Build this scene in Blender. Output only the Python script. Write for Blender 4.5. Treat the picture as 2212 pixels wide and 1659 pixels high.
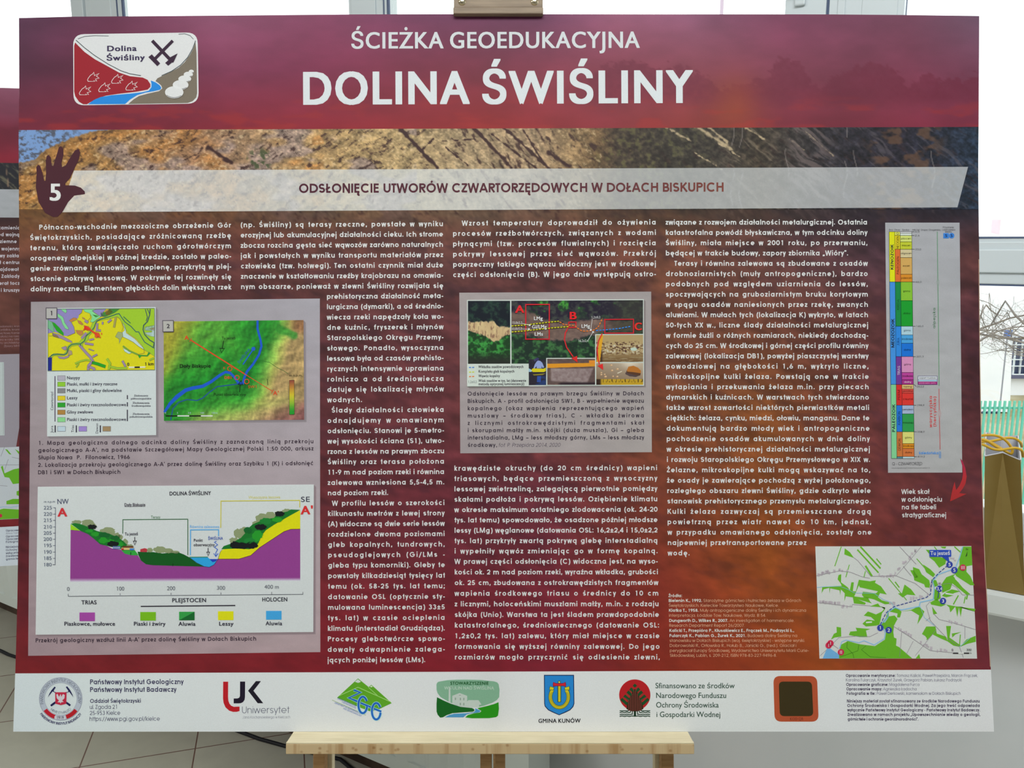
import bpy, bmesh, math, random
import numpy as np
from mathutils import Vector, Matrix

# ------------------------------------------------------------------ camera, world, lights, exposure
for _o in list(bpy.data.objects):
    bpy.data.objects.remove(_o)
SC = bpy.context.scene
COL = SC.collection
FPX, CX, CY = 1720.0, 1106.0, 829.5          # focal length and centre for a 2212 x 1659 frame
PITCH = math.radians(9.7)
CAMH = 1.4
cam_d = bpy.data.cameras.new('camera')
cam_d.sensor_width = 36.0
cam_d.lens = 36.0 * FPX / 2212.0
cam_d.clip_start = 0.05
cam_d.clip_end = 200
cam = bpy.data.objects.new('camera', cam_d)
COL.objects.link(cam)
cam.location = (0, 0, CAMH)
cam.rotation_euler = (math.radians(90) - PITCH, 0, 0)
SC.camera = cam

SC.view_settings.view_transform = 'Standard'
SC.view_settings.look = 'None'
SC.view_settings.gamma = 1.0
SC.view_settings.use_curve_mapping = False
SC.view_settings.exposure = 0.0

world = bpy.data.worlds.new('overcast_sky')
SC.world = world
world.use_nodes = True
_bg = world.node_tree.nodes['Background']
_bg.inputs[0].default_value = (0.93, 0.97, 1.0, 1)
_bg.inputs[1].default_value = 2.2

WANG = math.radians(31.0)                     # the window wall runs away to the left at this angle
EW = Vector((math.cos(WANG), -math.sin(WANG), 0))    # along the wall, to the right
NW = Vector((-math.sin(WANG), -math.cos(WANG), 0))   # out of the wall, into the room
def W(s, n, z):
    """A point s along the window wall, n into the room, z up."""
    return EW * s + NW * n + Vector((0, 0, z))

def added_fill_light(loc, target, sx, sy, power, col=(1, 1, 1)):  # area lamp added as fill, unseen and without a fixture
    d = bpy.data.lights.new('added_fill_light', 'AREA')
    d.shape = 'RECTANGLE'; d.size = sx; d.size_y = sy; d.energy = power; d.color = col
    o = bpy.data.objects.new('added_fill_light', d)
    COL.objects.link(o)
    o.location = loc
    o.rotation_euler = (Vector(target) - Vector(loc)).to_track_quat('-Z', 'Y').to_euler()
    return o
added_fill_light((0.1, -0.45, 2.9), (0.05, 0.8, 1.45), 1.9, 0.8, 57, (0.96, 1.0, 1.0))  # added lamp out of view, brightens the front of the board
added_fill_light(W(-2.6, 1.6, 2.9), W(-2.6, 1.0, 0.0), 1.6, 1.6, 66, (1.0, 0.99, 0.96))  # added lamp out of view, general fill for the room

# ------------------------------------------------------------------ helpers
_R = np.array([1.0, 0, 0])
_F = np.array([0, math.cos(PITCH), -math.sin(PITCH)])
_U = np.array([0, math.sin(PITCH), math.cos(PITCH)])
_C = np.array([0, 0, CAMH])
def ray(u, v):
    return _R * (u - CX) / FPX - _U * (v - CY) / FPX + _F
def at_depth(u, v, y):
    d = ray(u, v); return Vector(_C + d * (y / d[1]))
def at_height(u, v, z):
    d = ray(u, v); return Vector(_C + d * ((z - CAMH) / d[2]))
def on_wall(u, v, n):
    """(s, z) of the point seen at pixel (u, v) on the plane n metres in front of the wall frame's origin."""
    d = ray(u, v); nn = np.array(NW)
    p = _C + d * ((n - _C @ nn) / (d @ nn))
    return float(p @ np.array(EW)), float(p[2])

def lin(c):
    c = np.asarray(c, float) / 255.0
    return np.where(c <= 0.04045, c / 12.92, ((c + 0.055) / 1.055) ** 2.4)
# printed ink: the reflectance behind each tone seen in the photograph, given how strongly this room lights that height of the board
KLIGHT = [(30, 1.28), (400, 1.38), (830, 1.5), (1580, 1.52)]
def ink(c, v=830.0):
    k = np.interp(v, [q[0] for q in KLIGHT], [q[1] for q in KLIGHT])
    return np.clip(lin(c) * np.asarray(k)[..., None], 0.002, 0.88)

def mat(name, col, rough=0.6, spec=0.3, metal=0.0):
    m = bpy.data.materials.new(name); m.use_nodes = True
    b = m.node_tree.nodes['Principled BSDF']
    b.inputs['Base Color'].default_value = (*col, 1)
    b.inputs['Roughness'].default_value = rough
    b.inputs['Specular IOR Level'].default_value = spec
    b.inputs['Metallic'].default_value = metal
    return m
def nodes(m):
    return m.node_tree.nodes, m.node_tree.links, m.node_tree.nodes['Principled BSDF']
def noisy(m, c1, c2, scale, stretch=(1, 1, 1), detail=6, lo=0.35, hi=0.65, bump=0.0, rot=(0, 0, 0)):
    n, l, b = nodes(m)
    tc = n.new('ShaderNodeTexCoord'); mp = n.new('ShaderNodeMapping')
    mp.inputs['Scale'].default_value = stretch; mp.inputs['Rotation'].default_value = rot
    nz = n.new('ShaderNodeTexNoise'); nz.inputs['Scale'].default_value = scale; nz.inputs['Detail'].default_value = detail
    cr = n.new('ShaderNodeValToRGB')
    cr.color_ramp.elements[0].position = lo; cr.color_ramp.elements[0].color = (*c1, 1)
    cr.color_ramp.elements[1].position = hi; cr.color_ramp.elements[1].color = (*c2, 1)
    l.new(tc.outputs['Object'], mp.inputs[0]); l.new(mp.outputs[0], nz.inputs['Vector'])
    l.new(nz.outputs[0], cr.inputs[0]); l.new(cr.outputs[0], b.inputs['Base Color'])
    if bump:
        bp = n.new('ShaderNodeBump'); bp.inputs['Strength'].default_value = bump; bp.inputs['Distance'].default_value = 0.002
        l.new(nz.outputs[0], bp.inputs['Height']); l.new(bp.outputs[0], b.inputs['Normal'])
    return m

def print_material(name, translucent, rough=0.5):
    """Ink on a foam board: the colour is the printed picture's own, with window glow and shade painted into the header, a little light from behind gets through."""
    m = bpy.data.materials.new(name); m.use_nodes = True
    n, l, b = nodes(m)
    at = n.new('ShaderNodeAttribute'); at.attribute_name = 'Col'
    nz = n.new('ShaderNodeTexNoise'); nz.inputs['Scale'].default_value = 900.0; nz.inputs['Detail'].default_value = 2
    tc = n.new('ShaderNodeTexCoord'); l.new(tc.outputs['Object'], nz.inputs['Vector'])
    mr = n.new('ShaderNodeMapRange'); mr.inputs['To Min'].default_value = 0.93; mr.inputs['To Max'].default_value = 1.07
    l.new(nz.outputs[0], mr.inputs[0])
    mx = n.new('ShaderNodeMix'); mx.data_type = 'RGBA'; mx.blend_type = 'MULTIPLY'; mx.inputs[0].default_value = 1
    l.new(at.outputs['Color'], mx.inputs[6]); l.new(mr.outputs[0], mx.inputs[7])
    l.new(mx.outputs[2], b.inputs['Base Color'])
    b.inputs['Roughness'].default_value = rough; b.inputs['Specular IOR Level'].default_value = 0.25
    tr = n.new('ShaderNodeBsdfTranslucent'); l.new(mx.outputs[2], tr.inputs[0])
    ms = n.new('ShaderNodeMixShader'); ms.inputs[0].default_value = translucent
    l.new(b.outputs[0], ms.inputs[1]); l.new(tr.outputs[0], ms.inputs[2])
    l.new(ms.outputs[0], n['Material Output'].inputs['Surface'])
    return m
M_PRINT = print_material('printed_board', 0.3)

def link(o, parent=None):
    COL.objects.link(o)
    if parent is not None:
        o.parent = parent
    return o
def tag(o, label=None, cat=None, group=None, kind=None):
    if label: o['label'] = label
    if cat: o['category'] = cat
    if group: o['group'] = group
    if kind: o['kind'] = kind
    return o
def empty(name, loc=(0, 0, 0), mw=None):
    o = bpy.data.objects.new(name, None); COL.objects.link(o)
    o.empty_display_size = 0.05
    if mw is not None: o.matrix_world = mw
    else: o.location = loc
    return o

class MB:
    """Collects boxes, prisms and tubes into one mesh."""
    def __init__(s): s.v = []; s.f = []
    def add(s, vs, fs):
        k = len(s.v); s.v += [tuple(p) for p in vs]; s.f += [[i + k for i in f] for f in fs]
    def box(s, c, h, ax=None):
        c = Vector(c); ax = ax or (Vector((1, 0, 0)), Vector((0, 1, 0)), Vector((0, 0, 1)))
        P = [c + ax[0] * (h[0] * a) + ax[1] * (h[1] * b) + ax[2] * (h[2] * d) for a in (-1, 1) for b in (-1, 1) for d in (-1, 1)]
        s.add(P, [(0, 1, 3, 2), (4, 6, 7, 5), (0, 4, 5, 1), (2, 3, 7, 6), (0, 2, 6, 4), (1, 5, 7, 3)]); return s
    def wbox(s, s0, s1, n0, n1, z0, z1):
        """A box in the window wall's frame."""
        return s.box(W((s0 + s1) / 2, (n0 + n1) / 2, (z0 + z1) / 2), (abs(s1 - s0) / 2, abs(n1 - n0) / 2, abs(z1 - z0) / 2), (EW, NW, Vector((0, 0, 1))))
    def prism(s, poly, d):
        """A planar polygon of 3D points pushed along vector d."""
        n = len(poly); d = Vector(d); P = [Vector(p) for p in poly] + [Vector(p) + d for p in poly]
        s.add(P, [list(range(n))[::-1], list(range(n, 2 * n))] + [(i, (i + 1) % n, n + (i + 1) % n, n + i) for i in range(n)]); return s
    def tube(s, pts, r, seg=8, caps=True):
        pts = [Vector(p) for p in pts]; n = len(pts)
        rr = r if isinstance(r, (list, tuple)) else [r] * n
        up = Vector((0.13, 0.21, 0.97)); rings = []
        for i, p in enumerate(pts):
            t = (pts[min(i + 1, n - 1)] - pts[max(i - 1, 0)]).normalized()
            a = t.cross(up)
            if a.length < 1e-4: a = t.cross(Vector((1, 0, 0)))
            a.normalize(); b = t.cross(a)
            rings.append([p + (a * math.cos(q) + b * math.sin(q)) * rr[i] for q in [2 * math.pi * k / seg for k in range(seg)]])
        k = len(s.v)
        for ring in rings: s.v += [tuple(p) for p in ring]
        for i in range(n - 1):
            for j in range(seg):
                s.f.append([k + i * seg + j, k + i * seg + (j + 1) % seg, k + (i + 1) * seg + (j + 1) % seg, k + (i + 1) * seg + j])
        if caps:
            s.f.append([k + j for j in range(seg)][::-1]); s.f.append([k + (n - 1) * seg + j for j in range(seg)])
        return s
    def build(s, name, m, parent=None, bevel=0.0, smooth=False, inv=None, seg=2):
        me = bpy.data.meshes.new(name)
        vs = [inv @ Vector(p) for p in s.v] if inv is not None else s.v
        me.from_pydata(vs, [], s.f); me.materials.append(m)
        bm = bmesh.new(); bm.from_mesh(me); bmesh.ops.recalc_face_normals(bm, faces=bm.faces); bm.to_mesh(me); bm.free()
        if smooth: me.polygons.foreach_set('use_smooth', [True] * len(me.polygons))
        o = bpy.data.objects.new(name, me); link(o, parent)
        if bevel:
            md = o.modifiers.new('bevel', 'BEVEL'); md.width = bevel; md.segments = seg; md.limit_method = 'ANGLE'
        return o

# ------------------------------------------------------------------ noise
_rng = np.random.RandomState(7)
_TAB = _rng.rand(256, 256)
def vnoise(x, y, seed=0):
    x = np.asarray(x, float) + seed * 17.31; y = np.asarray(y, float) + seed * 9.73
    xi = np.floor(x).astype(int); yi = np.floor(y).astype(int)
    fx = x - xi; fy = y - yi; fx = fx * fx * (3 - 2 * fx); fy = fy * fy * (3 - 2 * fy)
    g = lambda a, b: _TAB[a % 256, b % 256]
    return (g(xi, yi) * (1 - fx) + g(xi + 1, yi) * fx) * (1 - fy) + (g(xi, yi + 1) * (1 - fx) + g(xi + 1, yi + 1) * fx) * fy
def fbm(x, y, octv=4, seed=0):
    t = 0; a = 0.5; s = 0
    for k in range(octv):
        t = t + a * vnoise(np.asarray(x) * 2 ** k, np.asarray(y) * 2 ** k, seed + k); s += a; a *= 0.55
    return t / s
def mixc(a, b, t):
    t = np.clip(t, 0, 1)[..., None]; return np.asarray(a) * (1 - t) + np.asarray(b) * t
def sstep(a, b, x):
    t = np.clip((x - a) / (b - a), 0, 1); return t * t * (3 - 2 * t)
def ramp(x, stops):
    xs = [s[0] for s in stops]
    return np.stack([np.interp(x, xs, [s[1][k] for s in stops]) for k in range(3)], -1)

# ------------------------------------------------------------------ board planes: pixel -> flat coordinates on the board
class Plane:
    """A board's face; maps where the photograph shows a mark to where it is printed on that board."""
    def __init__(s, P0, N, O):
        s.N = np.array(N) / np.linalg.norm(N); s.P0 = np.array(P0)
        ex = np.cross(np.array([0, 0, 1.0]), s.N); s.ex = ex / np.linalg.norm(ex); s.ey = np.cross(s.N, s.ex)
        s.O = np.array(O)
        s.mw = Matrix([[*(s.ex[i], s.ey[i], s.N[i], s.O[i])] for i in range(3)] + [[0, 0, 0, 1]])
    def local(s, uv):
        uv = np.asarray(uv, float)
        d = _R[None] * ((uv[:, :1] - CX) / FPX) - _U[None] * ((uv[:, 1:2] - CY) / FPX) + _F[None]
        t = ((s.P0 - _C) @ s.N) / (d @ s.N)
        P = _C[None] + d * t[:, None] - s.O[None]
        return np.stack([P @ s.ex, P @ s.ey], -1)

# ------------------------------------------------------------------ lettering: a geometric stroke alphabet
CAP, XH, ASC, DES = 0.72, 0.54, 0.755, -0.2
def arc(cx, cy, rx, ry, a0, a1, n=None):
    n = n or max(3, int(abs(a1 - a0) / 18))
    return [(cx + rx * math.cos(math.radians(a)), cy + ry * math.sin(math.radians(a))) for a in np.linspace(a0, a1, n + 1)]
def strip(pts, w, closed=False, limit=1.5):
    P = np.asarray(pts, float)
    keep = np.r_[True, np.linalg.norm(np.diff(P, axis=0), axis=1) > 1e-6]
    if np.ndim(w) and len(w) == len(P): w = np.asarray(w)[keep]
    P = P[keep]
    if closed and np.allclose(P[0], P[-1]): P = P[:-1]
    n = len(P)
    d = np.roll(P, -1, 0) - P
    if not closed: d[-1] = d[-2]
    d /= np.maximum(np.linalg.norm(d, axis=1, keepdims=True), 1e-9)
    dp = np.roll(d, 1, 0)
    if not closed: dp[0] = d[0]
    nn = np.stack([-(d[:, 1] + dp[:, 1]), d[:, 0] + dp[:, 0]], -1)
    L = np.maximum(np.linalg.norm(nn, axis=1, keepdims=True), 1e-6); nn /= L
    nd = np.stack([-d[:, 1], d[:, 0]], -1)
    k = np.clip(1 / np.maximum((nn * nd).sum(1), 0.3), 1, limit)[:, None]
    hw = np.broadcast_to(np.asarray(w, float) / 2, (n,))[:, None]
    V = np.concatenate([P + nn * k * hw, P - nn * k * hw])
    i = np.arange(n if closed else n - 1); j = (i + 1) % n
    return V, np.stack([i, j, j + n, i + n], -1)

def stroke_glyph(ch, w):
    """Strokes and advance of one letter at weight w, in ems."""
    h = w / 2; r = XH / 2 - h; s = 0.05 + h; cy = XH / 2; S = []; dots = []
    base = {'ą': 'a', 'ę': 'e', 'ć': 'c', 'ł': 'l', 'ń': 'n', 'ó': 'o', 'ś': 's', 'ź': 'z', 'ż': 'z', 'Ą': 'A', 'Ę': 'E', 'Ć': 'C', 'Ł': 'L', 'Ń': 'N',
            'Ó': 'O', 'Ś': 'S', 'Ź': 'Z', 'Ż': 'Z'}.get(ch, ch)
    c = base; adv = None
    if c == ' ': return [], [], 0.27
    if c in 'oabdpqg':
        S.append(arc(s + r, cy, r, r, 0, 360, 22)); adv = 2 * (s + r)
        if c == 'a': S.append([(s + 2 * r, XH), (s + 2 * r, 0)]); adv += 0.03
        if c == 'd': S.append([(s + 2 * r, ASC), (s + 2 * r, 0)]); adv += 0.03
        if c == 'b': S.append([(s, ASC), (s, 0)])
        if c == 'p': S.append([(s, XH), (s, DES)])
        if c == 'q': S.append([(s + 2 * r, XH), (s + 2 * r, DES)]); adv += 0.03
        if c == 'g': S.append([(s + 2 * r, XH), (s + 2 * r, 0.0)] + arc(s + r, 0.0, r, 0.2 - h, 0, -150)); adv += 0.03
    elif c == 'c': S.append(arc(s + r, cy, r, r, 48, 312)); adv = 2 * r + s + h + 0.0
    elif c == 'e': S.append(arc(s + r, cy, r, r, 0, 318)); S.append([(s, cy - 0.01), (s + 2 * r + h * 0.9, cy - 0.01)]); adv = 2 * (s + r) - 0.01
    elif c == 'f': S.append(arc(s + 0.19, ASC - h - 0.13, 0.13, 0.13, 80, 180) + [(s + 0.06, 0)]); S.append([(s - h, XH - h), (s + 0.2, XH - h)]); adv = 0.31 + h
    elif c in 'hn':
        q = 0.185; S.append([(s, ASC if c == 'h' else XH), (s, 0)]); S.append([(s, XH - h - q)] + arc(s + q, XH - h - q, q, q, 180, 0) + [(s + 2 * q, 0)]); adv = 2 * (s + q)
    elif c == 'm':
        q = 0.165; S.append([(s, XH), (s, 0)])
        for k in (0, 1): S.append([(s + 2 * q * k, XH - h - q)] + arc(s + q + 2 * q * k, XH - h - q, q, q, 180, 0) + [(s + 2 * q * (k + 1), 0)])
        adv = 2 * s + 4 * q
    elif c == 'u':
        q = 0.18; S.append([(s, XH), (s, h + q)] + arc(s + q, h + q, q, q, 180, 360) + [(s + 2 * q, XH)]); S.append([(s + 2 * q, h + q), (s + 2 * q, 0)]); adv = 2 * (s + q)
    elif c == 'r': S.append([(s, XH), (s, 0)]); S.append([(s, XH - h - 0.17)] + arc(s + 0.17, XH - h - 0.17, 0.17, 0.17, 180, 70)); adv = s + 0.25
    elif c == 'i': S.append([(s, XH), (s, 0)]); dots.append((s, 0.70, h * 1.25)); adv = 2 * s
    elif c == 'j': S.append([(s, XH), (s, DES + 0.08)] + arc(s - 0.08, DES + 0.08, 0.08, 0.08 + h * .3, 0, -90)); dots.append((s, 0.70, h * 1.25)); adv = 2 * s
    elif c == 'l': S.append([(s, ASC), (s, 0)]); adv = 2 * s
    elif c == 'k': S.append([(s, ASC), (s, 0)]); S.append([(s, 0.21), (s + 0.29, XH)]); S.append([(s + 0.08, 0.27), (s + 0.31, 0)]); adv = s + 0.37
    elif c == 't': S.append([(s + 0.07, XH + 0.17), (s + 0.07, 0)]); S.append([(s - h - 0.01, XH - h), (s + 0.18, XH - h)]); adv = 0.25 + h
    elif c == 's':
        q = (XH / 2 - h) / 2; a = 0.135; S.append(arc(s + a, cy + q, a, q, 25, 270) + arc(s + a + 0.01, cy - q, a, q, 90, -160)[1:]); adv = 2 * (s + a)
    elif c == 'v': S.append([(h, XH), (0.23, 0.0), (0.46 - h, XH)]); adv = 0.46
    elif c == 'w': S.append([(h, XH), (0.19, 0.0), (0.35, XH * .97), (0.51, 0.0), (0.70 - h, XH)]); adv = 0.70
    elif c == 'x': S.append([(h, XH), (0.43 - h, 0)]); S.append([(0.43 - h, XH), (h, 0)]); adv = 0.44
    elif c == 'y': S.append([(h, XH), (0.235, 0.02)]); S.append([(0.46 - h, XH), (0.15, DES)]); adv = 0.46
    elif c == 'z': S.append([(0.04, XH - h), (0.36, XH - h), (0.08, h), (0.40, h)]); adv = 0.43
    elif c == 'O' or c == 'Q' or c == 'G' or c == 'C':
        R = CAP / 2 - h + 0.01; q = CAP / 2
        if c == 'O' or c == 'Q': S.append(arc(s + R, q, R, R, 0, 360, 26)); adv = 2 * (s + R)
        elif c == 'C': S.append(arc(s + R, q, R, R, 45, 315)); adv = 1.75 * R + 2 * s
        else: S.append(arc(s + R, q, R, R, 42, 360)); S.append([(s + R, q), (s + 2 * R + h, q)]); adv = 2 * (s + R)
        if c == 'Q': S.append([(s + R * 1.1, 0.22), (s + 2 * R, 0.0)])
    elif c == 'A': S.append([(h, 0), (0.35, CAP)]); S.append([(0.35, CAP), (0.70 - h, 0)]); S.append([(0.17, 0.22), (0.53, 0.22)]); adv = 0.70
    elif c == 'B':
        S.append([(s, 0), (s, CAP)]); S.append([(s, CAP - h), (s + .15, CAP - h)] + arc(s + .18, .54 - h * .5, .14, .18 - h * .5, 90, -90) + [(s, .36)]); S.append([(s, .36), (s + .2, .36)] + arc(s + .22, .18 + h * .5, .15, .18 - h * .5, 90, -90) + [(s, h)]); adv = s + .44
    elif c == 'D': S.append([(s, 0), (s, CAP)]); S.append([(s, CAP - h), (s + .18, CAP - h)] + arc(s + .18, CAP / 2, .33, CAP / 2 - h, 90, -90) + [(s, h)]); adv = s + .59
    elif c == 'E' or c == 'F':
        S.append([(s, 0), (s, CAP)]); S.append([(s, CAP - h), (s + .33, CAP - h)]); S.append([(s, CAP / 2 + .02), (s + .31, CAP / 2 + .02)])
        if c == 'E': S.append([(s, h), (s + .33, h)])
        adv = s + .39
    elif c == 'H': S.append([(s, 0), (s, CAP)]); S.append([(s + .42, 0), (s + .42, CAP)]); S.append([(s, CAP / 2 + .02), (s + .42, CAP / 2 + .02)]); adv = 2 * s + .42
    elif c == 'I': S.append([(s, 0), (s, CAP)]); adv = 2 * s
    elif c == 'J': S.append([(s + .25, CAP), (s + .25, .14)] + arc(s + .11, .15, .14, .15 - h, 0, -170)); adv = 2 * s + .25
    elif c == 'K': S.append([(s, 0), (s, CAP)]); S.append([(s, .28), (s + .40, CAP)]); S.append([(s + .13, .40), (s + .44, 0)]); adv = s + .49
    elif c == 'L': S.append([(s, CAP), (s, 0)]); S.append([(s, h), (s + .29, h)]); adv = s + .33
    elif c == 'M': S.append([(s, 0), (s + .03, CAP), (s + .32, .04), (s + .61, CAP), (s + .64, 0)]); adv = 2 * s + .64
    elif c == 'N': S.append([(s, 0), (s, CAP), (s + .44, 0), (s + .44, CAP)]); adv = 2 * s + .44
    elif c == 'P' or c == 'R':
        S.append([(s, 0), (s, CAP)]); S.append([(s, CAP - h), (s + .18, CAP - h)] + arc(s + .2, .515, .16, .205 - h, 90, -90) + [(s, .31 + h)]); adv = s + .44
        if c == 'R': S.append([(s + .14, .33), (s + .37, 0)])
    elif c == 'S':
        q = (CAP / 2 - h) / 2; a = 0.165; S.append(arc(s + a, CAP / 2 + q, a, q, 25, 270) + arc(s + a + .01, CAP / 2 - q, a + .01, q, 90, -160)[1:]); adv = 2 * (s + a) + .01
    elif c == 'T': S.append([(.2, CAP), (.2, 0)]); S.append([(.01, CAP - h), (.40, CAP - h)]); adv = .41
    elif c == 'U': S.append([(s, CAP), (s, .2 + h)] + arc(s + .205, .2 + h, .205, .2, 180, 360) + [(s + .41, CAP)]); adv = 2 * s + .41
    elif c == 'V': S.append([(h, CAP), (.33, 0), (.66 - h, CAP)]); adv = .66
    elif c == 'W': S.append([(h, CAP), (.25, 0), (.455, CAP * .97), (.66, 0), (.91 - h, CAP)]); adv = .91
    elif c == 'X': S.append([(h, CAP), (.57 - h, 0)]); S.append([(.57 - h, CAP), (h, 0)]); adv = .58
    elif c == 'Y': S.append([(h, CAP), (.29, .30)]); S.append([(.58 - h, CAP), (.29, .30), (.29, 0)]); adv = .58
    elif c == 'Z': S.append([(.04, CAP - h), (.43, CAP - h), (.07, h), (.47, h)]); adv = .5
    elif c == '0': S.append(arc(.277, CAP / 2, .22 - h * .3, CAP / 2 - h, 0, 360, 24)); adv = .554
    elif c == '1': S.append([(.14, CAP - h * 1.6), (.29, CAP - h * 1.2)]); S.append([(.29, CAP), (.29, 0)]); adv = .554
    elif c == '2': S.append(arc(.27, CAP - h - .19, .18, .19, 170, -35) + [(.08, h), (.49, h)]); adv = .554
    elif c == '3': S.append(arc(.26, .55 - h * .3, .15, .17 - h * .7, 160, -90)); S.append(arc(.26, .20 + h * .2, .18, .2 - h * .8, 90, -160)); adv = .554
    elif c == '4': S.append([(.38, 0), (.38, CAP - .02), (.05, .2), (.52, .2)]); adv = .554
    elif c == '5': S.append([(.44, CAP - h), (.18, CAP - h), (.125, .40)] + arc(.25, .225, .19, .225 - h, 125, -150)); adv = .554
    elif c == '6': S.append(arc(.277, .225, .19, .225 - h, 0, 360, 22)); S.append([(.11, .29), (.34, CAP)]); adv = .554
    elif c == '9': S.append(arc(.277, CAP - .225, .19, .225 - h, 0, 360, 22)); S.append([(.445, CAP - .29), (.22, 0)]); adv = .554
    elif c == '7': S.append([(.06, CAP - h), (.46, CAP - h), (.19, 0)]); adv = .554
    elif c == '8': S.append(arc(.277, .545 - h * .3, .14, .165 - h * .6, 0, 360, 20)); S.append(arc(.277, .2, .18, .2 - h, 0, 360, 20)); adv = .554
    elif c == '.': dots.append((s, h * 1.15, h * 1.2)); adv = 2 * s + .01
    elif c == ',': S.append([(s + .03, w * 1.1), (s - .03, -.09)]); adv = 2 * s + .01
    elif c == ':': dots += [(s, h * 1.15, h * 1.2), (s, XH - h, h * 1.2)]; adv = 2 * s + .01
    elif c == ';': S.append([(s + .03, w * 1.1), (s - .03, -.09)]); dots.append((s + .02, XH - h, h * 1.2)); adv = 2 * s + .01
    elif c == '-': S.append([(.04, .26), (.27, .26)]); adv = .31
    elif c == '–': S.append([(.03, .26), (.47, .26)]); adv = .5
    elif c == '(': S.append(arc(s + .24, .28, .22, .46, 110, 250)); adv = s + .22
    elif c == ')': S.append(arc(s - .08, .28, .22, .46, 70, -70)); adv = s + .22
    elif c == '/': S.append([(.04, -.1), (.36, CAP)]); adv = .4
    elif c == '±': S.append([(.05, .36), (.5, .36)]); S.append([(.275, .14), (.275, .58)]); S.append([(.05, h), (.5, h)]); adv = .56
    elif c == '„': S += [[(.11, w * .9), (.06, -.11)], [(.25, w * .9), (.20, -.11)]]; adv = .33
    elif c in '”"': S += [[(.10, CAP + .03), (.07, .55)], [(.24, CAP + .03), (.21, .55)]]; adv = .32
    elif c in "'’": S += [[(.10, CAP + .02), (.07, .54)]]; adv = .18
    elif c == '?': S.append(arc(.22, .53, .15, .17, 170, -60) + [(.22, .3), (.22, .2)]); dots.append((.22, h, h * 1.2)); adv = .45
    else: S.append([(.1, 0), (.1, XH)]); adv = .2
    up = CAP if ch.isupper() else XH
    mid = adv / 2
    if ch in 'ćńóśźĆŃÓŚŹ': S.append([(mid - .01, up + .06), (mid + .10, up + .19)])
    if ch in 'żŻ': dots.append((mid, up + .13, h * 1.3))
    if ch in 'ąęĄĘ':
        x = adv - s - (.03 if ch == 'ą' else 0) + .0
        if ch == 'ę': x = s + r * 1.35
        S.append([(x, .02), (x - .06, -.07), (x - .055, -.14), (x + .0, -.18), (x + .07, -.165)])
    if ch == 'ł': S.append([(s - .13, .30), (s + .13, .46)])
    if ch == 'Ł': S.append([(s - .1, .25), (s + .22, .45)])
    return S, dots, adv

_GC = {}
def glyph(ch, font):
    """(verts with a hair of height per stroke, faces by size, advance) of a letter; fonts are ('s', weight) strokes or ('b', boldness) outlines."""
    key = (ch, font)
    if key in _GC: return _GC[key]
    if font[0] == 's':
        S, dots, adv = stroke_glyph(ch, font[1]); V = []; Q = []; T = []; n = 0; lift = 0
        S2 = []
        for p in S:                                  # sharp corners are two butted strokes
            p = [np.array(a) for a in p]; cur = [p[0]]
            for i in range(1, len(p) - 1):
                cur.append(p[i]); d0 = p[i] - p[i - 1]; d1 = p[i + 1] - p[i]
                cs = float(d0 @ d1 / max(np.linalg.norm(d0) * np.linalg.norm(d1), 1e-9))
                if cs < .55 and np.linalg.norm(d0) > .06 and np.linalg.norm(d1) > .06:
                    e = font[1] * .38; cur[-1] = p[i] + d0 / np.linalg.norm(d0) * e * .5; S2.append(cur); cur = [p[i] - d1 / np.linalg.norm(d1) * e * .5]
            cur.append(p[-1]); S2.append(cur)
        for p in S2:
            cl = len(p) > 8 and abs(p[0][0] - p[-1][0]) < 1e-6 and abs(p[0][1] - p[-1][1]) < 1e-6
            v, q = strip(p, font[1], cl, 1.3); V.append(np.c_[v, np.full(len(v), lift)]); Q.append(q + n); n += len(v); lift += .16
        for x, y, rr in dots:
            a = np.linspace(0, 2 * np.pi, 9)[:-1]; v = np.stack([x + rr * np.cos(a), y + rr * np.sin(a), 0 * a + lift], -1)
            V.append(v); T.append(np.array([[n, n + i, n + i + 1] for i in range(1, 7)])); n += 8
        g = (np.concatenate(V) if V else np.zeros((0, 3)), np.concatenate(Q) if Q else np.zeros((0, 4), int), np.concatenate(T) if T else np.zeros((0, 3), int), adv)
    else:
        g = outline_glyph(ch, font[1])
    _GC[key] = g
    return g

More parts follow.
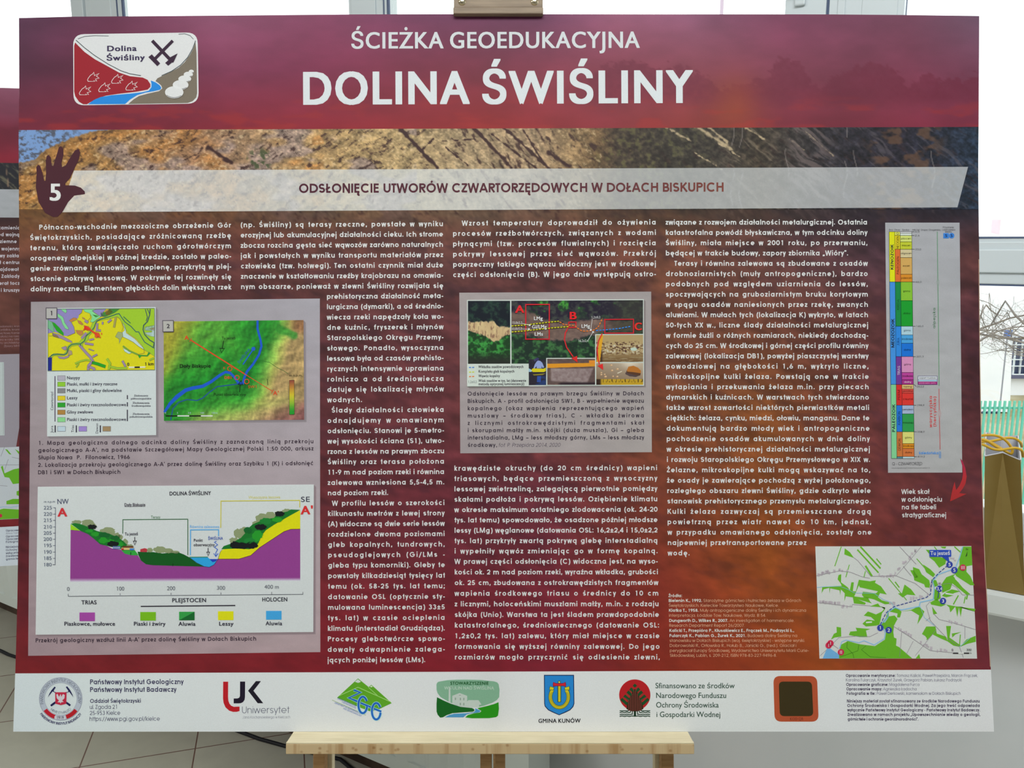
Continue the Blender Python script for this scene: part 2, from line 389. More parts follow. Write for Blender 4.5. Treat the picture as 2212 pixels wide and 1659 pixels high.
_fc = bpy.data.curves.new('letter', 'FONT'); _fo = bpy.data.objects.new('letter', _fc)
_fc.resolution_u = 4
_fstate = {}
def _fmesh(body, off):
    _fc.body = body; _fc.offset = off
    if 'linked' not in _fstate:
        COL.objects.link(_fo); _fstate['linked'] = 1
    dg = bpy.context.evaluated_depsgraph_get(); dg.update()
    ev = _fo.evaluated_get(dg); m = ev.to_mesh()
    n = len(m.vertices); co = np.zeros(n * 3); m.vertices.foreach_get('co', co); co = co.reshape(-1, 3)[:, :2]
    m.calc_loop_triangles(); k = len(m.loop_triangles); t = np.zeros(k * 3, np.int32); m.loop_triangles.foreach_get('vertices', t)
    ev.to_mesh_clear()
    return co, t.reshape(-1, 3)
def outline_glyph(ch, off):
    """A letter of the built-in outline face; bolder weights are the outline smeared by `off` all round."""
    if ch in '1':                                    # a plain ranging figure one
        return glyph(ch, ('s', .10 + 2 * off))
    if 'cap' not in _fstate:
        c, _ = _fmesh('H', 0); _fstate['cap'] = c[:, 1].max(); b, _ = _fmesh('|', 0); _fstate['bar'] = b[:, 0].max()
    k = CAP / _fstate['cap']
    base = {'ę': 'e', 'ą': 'a', 'Ą': 'A', 'Ę': 'E', 'ż': 'z', 'Ż': 'Z'}.get(ch, ch)
    if ch == ' ': return np.zeros((0, 3)), np.zeros((0, 4), int), np.zeros((0, 3), int), .26
    co, t = _fmesh(base, 0)
    b, _ = _fmesh(base + '|', 0)
    adv = (b[:, 0].max() - _fstate['bar']) * k + off * 2.0
    co = co * k + np.array([off, 0]); q = np.zeros((0, 4), int)
    if off:
        n = len(co); d = [(0, 0), (1, .7), (-1, .7), (1, -.7), (-1, -.7), (1, 0), (-1, 0)]
        if off > .03: d += [(.5, 0), (-.5, 0)]
        t = np.concatenate([t + i * n for i in range(len(d))])
        co = np.concatenate([np.c_[co[:, 0] + x * off, (co[:, 1] - CAP / 2) * (1 - off * .5) + CAP / 2 + y * off * .55, np.full(n, .12 * i)] for i, (x, y) in enumerate(d)])
    else: co = np.c_[co, np.zeros(len(co))]
    if ch in 'żŻ':
        top = co[:, 1].max(); m = (co[:, 0].max() + co[:, 0].min()) / 2; rr = .062 + off * .8; a = np.linspace(0, 2 * np.pi, 13)[:-1]; n = len(co)
        co = np.concatenate([co, np.stack([m + rr * np.cos(a), top + .07 + rr + rr * np.sin(a), 0 * a + 1], -1)]); t = np.concatenate([t, np.array([[n, n + i, n + i + 1] for i in range(1, 11)])])
    elif base != ch:
        x = co[:, 0].max() - .07 if ch not in 'ę' else co[:, 0].mean() + .03
        v, q = strip([(x, .02), (x - .05, -.06), (x - .04, -.13), (x + .05, -.15)], .07)
        q = q + len(co); co = np.concatenate([co, np.c_[v, np.full(len(v), 1.0)]])
    return co, q, t, adv

# ------------------------------------------------------------------ printed artwork
LAY = 6e-5
class Print:
    """Flat printed shapes, each one thin layer of ink above the last, on one board; build() makes ONE mesh part."""
    def __init__(s, plane, base=1):
        s.pl = plane; s.base = base; s.V = []; s.C = []; s.L = []; s.Q = []; s.T = []; s.N = []; s.n = 0
    def raw(s, v, col, lay, quads=None, tris=None, ngon=False):
        v = np.asarray(v, float); k = len(v)
        if k == 0: return
        c = ink(col(v) if callable(col) else col, v[:, 1]); c = np.broadcast_to(c, (k, 3))
        s.V.append(v); s.C.append(c); s.L.append(np.broadcast_to(np.asarray(lay, float), (k,)))
        if quads is not None and len(quads): s.Q.append(np.asarray(quads) + s.n)
        if tris is not None and len(tris): s.T.append(np.asarray(tris) + s.n)
        if ngon: s.N.append(np.arange(k) + s.n)
        s.n += k
    def poly(s, pts, col, lay=0): s.raw(pts, col, lay, ngon=True); return s
    def rect(s, x0, y0, x1, y1, col, lay=0): return s.poly([(x0, y0), (x1, y0), (x1, y1), (x0, y1)], col, lay)
    def line(s, pts, w, col, lay=0, closed=False):
        v, q = strip(pts, w, closed); s.raw(v, col, lay, quads=q); return s
    def dash(s, pts, w, on, off, col, lay=0):
        P = np.asarray(pts, float); d = np.r_[0, np.cumsum(np.linalg.norm(np.diff(P, axis=0), axis=1))]
        t = 0
        while t < d[-1]:
            e = min(t + on, d[-1]); a = np.array([t, (t + e) / 2, e])
            s.line(np.stack([np.interp(a, d, P[:, 0]), np.interp(a, d, P[:, 1])], -1), w, col, lay); t += on + off
        return s
    def disc(s, x, y, r, col, lay=0, ry=None, n=24):
        a = np.linspace(0, 2 * np.pi, n + 1)[:-1]; return s.poly(np.stack([x + r * np.cos(a), y + (ry or r) * np.sin(a)], -1), col, lay)
    def ring(s, x, y, r, w, col, lay=0, ry=None, a0=0, a1=360, n=32):
        return s.line(arc(x, y, r, -(ry or r), a0, a1, n), w, col, lay, closed=(a1 - a0 == 360))
    def blob(s, x, y, rx, ry, col, lay=0, rough=.22, n=30, seed=1):
        a = np.linspace(0, 2 * np.pi, n + 1)[:-1]; k = 1 + rough * (vnoise(np.cos(a) * 3 + seed * 7.7, np.sin(a) * 3 + seed * 3.1) * 2 - 1) + rough * .45 * (np.arange(n) % 3 == 0)
        return s.poly(np.stack([x + rx * k * np.cos(a), y + ry * k * np.sin(a)], -1), col, lay)
    def round(s, P, r, col, lay=0):
        P = [Vector(p) for p in P]; out = []
        for i, p in enumerate(P):
            a = (P[i - 1] - p).normalized(); b = (P[(i + 1) % len(P)] - p).normalized()
            for t in np.linspace(0, 1, 7):
                q = (p + a * r) * (1 - t) ** 2 + p * 2 * t * (1 - t) + (p + b * r) * t * t; out.append((q.x, q.y))
        return s.poly(out, col, lay)
    def grid(s, P, nx, ny, fn, lay=0):
        """A quad P (TL, TR, BR, BL or callable (a, b) -> px) filled by fn(px points, a, b) -> sRGB."""
        a, b = np.meshgrid(np.linspace(0, 1, nx + 1), np.linspace(0, 1, ny + 1))
        if callable(P): uv = P(a, b)
        else:
            P = np.asarray(P, float)
            uv = ((P[0] * (1 - a[..., None]) + P[1] * a[..., None]) * (1 - b[..., None]) + (P[3] * (1 - a[..., None]) + P[2] * a[..., None]) * b[..., None])
        uv = uv.reshape(-1, 2); a = a.ravel(); b = b.ravel()
        i = np.arange((nx + 1) * ny).reshape(ny, nx + 1)[:, :-1].ravel()
        s.raw(uv, fn(uv, a, b), lay, quads=np.stack([i, i + 1, i + nx + 2, i + nx + 1], -1)); return s
    def text(s, segs, p0, p1, size, col, lay=0, font=('s', .11), stretch=0.0, shear=0.0, fit=True, wordk=2.5):
        """Letters of em `size` px on the baseline p0 -> p1; fit spreads them over its whole length."""
        if isinstance(segs, str): segs = [(segs, font, col)]
        items = [(ch, f, c) for t, f, c in segs for ch in t]
        p0 = np.array(p0, float); p1 = np.array(p1, float)
        D = np.linalg.norm(p1 - p0); ex = (p1 - p0) / D; ey = np.array([ex[1], -ex[0]])
        advs = np.array([glyph(ch, f)[3] for ch, f, c in items]); nat = advs.sum() * size - .1 * size
        sx = 1.0
        if fit:
            if stretch: sx = float(np.clip(D / nat, 1 - stretch, 1 + stretch))
            wts = np.array([wordk if ch == ' ' else 1.0 for ch, f, c in items]); wts[-1] = 0
            extra = (D - nat * sx) * wts / max(wts.sum(), 1)
        else: extra = np.zeros(len(items))
        x = -.05 * size * sx; acc = {}
        for (ch, f, c), ad, e in zip(items, advs, extra):
            v, q, t, _ = glyph(ch, f)
            if len(v):
                k = c if not isinstance(c, list) else tuple(c)
                A = acc.setdefault(id(c), [c, [], [], [], 0, []])
                px = p0 + ((v[:, :1] + shear * v[:, 1:2]) * size * sx + x) * ex + v[:, 1:2] * size * ey
                A[1].append(px); A[5].append(v[:, 2]); A[2].append(q + A[4]); A[3].append(t + A[4]); A[4] += len(v)
            x += ad * size * sx + e
        for c, V, Q, T, n, H in acc.values():
            s.raw(np.concatenate(V), c, lay + np.concatenate(H), quads=np.concatenate(Q), tris=np.concatenate(T))
        return s
    def arctext(s, txt, cx, cy, r, a0, a1, size, col, lay=0, font=('s', .1), inside=False):
        advs = np.array([glyph(ch, font)[3] for ch in txt]); t = (np.cumsum(advs) - advs / 2) / advs.sum()
        for ch, k, ad in zip(txt, t, advs):
            v, q, tr, _ = glyph(ch, font)
            if not len(v): continue
            a = math.radians(a0 + (a1 - a0) * k); o = np.array([cx + r * math.cos(a), cy - r * math.sin(a)])
            ey = np.array([math.cos(a), -math.sin(a)]) * (-1 if inside else 1); ex = np.array([-ey[1], ey[0]])
            s.raw(o + (v[:, :1] - ad / 2) * size * ex + v[:, 1:2] * size * ey, col, lay + v[:, 2], quads=q, tris=tr)
        return s
    def block(s, lines, left, right, base, size, col, lay=0, font=('s', .115), wordk=2.5):
        """Justified lines. left/right/base: values at given line numbers, interpolated; a line may be (text, x-offset, right px or None)."""
        n = len(lines)
        ev = lambda pts, i: float(np.interp(i, [p[0] for p in pts], [p[1] for p in pts]))
        for i, ln in enumerate(lines):
            ind, end = 0, None
            if isinstance(ln, tuple): ln, ind, end = ln
            x0 = ev(left, i); x1 = ev(right, i); yl = ev([(p[0], p[1]) for p in base], i); yr = ev([(p[0], p[2]) for p in base], i)
            a = x0 + ind; b = end if end else x1
            f = lambda x: yl + (yr - yl) * (x - x0) / (x1 - x0)
            s.text(ln, (a, f(a)), (b, f(b)), size, col, lay, font, wordk=wordk)
        return s
    def build(s, name, parent, label=None):
        me = bpy.data.meshes.new(name)
        uv = np.concatenate(s.V); c = np.concatenate(s.C); L = np.concatenate(s.L)
        xy = s.pl.local(uv); co = np.concatenate([xy, ((s.base + L) * LAY)[:, None]], 1)
        F = []
        q = np.concatenate(s.Q) if s.Q else np.zeros((0, 4), int); t = np.concatenate(s.T) if s.T else np.zeros((0, 3), int)
        loops = np.concatenate([q.ravel(), t.ravel()] + [x for x in s.N]).astype(np.int32)
        tot = np.concatenate([np.full(len(q), 4), np.full(len(t), 3)] + [np.array([len(x)]) for x in s.N]).astype(np.int32)
        start = np.r_[0, np.cumsum(tot)[:-1]].astype(np.int32)
        me.vertices.add(len(co)); me.vertices.foreach_set('co', co.ravel())
        me.loops.add(len(loops)); me.loops.foreach_set('vertex_index', loops)
        me.polygons.add(len(tot)); me.polygons.foreach_set('loop_start', start); me.polygons.foreach_set('loop_total', tot)
        me.update(calc_edges=True); me.validate()
        at = me.color_attributes.new('Col', 'FLOAT_COLOR', 'POINT')
        if len(me.vertices) == len(c):
            at.data.foreach_set('color', np.concatenate([c, np.ones((len(c), 1))], 1).ravel())
        me.materials.append(M_PRINT)
        o = bpy.data.objects.new(name, me); link(o, parent)
        if label: o['label'] = label
        return o
def Z(x0, y0, k):
    """Enlarged-crop coordinates -> photograph pixels."""
    return lambda *p: [(x0 + a / k, y0 + b / k) for a, b in p]

# ------------------------------------------------------------------ the big information board
BTILT = 0.0224
def cam_plane(u, v, z0, s, r=0.0):
    """Plane through pixel (u, v) at camera depth z0; s tips its top away, r turns its right side away."""
    n = np.array([-r, -s, 1.0])                     # in camera axes (right, up, forward)
    N = -(_R * n[0] + _U * n[1] + _F * n[2])
    return _C + ray(u, v) * z0, N
_P0, _N = cam_plane(CX, CY, 0.82, BTILT)
_tmp = Plane(_P0, _N, _P0)
_bc = _C + ray(1089, 1580) * ((_P0 - _C) @ _tmp.N / (ray(1089, 1580) @ _tmp.N))
PA = Plane(_P0, _N, _bc)                             # origin: middle of the bottom edge

EDGE_L = [(38, 41), (200, 41.5), (300, 40.2), (480, 41.2), (700, 42.2), (940, 41.5), (1100, 40.6), (1215, 38.8), (1300, 37.5), (1420, 34.2), (1500, 31.5), (1580, 28.8)]
EDGE_R = [(34, 2115.3), (270, 2114), (360, 2113.2), (460, 2114), (560, 2115.3), (700, 2116.6), (790, 2117.5), (930, 2120), (1000, 2121.3), (1100, 2124), (1200, 2127.5), (1310, 2133.5), (1440, 2140), (1580, 2147)]
EDGE_T = [(41, 39), (155, 36), (280, 35.3), (560, 33), (760, 31.2), (1000, 30.6), (1400, 31), (1650, 31), (1800, 31.2), (1960, 32.5), (2115, 34.5)]
el = lambda y: np.interp(y, [p[0] for p in EDGE_L], [p[1] for p in EDGE_L])
er = lambda y: np.interp(y, [p[0] for p in EDGE_R], [p[1] for p in EDGE_R])
et = lambda x: np.interp(x, [p[0] for p in EDGE_T], [p[1] for p in EDGE_T])
def sheet(top, bot):
    """Region of the board between two curves top(x), bot(x) given as (left y, right y) or functions."""
    ft = top if callable(top) else (lambda x: np.interp(x, [41, 2115], top))
    fb = bot if callable(bot) else (lambda x: np.interp(x, [31, 2147], bot))
    def P(a, b):
        x = 41 + a * 2074
        y = ft(x) * (1 - b) + fb(x) * b
        l, r = el(y), er(y); x = l + (r - l) * a
        y = ft(x) * (1 - b) + fb(x) * b
        return np.stack([x, y], -1)
    return P

def make_panel(name, plane, outline_px, thick, m):
    """A foam board: outline on its face, pushed back by its thickness."""
    xy = plane.local(np.array(outline_px, float))
    mb = MB(); mb.prism([(a, b, 0) for a, b in xy], (0, 0, -thick))
    o = mb.build(name, m); o.matrix_world = plane.mw
    return o

M_FOAM = bpy.data.materials.new('white_foam_board'); M_FOAM.use_nodes = True
_n, _l, _b = nodes(M_FOAM); _b.inputs['Base Color'].default_value = (.78, .77, .74, 1); _b.inputs['Roughness'].default_value = .7
_t = _n.new('ShaderNodeBsdfTranslucent'); _t.inputs[0].default_value = (.85, .83, .88, 1)
_m = _n.new('ShaderNodeMixShader'); _m.inputs[0].default_value = .55
_l.new(_b.outputs[0], _m.inputs[1]); _l.new(_t.outputs[0], _m.inputs[2]); _l.new(_m.outputs[0], _n['Material Output'].inputs['Surface'])

out = [(x, float(et(x))) for x in np.linspace(41, 2115.3, 24)] + [(float(er(y)), y) for y in np.linspace(70, 1580.5, 30)] + [(float(el(y)), y) for y in np.linspace(1580.5, 70, 30)]
board = make_panel('information_board', PA, out, 0.005, M_FOAM)
tag(board, 'large printed geology information board with maroon title band resting on the wooden easel', 'information board')

FB, FM, FL = ('s', .142), ('s', .128), ('s', .07)      # geometric bold / medium / light
OB, OR, OX = ('b', .022), ('b', .0), ('b', .034)       # humanist bold / regular / heavy
WHITE = (212, 208, 207)

# ---- the quarry photograph behind everything
def rock(x, y):
    """Tilted sandstone beds, brush on the right, a corner of sky on the left."""
    base_t = ramp(x, [(40, (148, 112, 66)), (160, (164, 124, 72)), (250, (166, 124, 76)), (430, (160, 120, 88)), (520, (158, 126, 96)), (640, (170, 136, 92)), (760, (176, 146, 100)), (880, (172, 146, 104)), (1000, (168, 144, 110)), (1150, (160, 134, 104)), (1240, (150, 122, 86)), (1290, (118, 92, 62)),
                       (1335, (76, 62, 50)), (1450, (62, 55, 46)), (1560, (70, 62, 54)), (1640, (70, 60, 48)), (1720, (62, 56, 54)), (1800, (46, 43, 50)), (1950, (42, 39, 50)), (2060, (42, 50, 66)), (2116, (40, 54, 72))])
    # blend two fixed directions so the beds stay continuous
    def beds(a_deg, s1, s2, seed):
        a = math.radians(a_deg); wx = x + 18 * (fbm(x / 60, y / 60, 3, seed + 9) - .5); wy = y + 22 * (fbm(x / 70, y / 50, 3, seed + 5) - .5)
        u = wx * math.cos(a) + wy * math.sin(a); v = -wx * math.sin(a) + wy * math.cos(a)
        return fbm(u / s1, v / s2, 4, seed), fbm(u / (s1 * .55), v / (s2 * .6), 4, seed + 3)
    b1, c1 = beds(-31, 26, 8, 2); b2, c2 = beds(54, 44, 11, 4); b3, c3 = beds(38, 50, 7, 6)
    wr = sstep(900, 970, x)[..., None]; wq = sstep(1480, 1600, x)
    n1 = b1 * (1 - wr[..., 0]) + b2 * wr[..., 0]; n2 = c1 * (1 - wr[..., 0]) + c2 * wr[..., 0]
    n1 = n1 * (1 - wq) + b3 * wq; n2 = n2 * (1 - wq) + c3 * wq
    sp = fbm(x / 4.5, y / 3.6, 3, 12); chunk = fbm(x / 11.0, y / 8.0, 3, 17)
    patch = fbm(x / 75, y / 40, 3, 15)
    c = base_t.copy()
    c = mixc(c, np.array([156, 134, 126]), sstep(.48, .62, patch) * .8 * (x < 900))
    c = mixc(c, np.array([184, 126, 66]), sstep(.46, .34, patch) * .6 * (x < 700))
    c = c * (.50 + .50 * n1 + .52 * (sp - .35) + .38 * (chunk - .3))[..., None]
    crack = sstep(.42, .30, n2 * .75 + chunk * .25) * (.80 - .35 * (x > 1300))
    c = mixc(c, np.array([52, 32, 30]), crack)
    c = mixc(c, np.array([208, 184, 146]), sstep(.58, .72, n2 * .6 + sp * .4) * .55 * (x < 1300))
    # dark joints through the grey slabs
    for (xa, ya, xb, yb, w) in [(858, 272, 945, 362, 5), (1020, 272, 1105, 362, 5), (1085, 272, 1190, 368, 4), (1062, 290, 1160, 365, 3), (955, 305, 1032, 300, 1.6), (890, 345, 935, 300, 1.6), (450, 318, 500, 352, 6), (962, 318, 1010, 356, 2), (1185, 330, 1230, 360, 6), (1130, 280, 1180, 362, 2.2)]:
        t = np.clip(((x - xa) * (xb - xa) + (y - ya) * (yb - ya)) / ((xb - xa) ** 2 + (yb - ya) ** 2), 0, 1)
        d = np.hypot(x - xa - t * (xb - xa), y - ya - t * (yb - ya)) + 7 * (fbm(x / 9, y / 9, 2, 21) - .5)
        c = mixc(c, np.array([58, 36, 34]), sstep(w, w * .35, d))
    # brush and shade on the right, pale beds in it
    br = sstep(1250, 1330, x + 60 * (fbm(x / 40, y / 40, 2, 31) - .5)); lf = fbm(x / 9, y / 8, 4, 33)
    c = mixc(c, c * (.45 + 1.0 * lf[..., None]), br)
    c = mixc(c, np.array([92, 92, 50]), br * sstep(.56, .7, lf) * .5 * sstep(1600, 1400, x))
    c = mixc(c, np.array([112, 100, 84]), wq * sstep(.60, .74, n1) * .6 * sstep(1760, 1640, x))
    for (xa, ya, xb, yb, w) in [(1436, 274, 1492, 304, 4), (1502, 272, 1580, 322, 6), (1530, 274, 1570, 306, 4), (1545, 305, 1600, 340, 2), (1740, 284, 1800, 336, 2.5), (1705, 300, 1740, 326, 2), (1500, 330, 1560, 366, 2), (1610, 276, 1650, 300, 4)]:
        t = np.clip(((x - xa) * (xb - xa) + (y - ya) * (yb - ya)) / ((xb - xa) ** 2 + (yb - ya) ** 2), 0, 1)
        c = mixc(c, np.array([182, 162, 128]), sstep(w, w * .2, np.hypot(x - xa - t * (xb - xa), y - ya - t * (yb - ya)) + 6 * (fbm(x / 6, y / 5, 2, 23) - .42)) * .85)
    c = mixc(c, np.array([96, 84, 82]), sstep(1690, 1720, x) * sstep(1830, 1760, x) * sstep(.46, .6, n1) * .8); c = mixc(c, np.array([84, 76, 80]), sstep(1800, 1840, x) * sstep(.6, .74, n1) * .55)
    c = mixc(c, np.array([98, 70, 52]), sstep(1850, 1900, x) * sstep(2060, 2000, x) * sstep(.5, .66, fbm(x / 30, y / 18, 3, 37)) * .7)
    for xa in (1582, 1600, 1700, 1826, 1848, 2015):       # bare saplings
        c = mixc(c, np.array([140, 130, 125]), sstep(1.6, .5, np.abs(x - xa - 4 * np.sin(y / 14.0))) * .55 * ((xa * 7 + y) % 130 < 80))
    c = mixc(c, np.array([64, 74, 46]), sstep(.55, .68, fbm(x / 12, y / 10, 3, 41)) * sstep(40, 18, np.hypot(x - 562, (y - 345) * 1.2)) * .9)
    # sky and hill crest
    crest = np.interp(x, [40, 75, 100, 150, 200, 262, 300], [352, 345, 322, 300, 284, 276, 268]) + 5 * (fbm(x / 6, y * 0, 2, 44) - .5)
    sky = sstep(2, -2, y - crest)
    sc = mixc(np.broadcast_to(np.array([112, 142, 186]), c.shape), np.array([70, 66, 70]), sstep(.47, .66, fbm(x / 7, y / 5, 4, 46)) * sstep(200, 120, x) * .8)
    c = mixc(c, sc, sky)
    c = mixc(c, np.array([120, 92, 56]), sstep(14, 0, y - crest) * (1 - sky) * .6 * (x < 300))
    c = np.maximum(c, 14)
    return c
def back_photo(x, y):
    """The same photograph, washed over with a brown to red tint for the text."""
    ys = [440, 560, 700, 900, 1050, 1200, 1330, 1455]
    rows = [
        [(40, (116, 76, 44)), (250, (98, 60, 40)), (500, (92, 54, 40)), (965, (92, 56, 40)), (1190, (96, 56, 42)), (1430, (92, 58, 38)), (1660, (74, 50, 46)), (1890, (58, 44, 54)), (2130, (58, 42, 54))],
        [(40, (88, 52, 42)), (250, (86, 48, 42)), (500, (88, 50, 46)), (965, (90, 54, 50)), (1190, (88, 48, 46)), (1430, (104, 62, 46)), (1660, (92, 56, 52)), (1890, (68, 44, 52)), (2130, (84, 48, 46))],
        [(40, (62, 32, 36)), (300, (66, 34, 38)), (700, (86, 46, 48)), (965, (88, 46, 48)), (1190, (86, 46, 48)), (1430, (100, 60, 44)), (1660, (98, 56, 42)), (1890, (86, 48, 48)), (2130, (74, 40, 48))],
        [(40, (64, 28, 34)), (700, (86, 42, 46)), (965, (86, 42, 46)), (1430, (106, 60, 38)), (1660, (116, 66, 32)), (1890, (92, 46, 46)), (2130, (78, 40, 44))],
        [(40, (72, 30, 36)), (700, (90, 40, 44)), (965, (90, 38, 46)), (1190, (92, 40, 50)), (1430, (112, 56, 40)), (1660, (122, 66, 32)), (1890, (98, 48, 46)), (2130, (88, 42, 46))],
        [(40, (84, 30, 36)), (700, (96, 36, 42)), (965, (96, 36, 46)), (1190, (100, 38, 48)), (1430, (116, 48, 34)), (1660, (130, 66, 26)), (1890, (106, 46, 42)), (2130, (98, 40, 44))],
        [(40, (98, 30, 36)), (700, (114, 32, 40)), (965, (112, 32, 42)), (1190, (112, 34, 48)), (1430, (124, 42, 32)), (1660, (136, 64, 28)), (1760, (136, 66, 26)), (1890, (122, 56, 38)), (2130, (98, 38, 46))],
        [(40, (112, 30, 34)), (700, (112, 28, 36)), (965, (116, 28, 38)), (1190, (114, 30, 42)), (1430, (122, 40, 28)), (1660, (134, 54, 26)), (1790, (142, 66, 26)), (1960, (124, 44, 34)), (2130, (104, 38, 46))]]
    cols = np.stack([ramp(x, r) for r in rows], 0)
    k = np.clip(np.interp(y, ys, np.arange(len(ys))), 0, len(ys) - 1 - 1e-6); i = k.astype(int); f = (k - i)[..., None]
    idx = np.arange(len(x)); c = cols[i, idx] * (1 - f) + cols[i + 1, idx] * f
    a = math.radians(14); u = x * math.cos(a) + y * math.sin(a); v = -x * math.sin(a) + y * math.cos(a)
    n = fbm(u / 62, v / 26, 4, 51); m = fbm(u / 24, v / 13, 4, 55)
    amp = np.interp(y, [440, 900, 1250, 1450], [.62, .5, .32, .14])
    c = c * (1 + amp * ((n - .5) * 1.1 + (m - .5) * .8))[..., None]
    c = mixc(c, np.array([48, 30, 46]), sstep(.56, .7, fbm(u / 50, v / 22, 3, 58)) * .38 * amp)
    # a shoal of loose stone under the title strip, fading down
    t = sstep(520, 452, y) * .55
    c = mixc(c, rock(x, y - 60) * .62, t)
    return c

bg = Print(PA, 1)
bg.grid(sheet((452, 452), (1454.5, 1446.8)), 420, 200, lambda p, a, b: back_photo(p[:, 0], p[:, 1]))
bg.line([(float(er(y)) - .9, y) for y in np.linspace(560, 1440, 20)], 1.4, (178, 150, 128), 1)
bg.build('background_photograph', board)
st = Print(PA, 1)
st.grid(sheet((281, 274), (453, 453)), 1036, 92, lambda p, a, b: rock(p[:, 0], p[:, 1]))
st.build('quarry_photograph', board)

def header(p):
    x, y = p[:, 0], p[:, 1]; t = (y - 32) / 242
    top = ramp(x, [(41, (86, 50, 74)), (240, (98, 46, 72)), (480, (128, 72, 98)), (700, (124, 58, 88)), (960, (108, 50, 84)), (1170, (104, 52, 84)), (1330, (128, 72, 96)), (1500, (126, 74, 100)), (1700, (118, 56, 84)), (1960, (112, 62, 84)), (2115, (104, 76, 96))])  # print's purple, with window glow and the holder's shade painted in
    mid = ramp(x, [(41, (84, 40, 62)), (240, (98, 40, 62)), (480, (120, 50, 78)), (700, (116, 40, 68)), (960, (112, 36, 56)), (1170, (118, 44, 62)), (1500, (124, 56, 70)), (1700, (110, 48, 66)), (1960, (108, 48, 68)), (2115, (104, 54, 74))])
    bot = ramp(x, [(41, (108, 34, 52)), (400, (122, 34, 50)), (700, (124, 30, 42)), (900, (132, 34, 40)), (1050, (142, 36, 38)), (1300, (124, 40, 48)), (1560, (132, 50, 44)), (1700, (116, 38, 52)), (2115, (112, 38, 58))])
    c = np.where((t < .5)[:, None], mixc(top, mid, t * 2), mixc(mid, bot, t * 2 - 1))
    n = fbm(x / 130, y / 60, 4, 61) - .5; c = c * (1 + .30 * n)[:, None]
    crown = np.interp(x, [1100, 1190, 1290, 1360, 1420, 1470, 1560, 1650, 1685, 1700, 1720, 1760, 1800, 1850, 1900, 1945, 1960, 1990, 2005, 2040, 2060, 2115], [290, 235, 150, 132, 150, 140, 190, 170, 125, 118, 128, 190, 170, 142, 138, 160, 190, 168, 160, 178, 170, 165])
    sil = sstep(-3, 4, y - crown - 44 * (fbm(x / 11, y / 10, 4, 64) - .5)) * sstep(245, 200, y) * sstep(1150, 1350, x)
    c = mixc(c, np.array([98, 30, 50]), sil * .5 * (.6 + .8 * fbm(x / 8, y / 8, 3, 68)))
    c = mixc(c, np.array([150, 42, 40]), sstep(.52, .7, fbm(x / 90, y / 20, 4, 66)) * sstep(190, 262, y) * .5)
    c = mixc(c, np.array([156, 72, 36]), np.exp(-(((x - 1590) / 46) ** 2 + ((y - 225) / 60) ** 2)) * .45)
    return c
hd = Print(PA, 1)
hd.grid(sheet(lambda x: et(x) + .0, (281, 274)), 460, 84, lambda p, a, b: header(p))
hd.build('header_band', board)

sb = Print(PA, 3)
def pale(p, a, b):
    c = rock(p[:, 0], p[:, 1]) * np.array([.24, .26, .28]) + np.array([166, 166, 166])
    return c * np.interp(p[:, 0], [140, 500, 900, 1250, 1500, 2090], [.98, .94, .93, .90, .88, .90])[:, None]
sb.grid([(160, 368.5), (2091, 360.5), (2068, 448), (130, 458.5)], 640, 30, pale)
sub = sb.build('subtitle_band', board)
tx = Print(PA, 5)
tx.text('ODSŁONIĘCIE UTWORÓW CZWARTORZĘDOWYCH W DOŁACH BISKUPICH', (646.2, 416.8), (1562.9, 414), 27.5, lambda v: ramp(v[:, 0], [(640, (74, 26, 42)), (1250, (84, 34, 44)), (1560, (118, 60, 50))]), 0, FB, stretch=.12)
tx.build('subtitle_lettering', sub)

t1 = Print(PA, 3); t1.text('ŚCIEŻKA GEOEDUKACYJNA', (758.5, 105), (1380, 103.5), 48.5, (200, 202, 204), 0, OB, stretch=.2); t1.build('series_title', board)
t2 = Print(PA, 3); t2.text('DOLINA ŚWIŚLINY', (652.5, 226), (1493, 222), 97, (204, 207, 209), 0, OX, stretch=.2); t2.build('main_title', board)

# ---- hand print with the stop number
H = Z(0, 0, 3.457)
hp = Print(PA, 5)
hp.poly(H((400, 1622), (340, 1592), (290, 1510), (268, 1400), (275, 1290), (272, 1250), (285, 1230), (302, 1240), (318, 1290), (332, 1350), (341, 1350), (345, 1290), (343, 1200), (350, 1166), (365, 1158), (380, 1175), (388, 1238), (400, 1240), (410, 1200), (432, 1132), (440, 1100), (458, 1092), (474, 1112), (475, 1160), (460, 1218), (464, 1248), (490, 1238), (530, 1170), (562, 1122), (588, 1115), (600, 1138), (590, 1190), (552, 1270), (525, 1330), (490, 1368), (490, 1384), (560, 1386), (605, 1402), (634, 1430), (636, 1450), (604, 1455), (556, 1461), (510, 1510), (470, 1580), (432, 1618)), (70, 32, 42))
hand = hp.build('hand_print', board)
h5 = Print(PA, 6); h5.text('5', H((372, 1498))[0], H((458, 1498))[0], 50, (214, 208, 206), 0, OX, stretch=.3); h5.build('stop_number', hand)

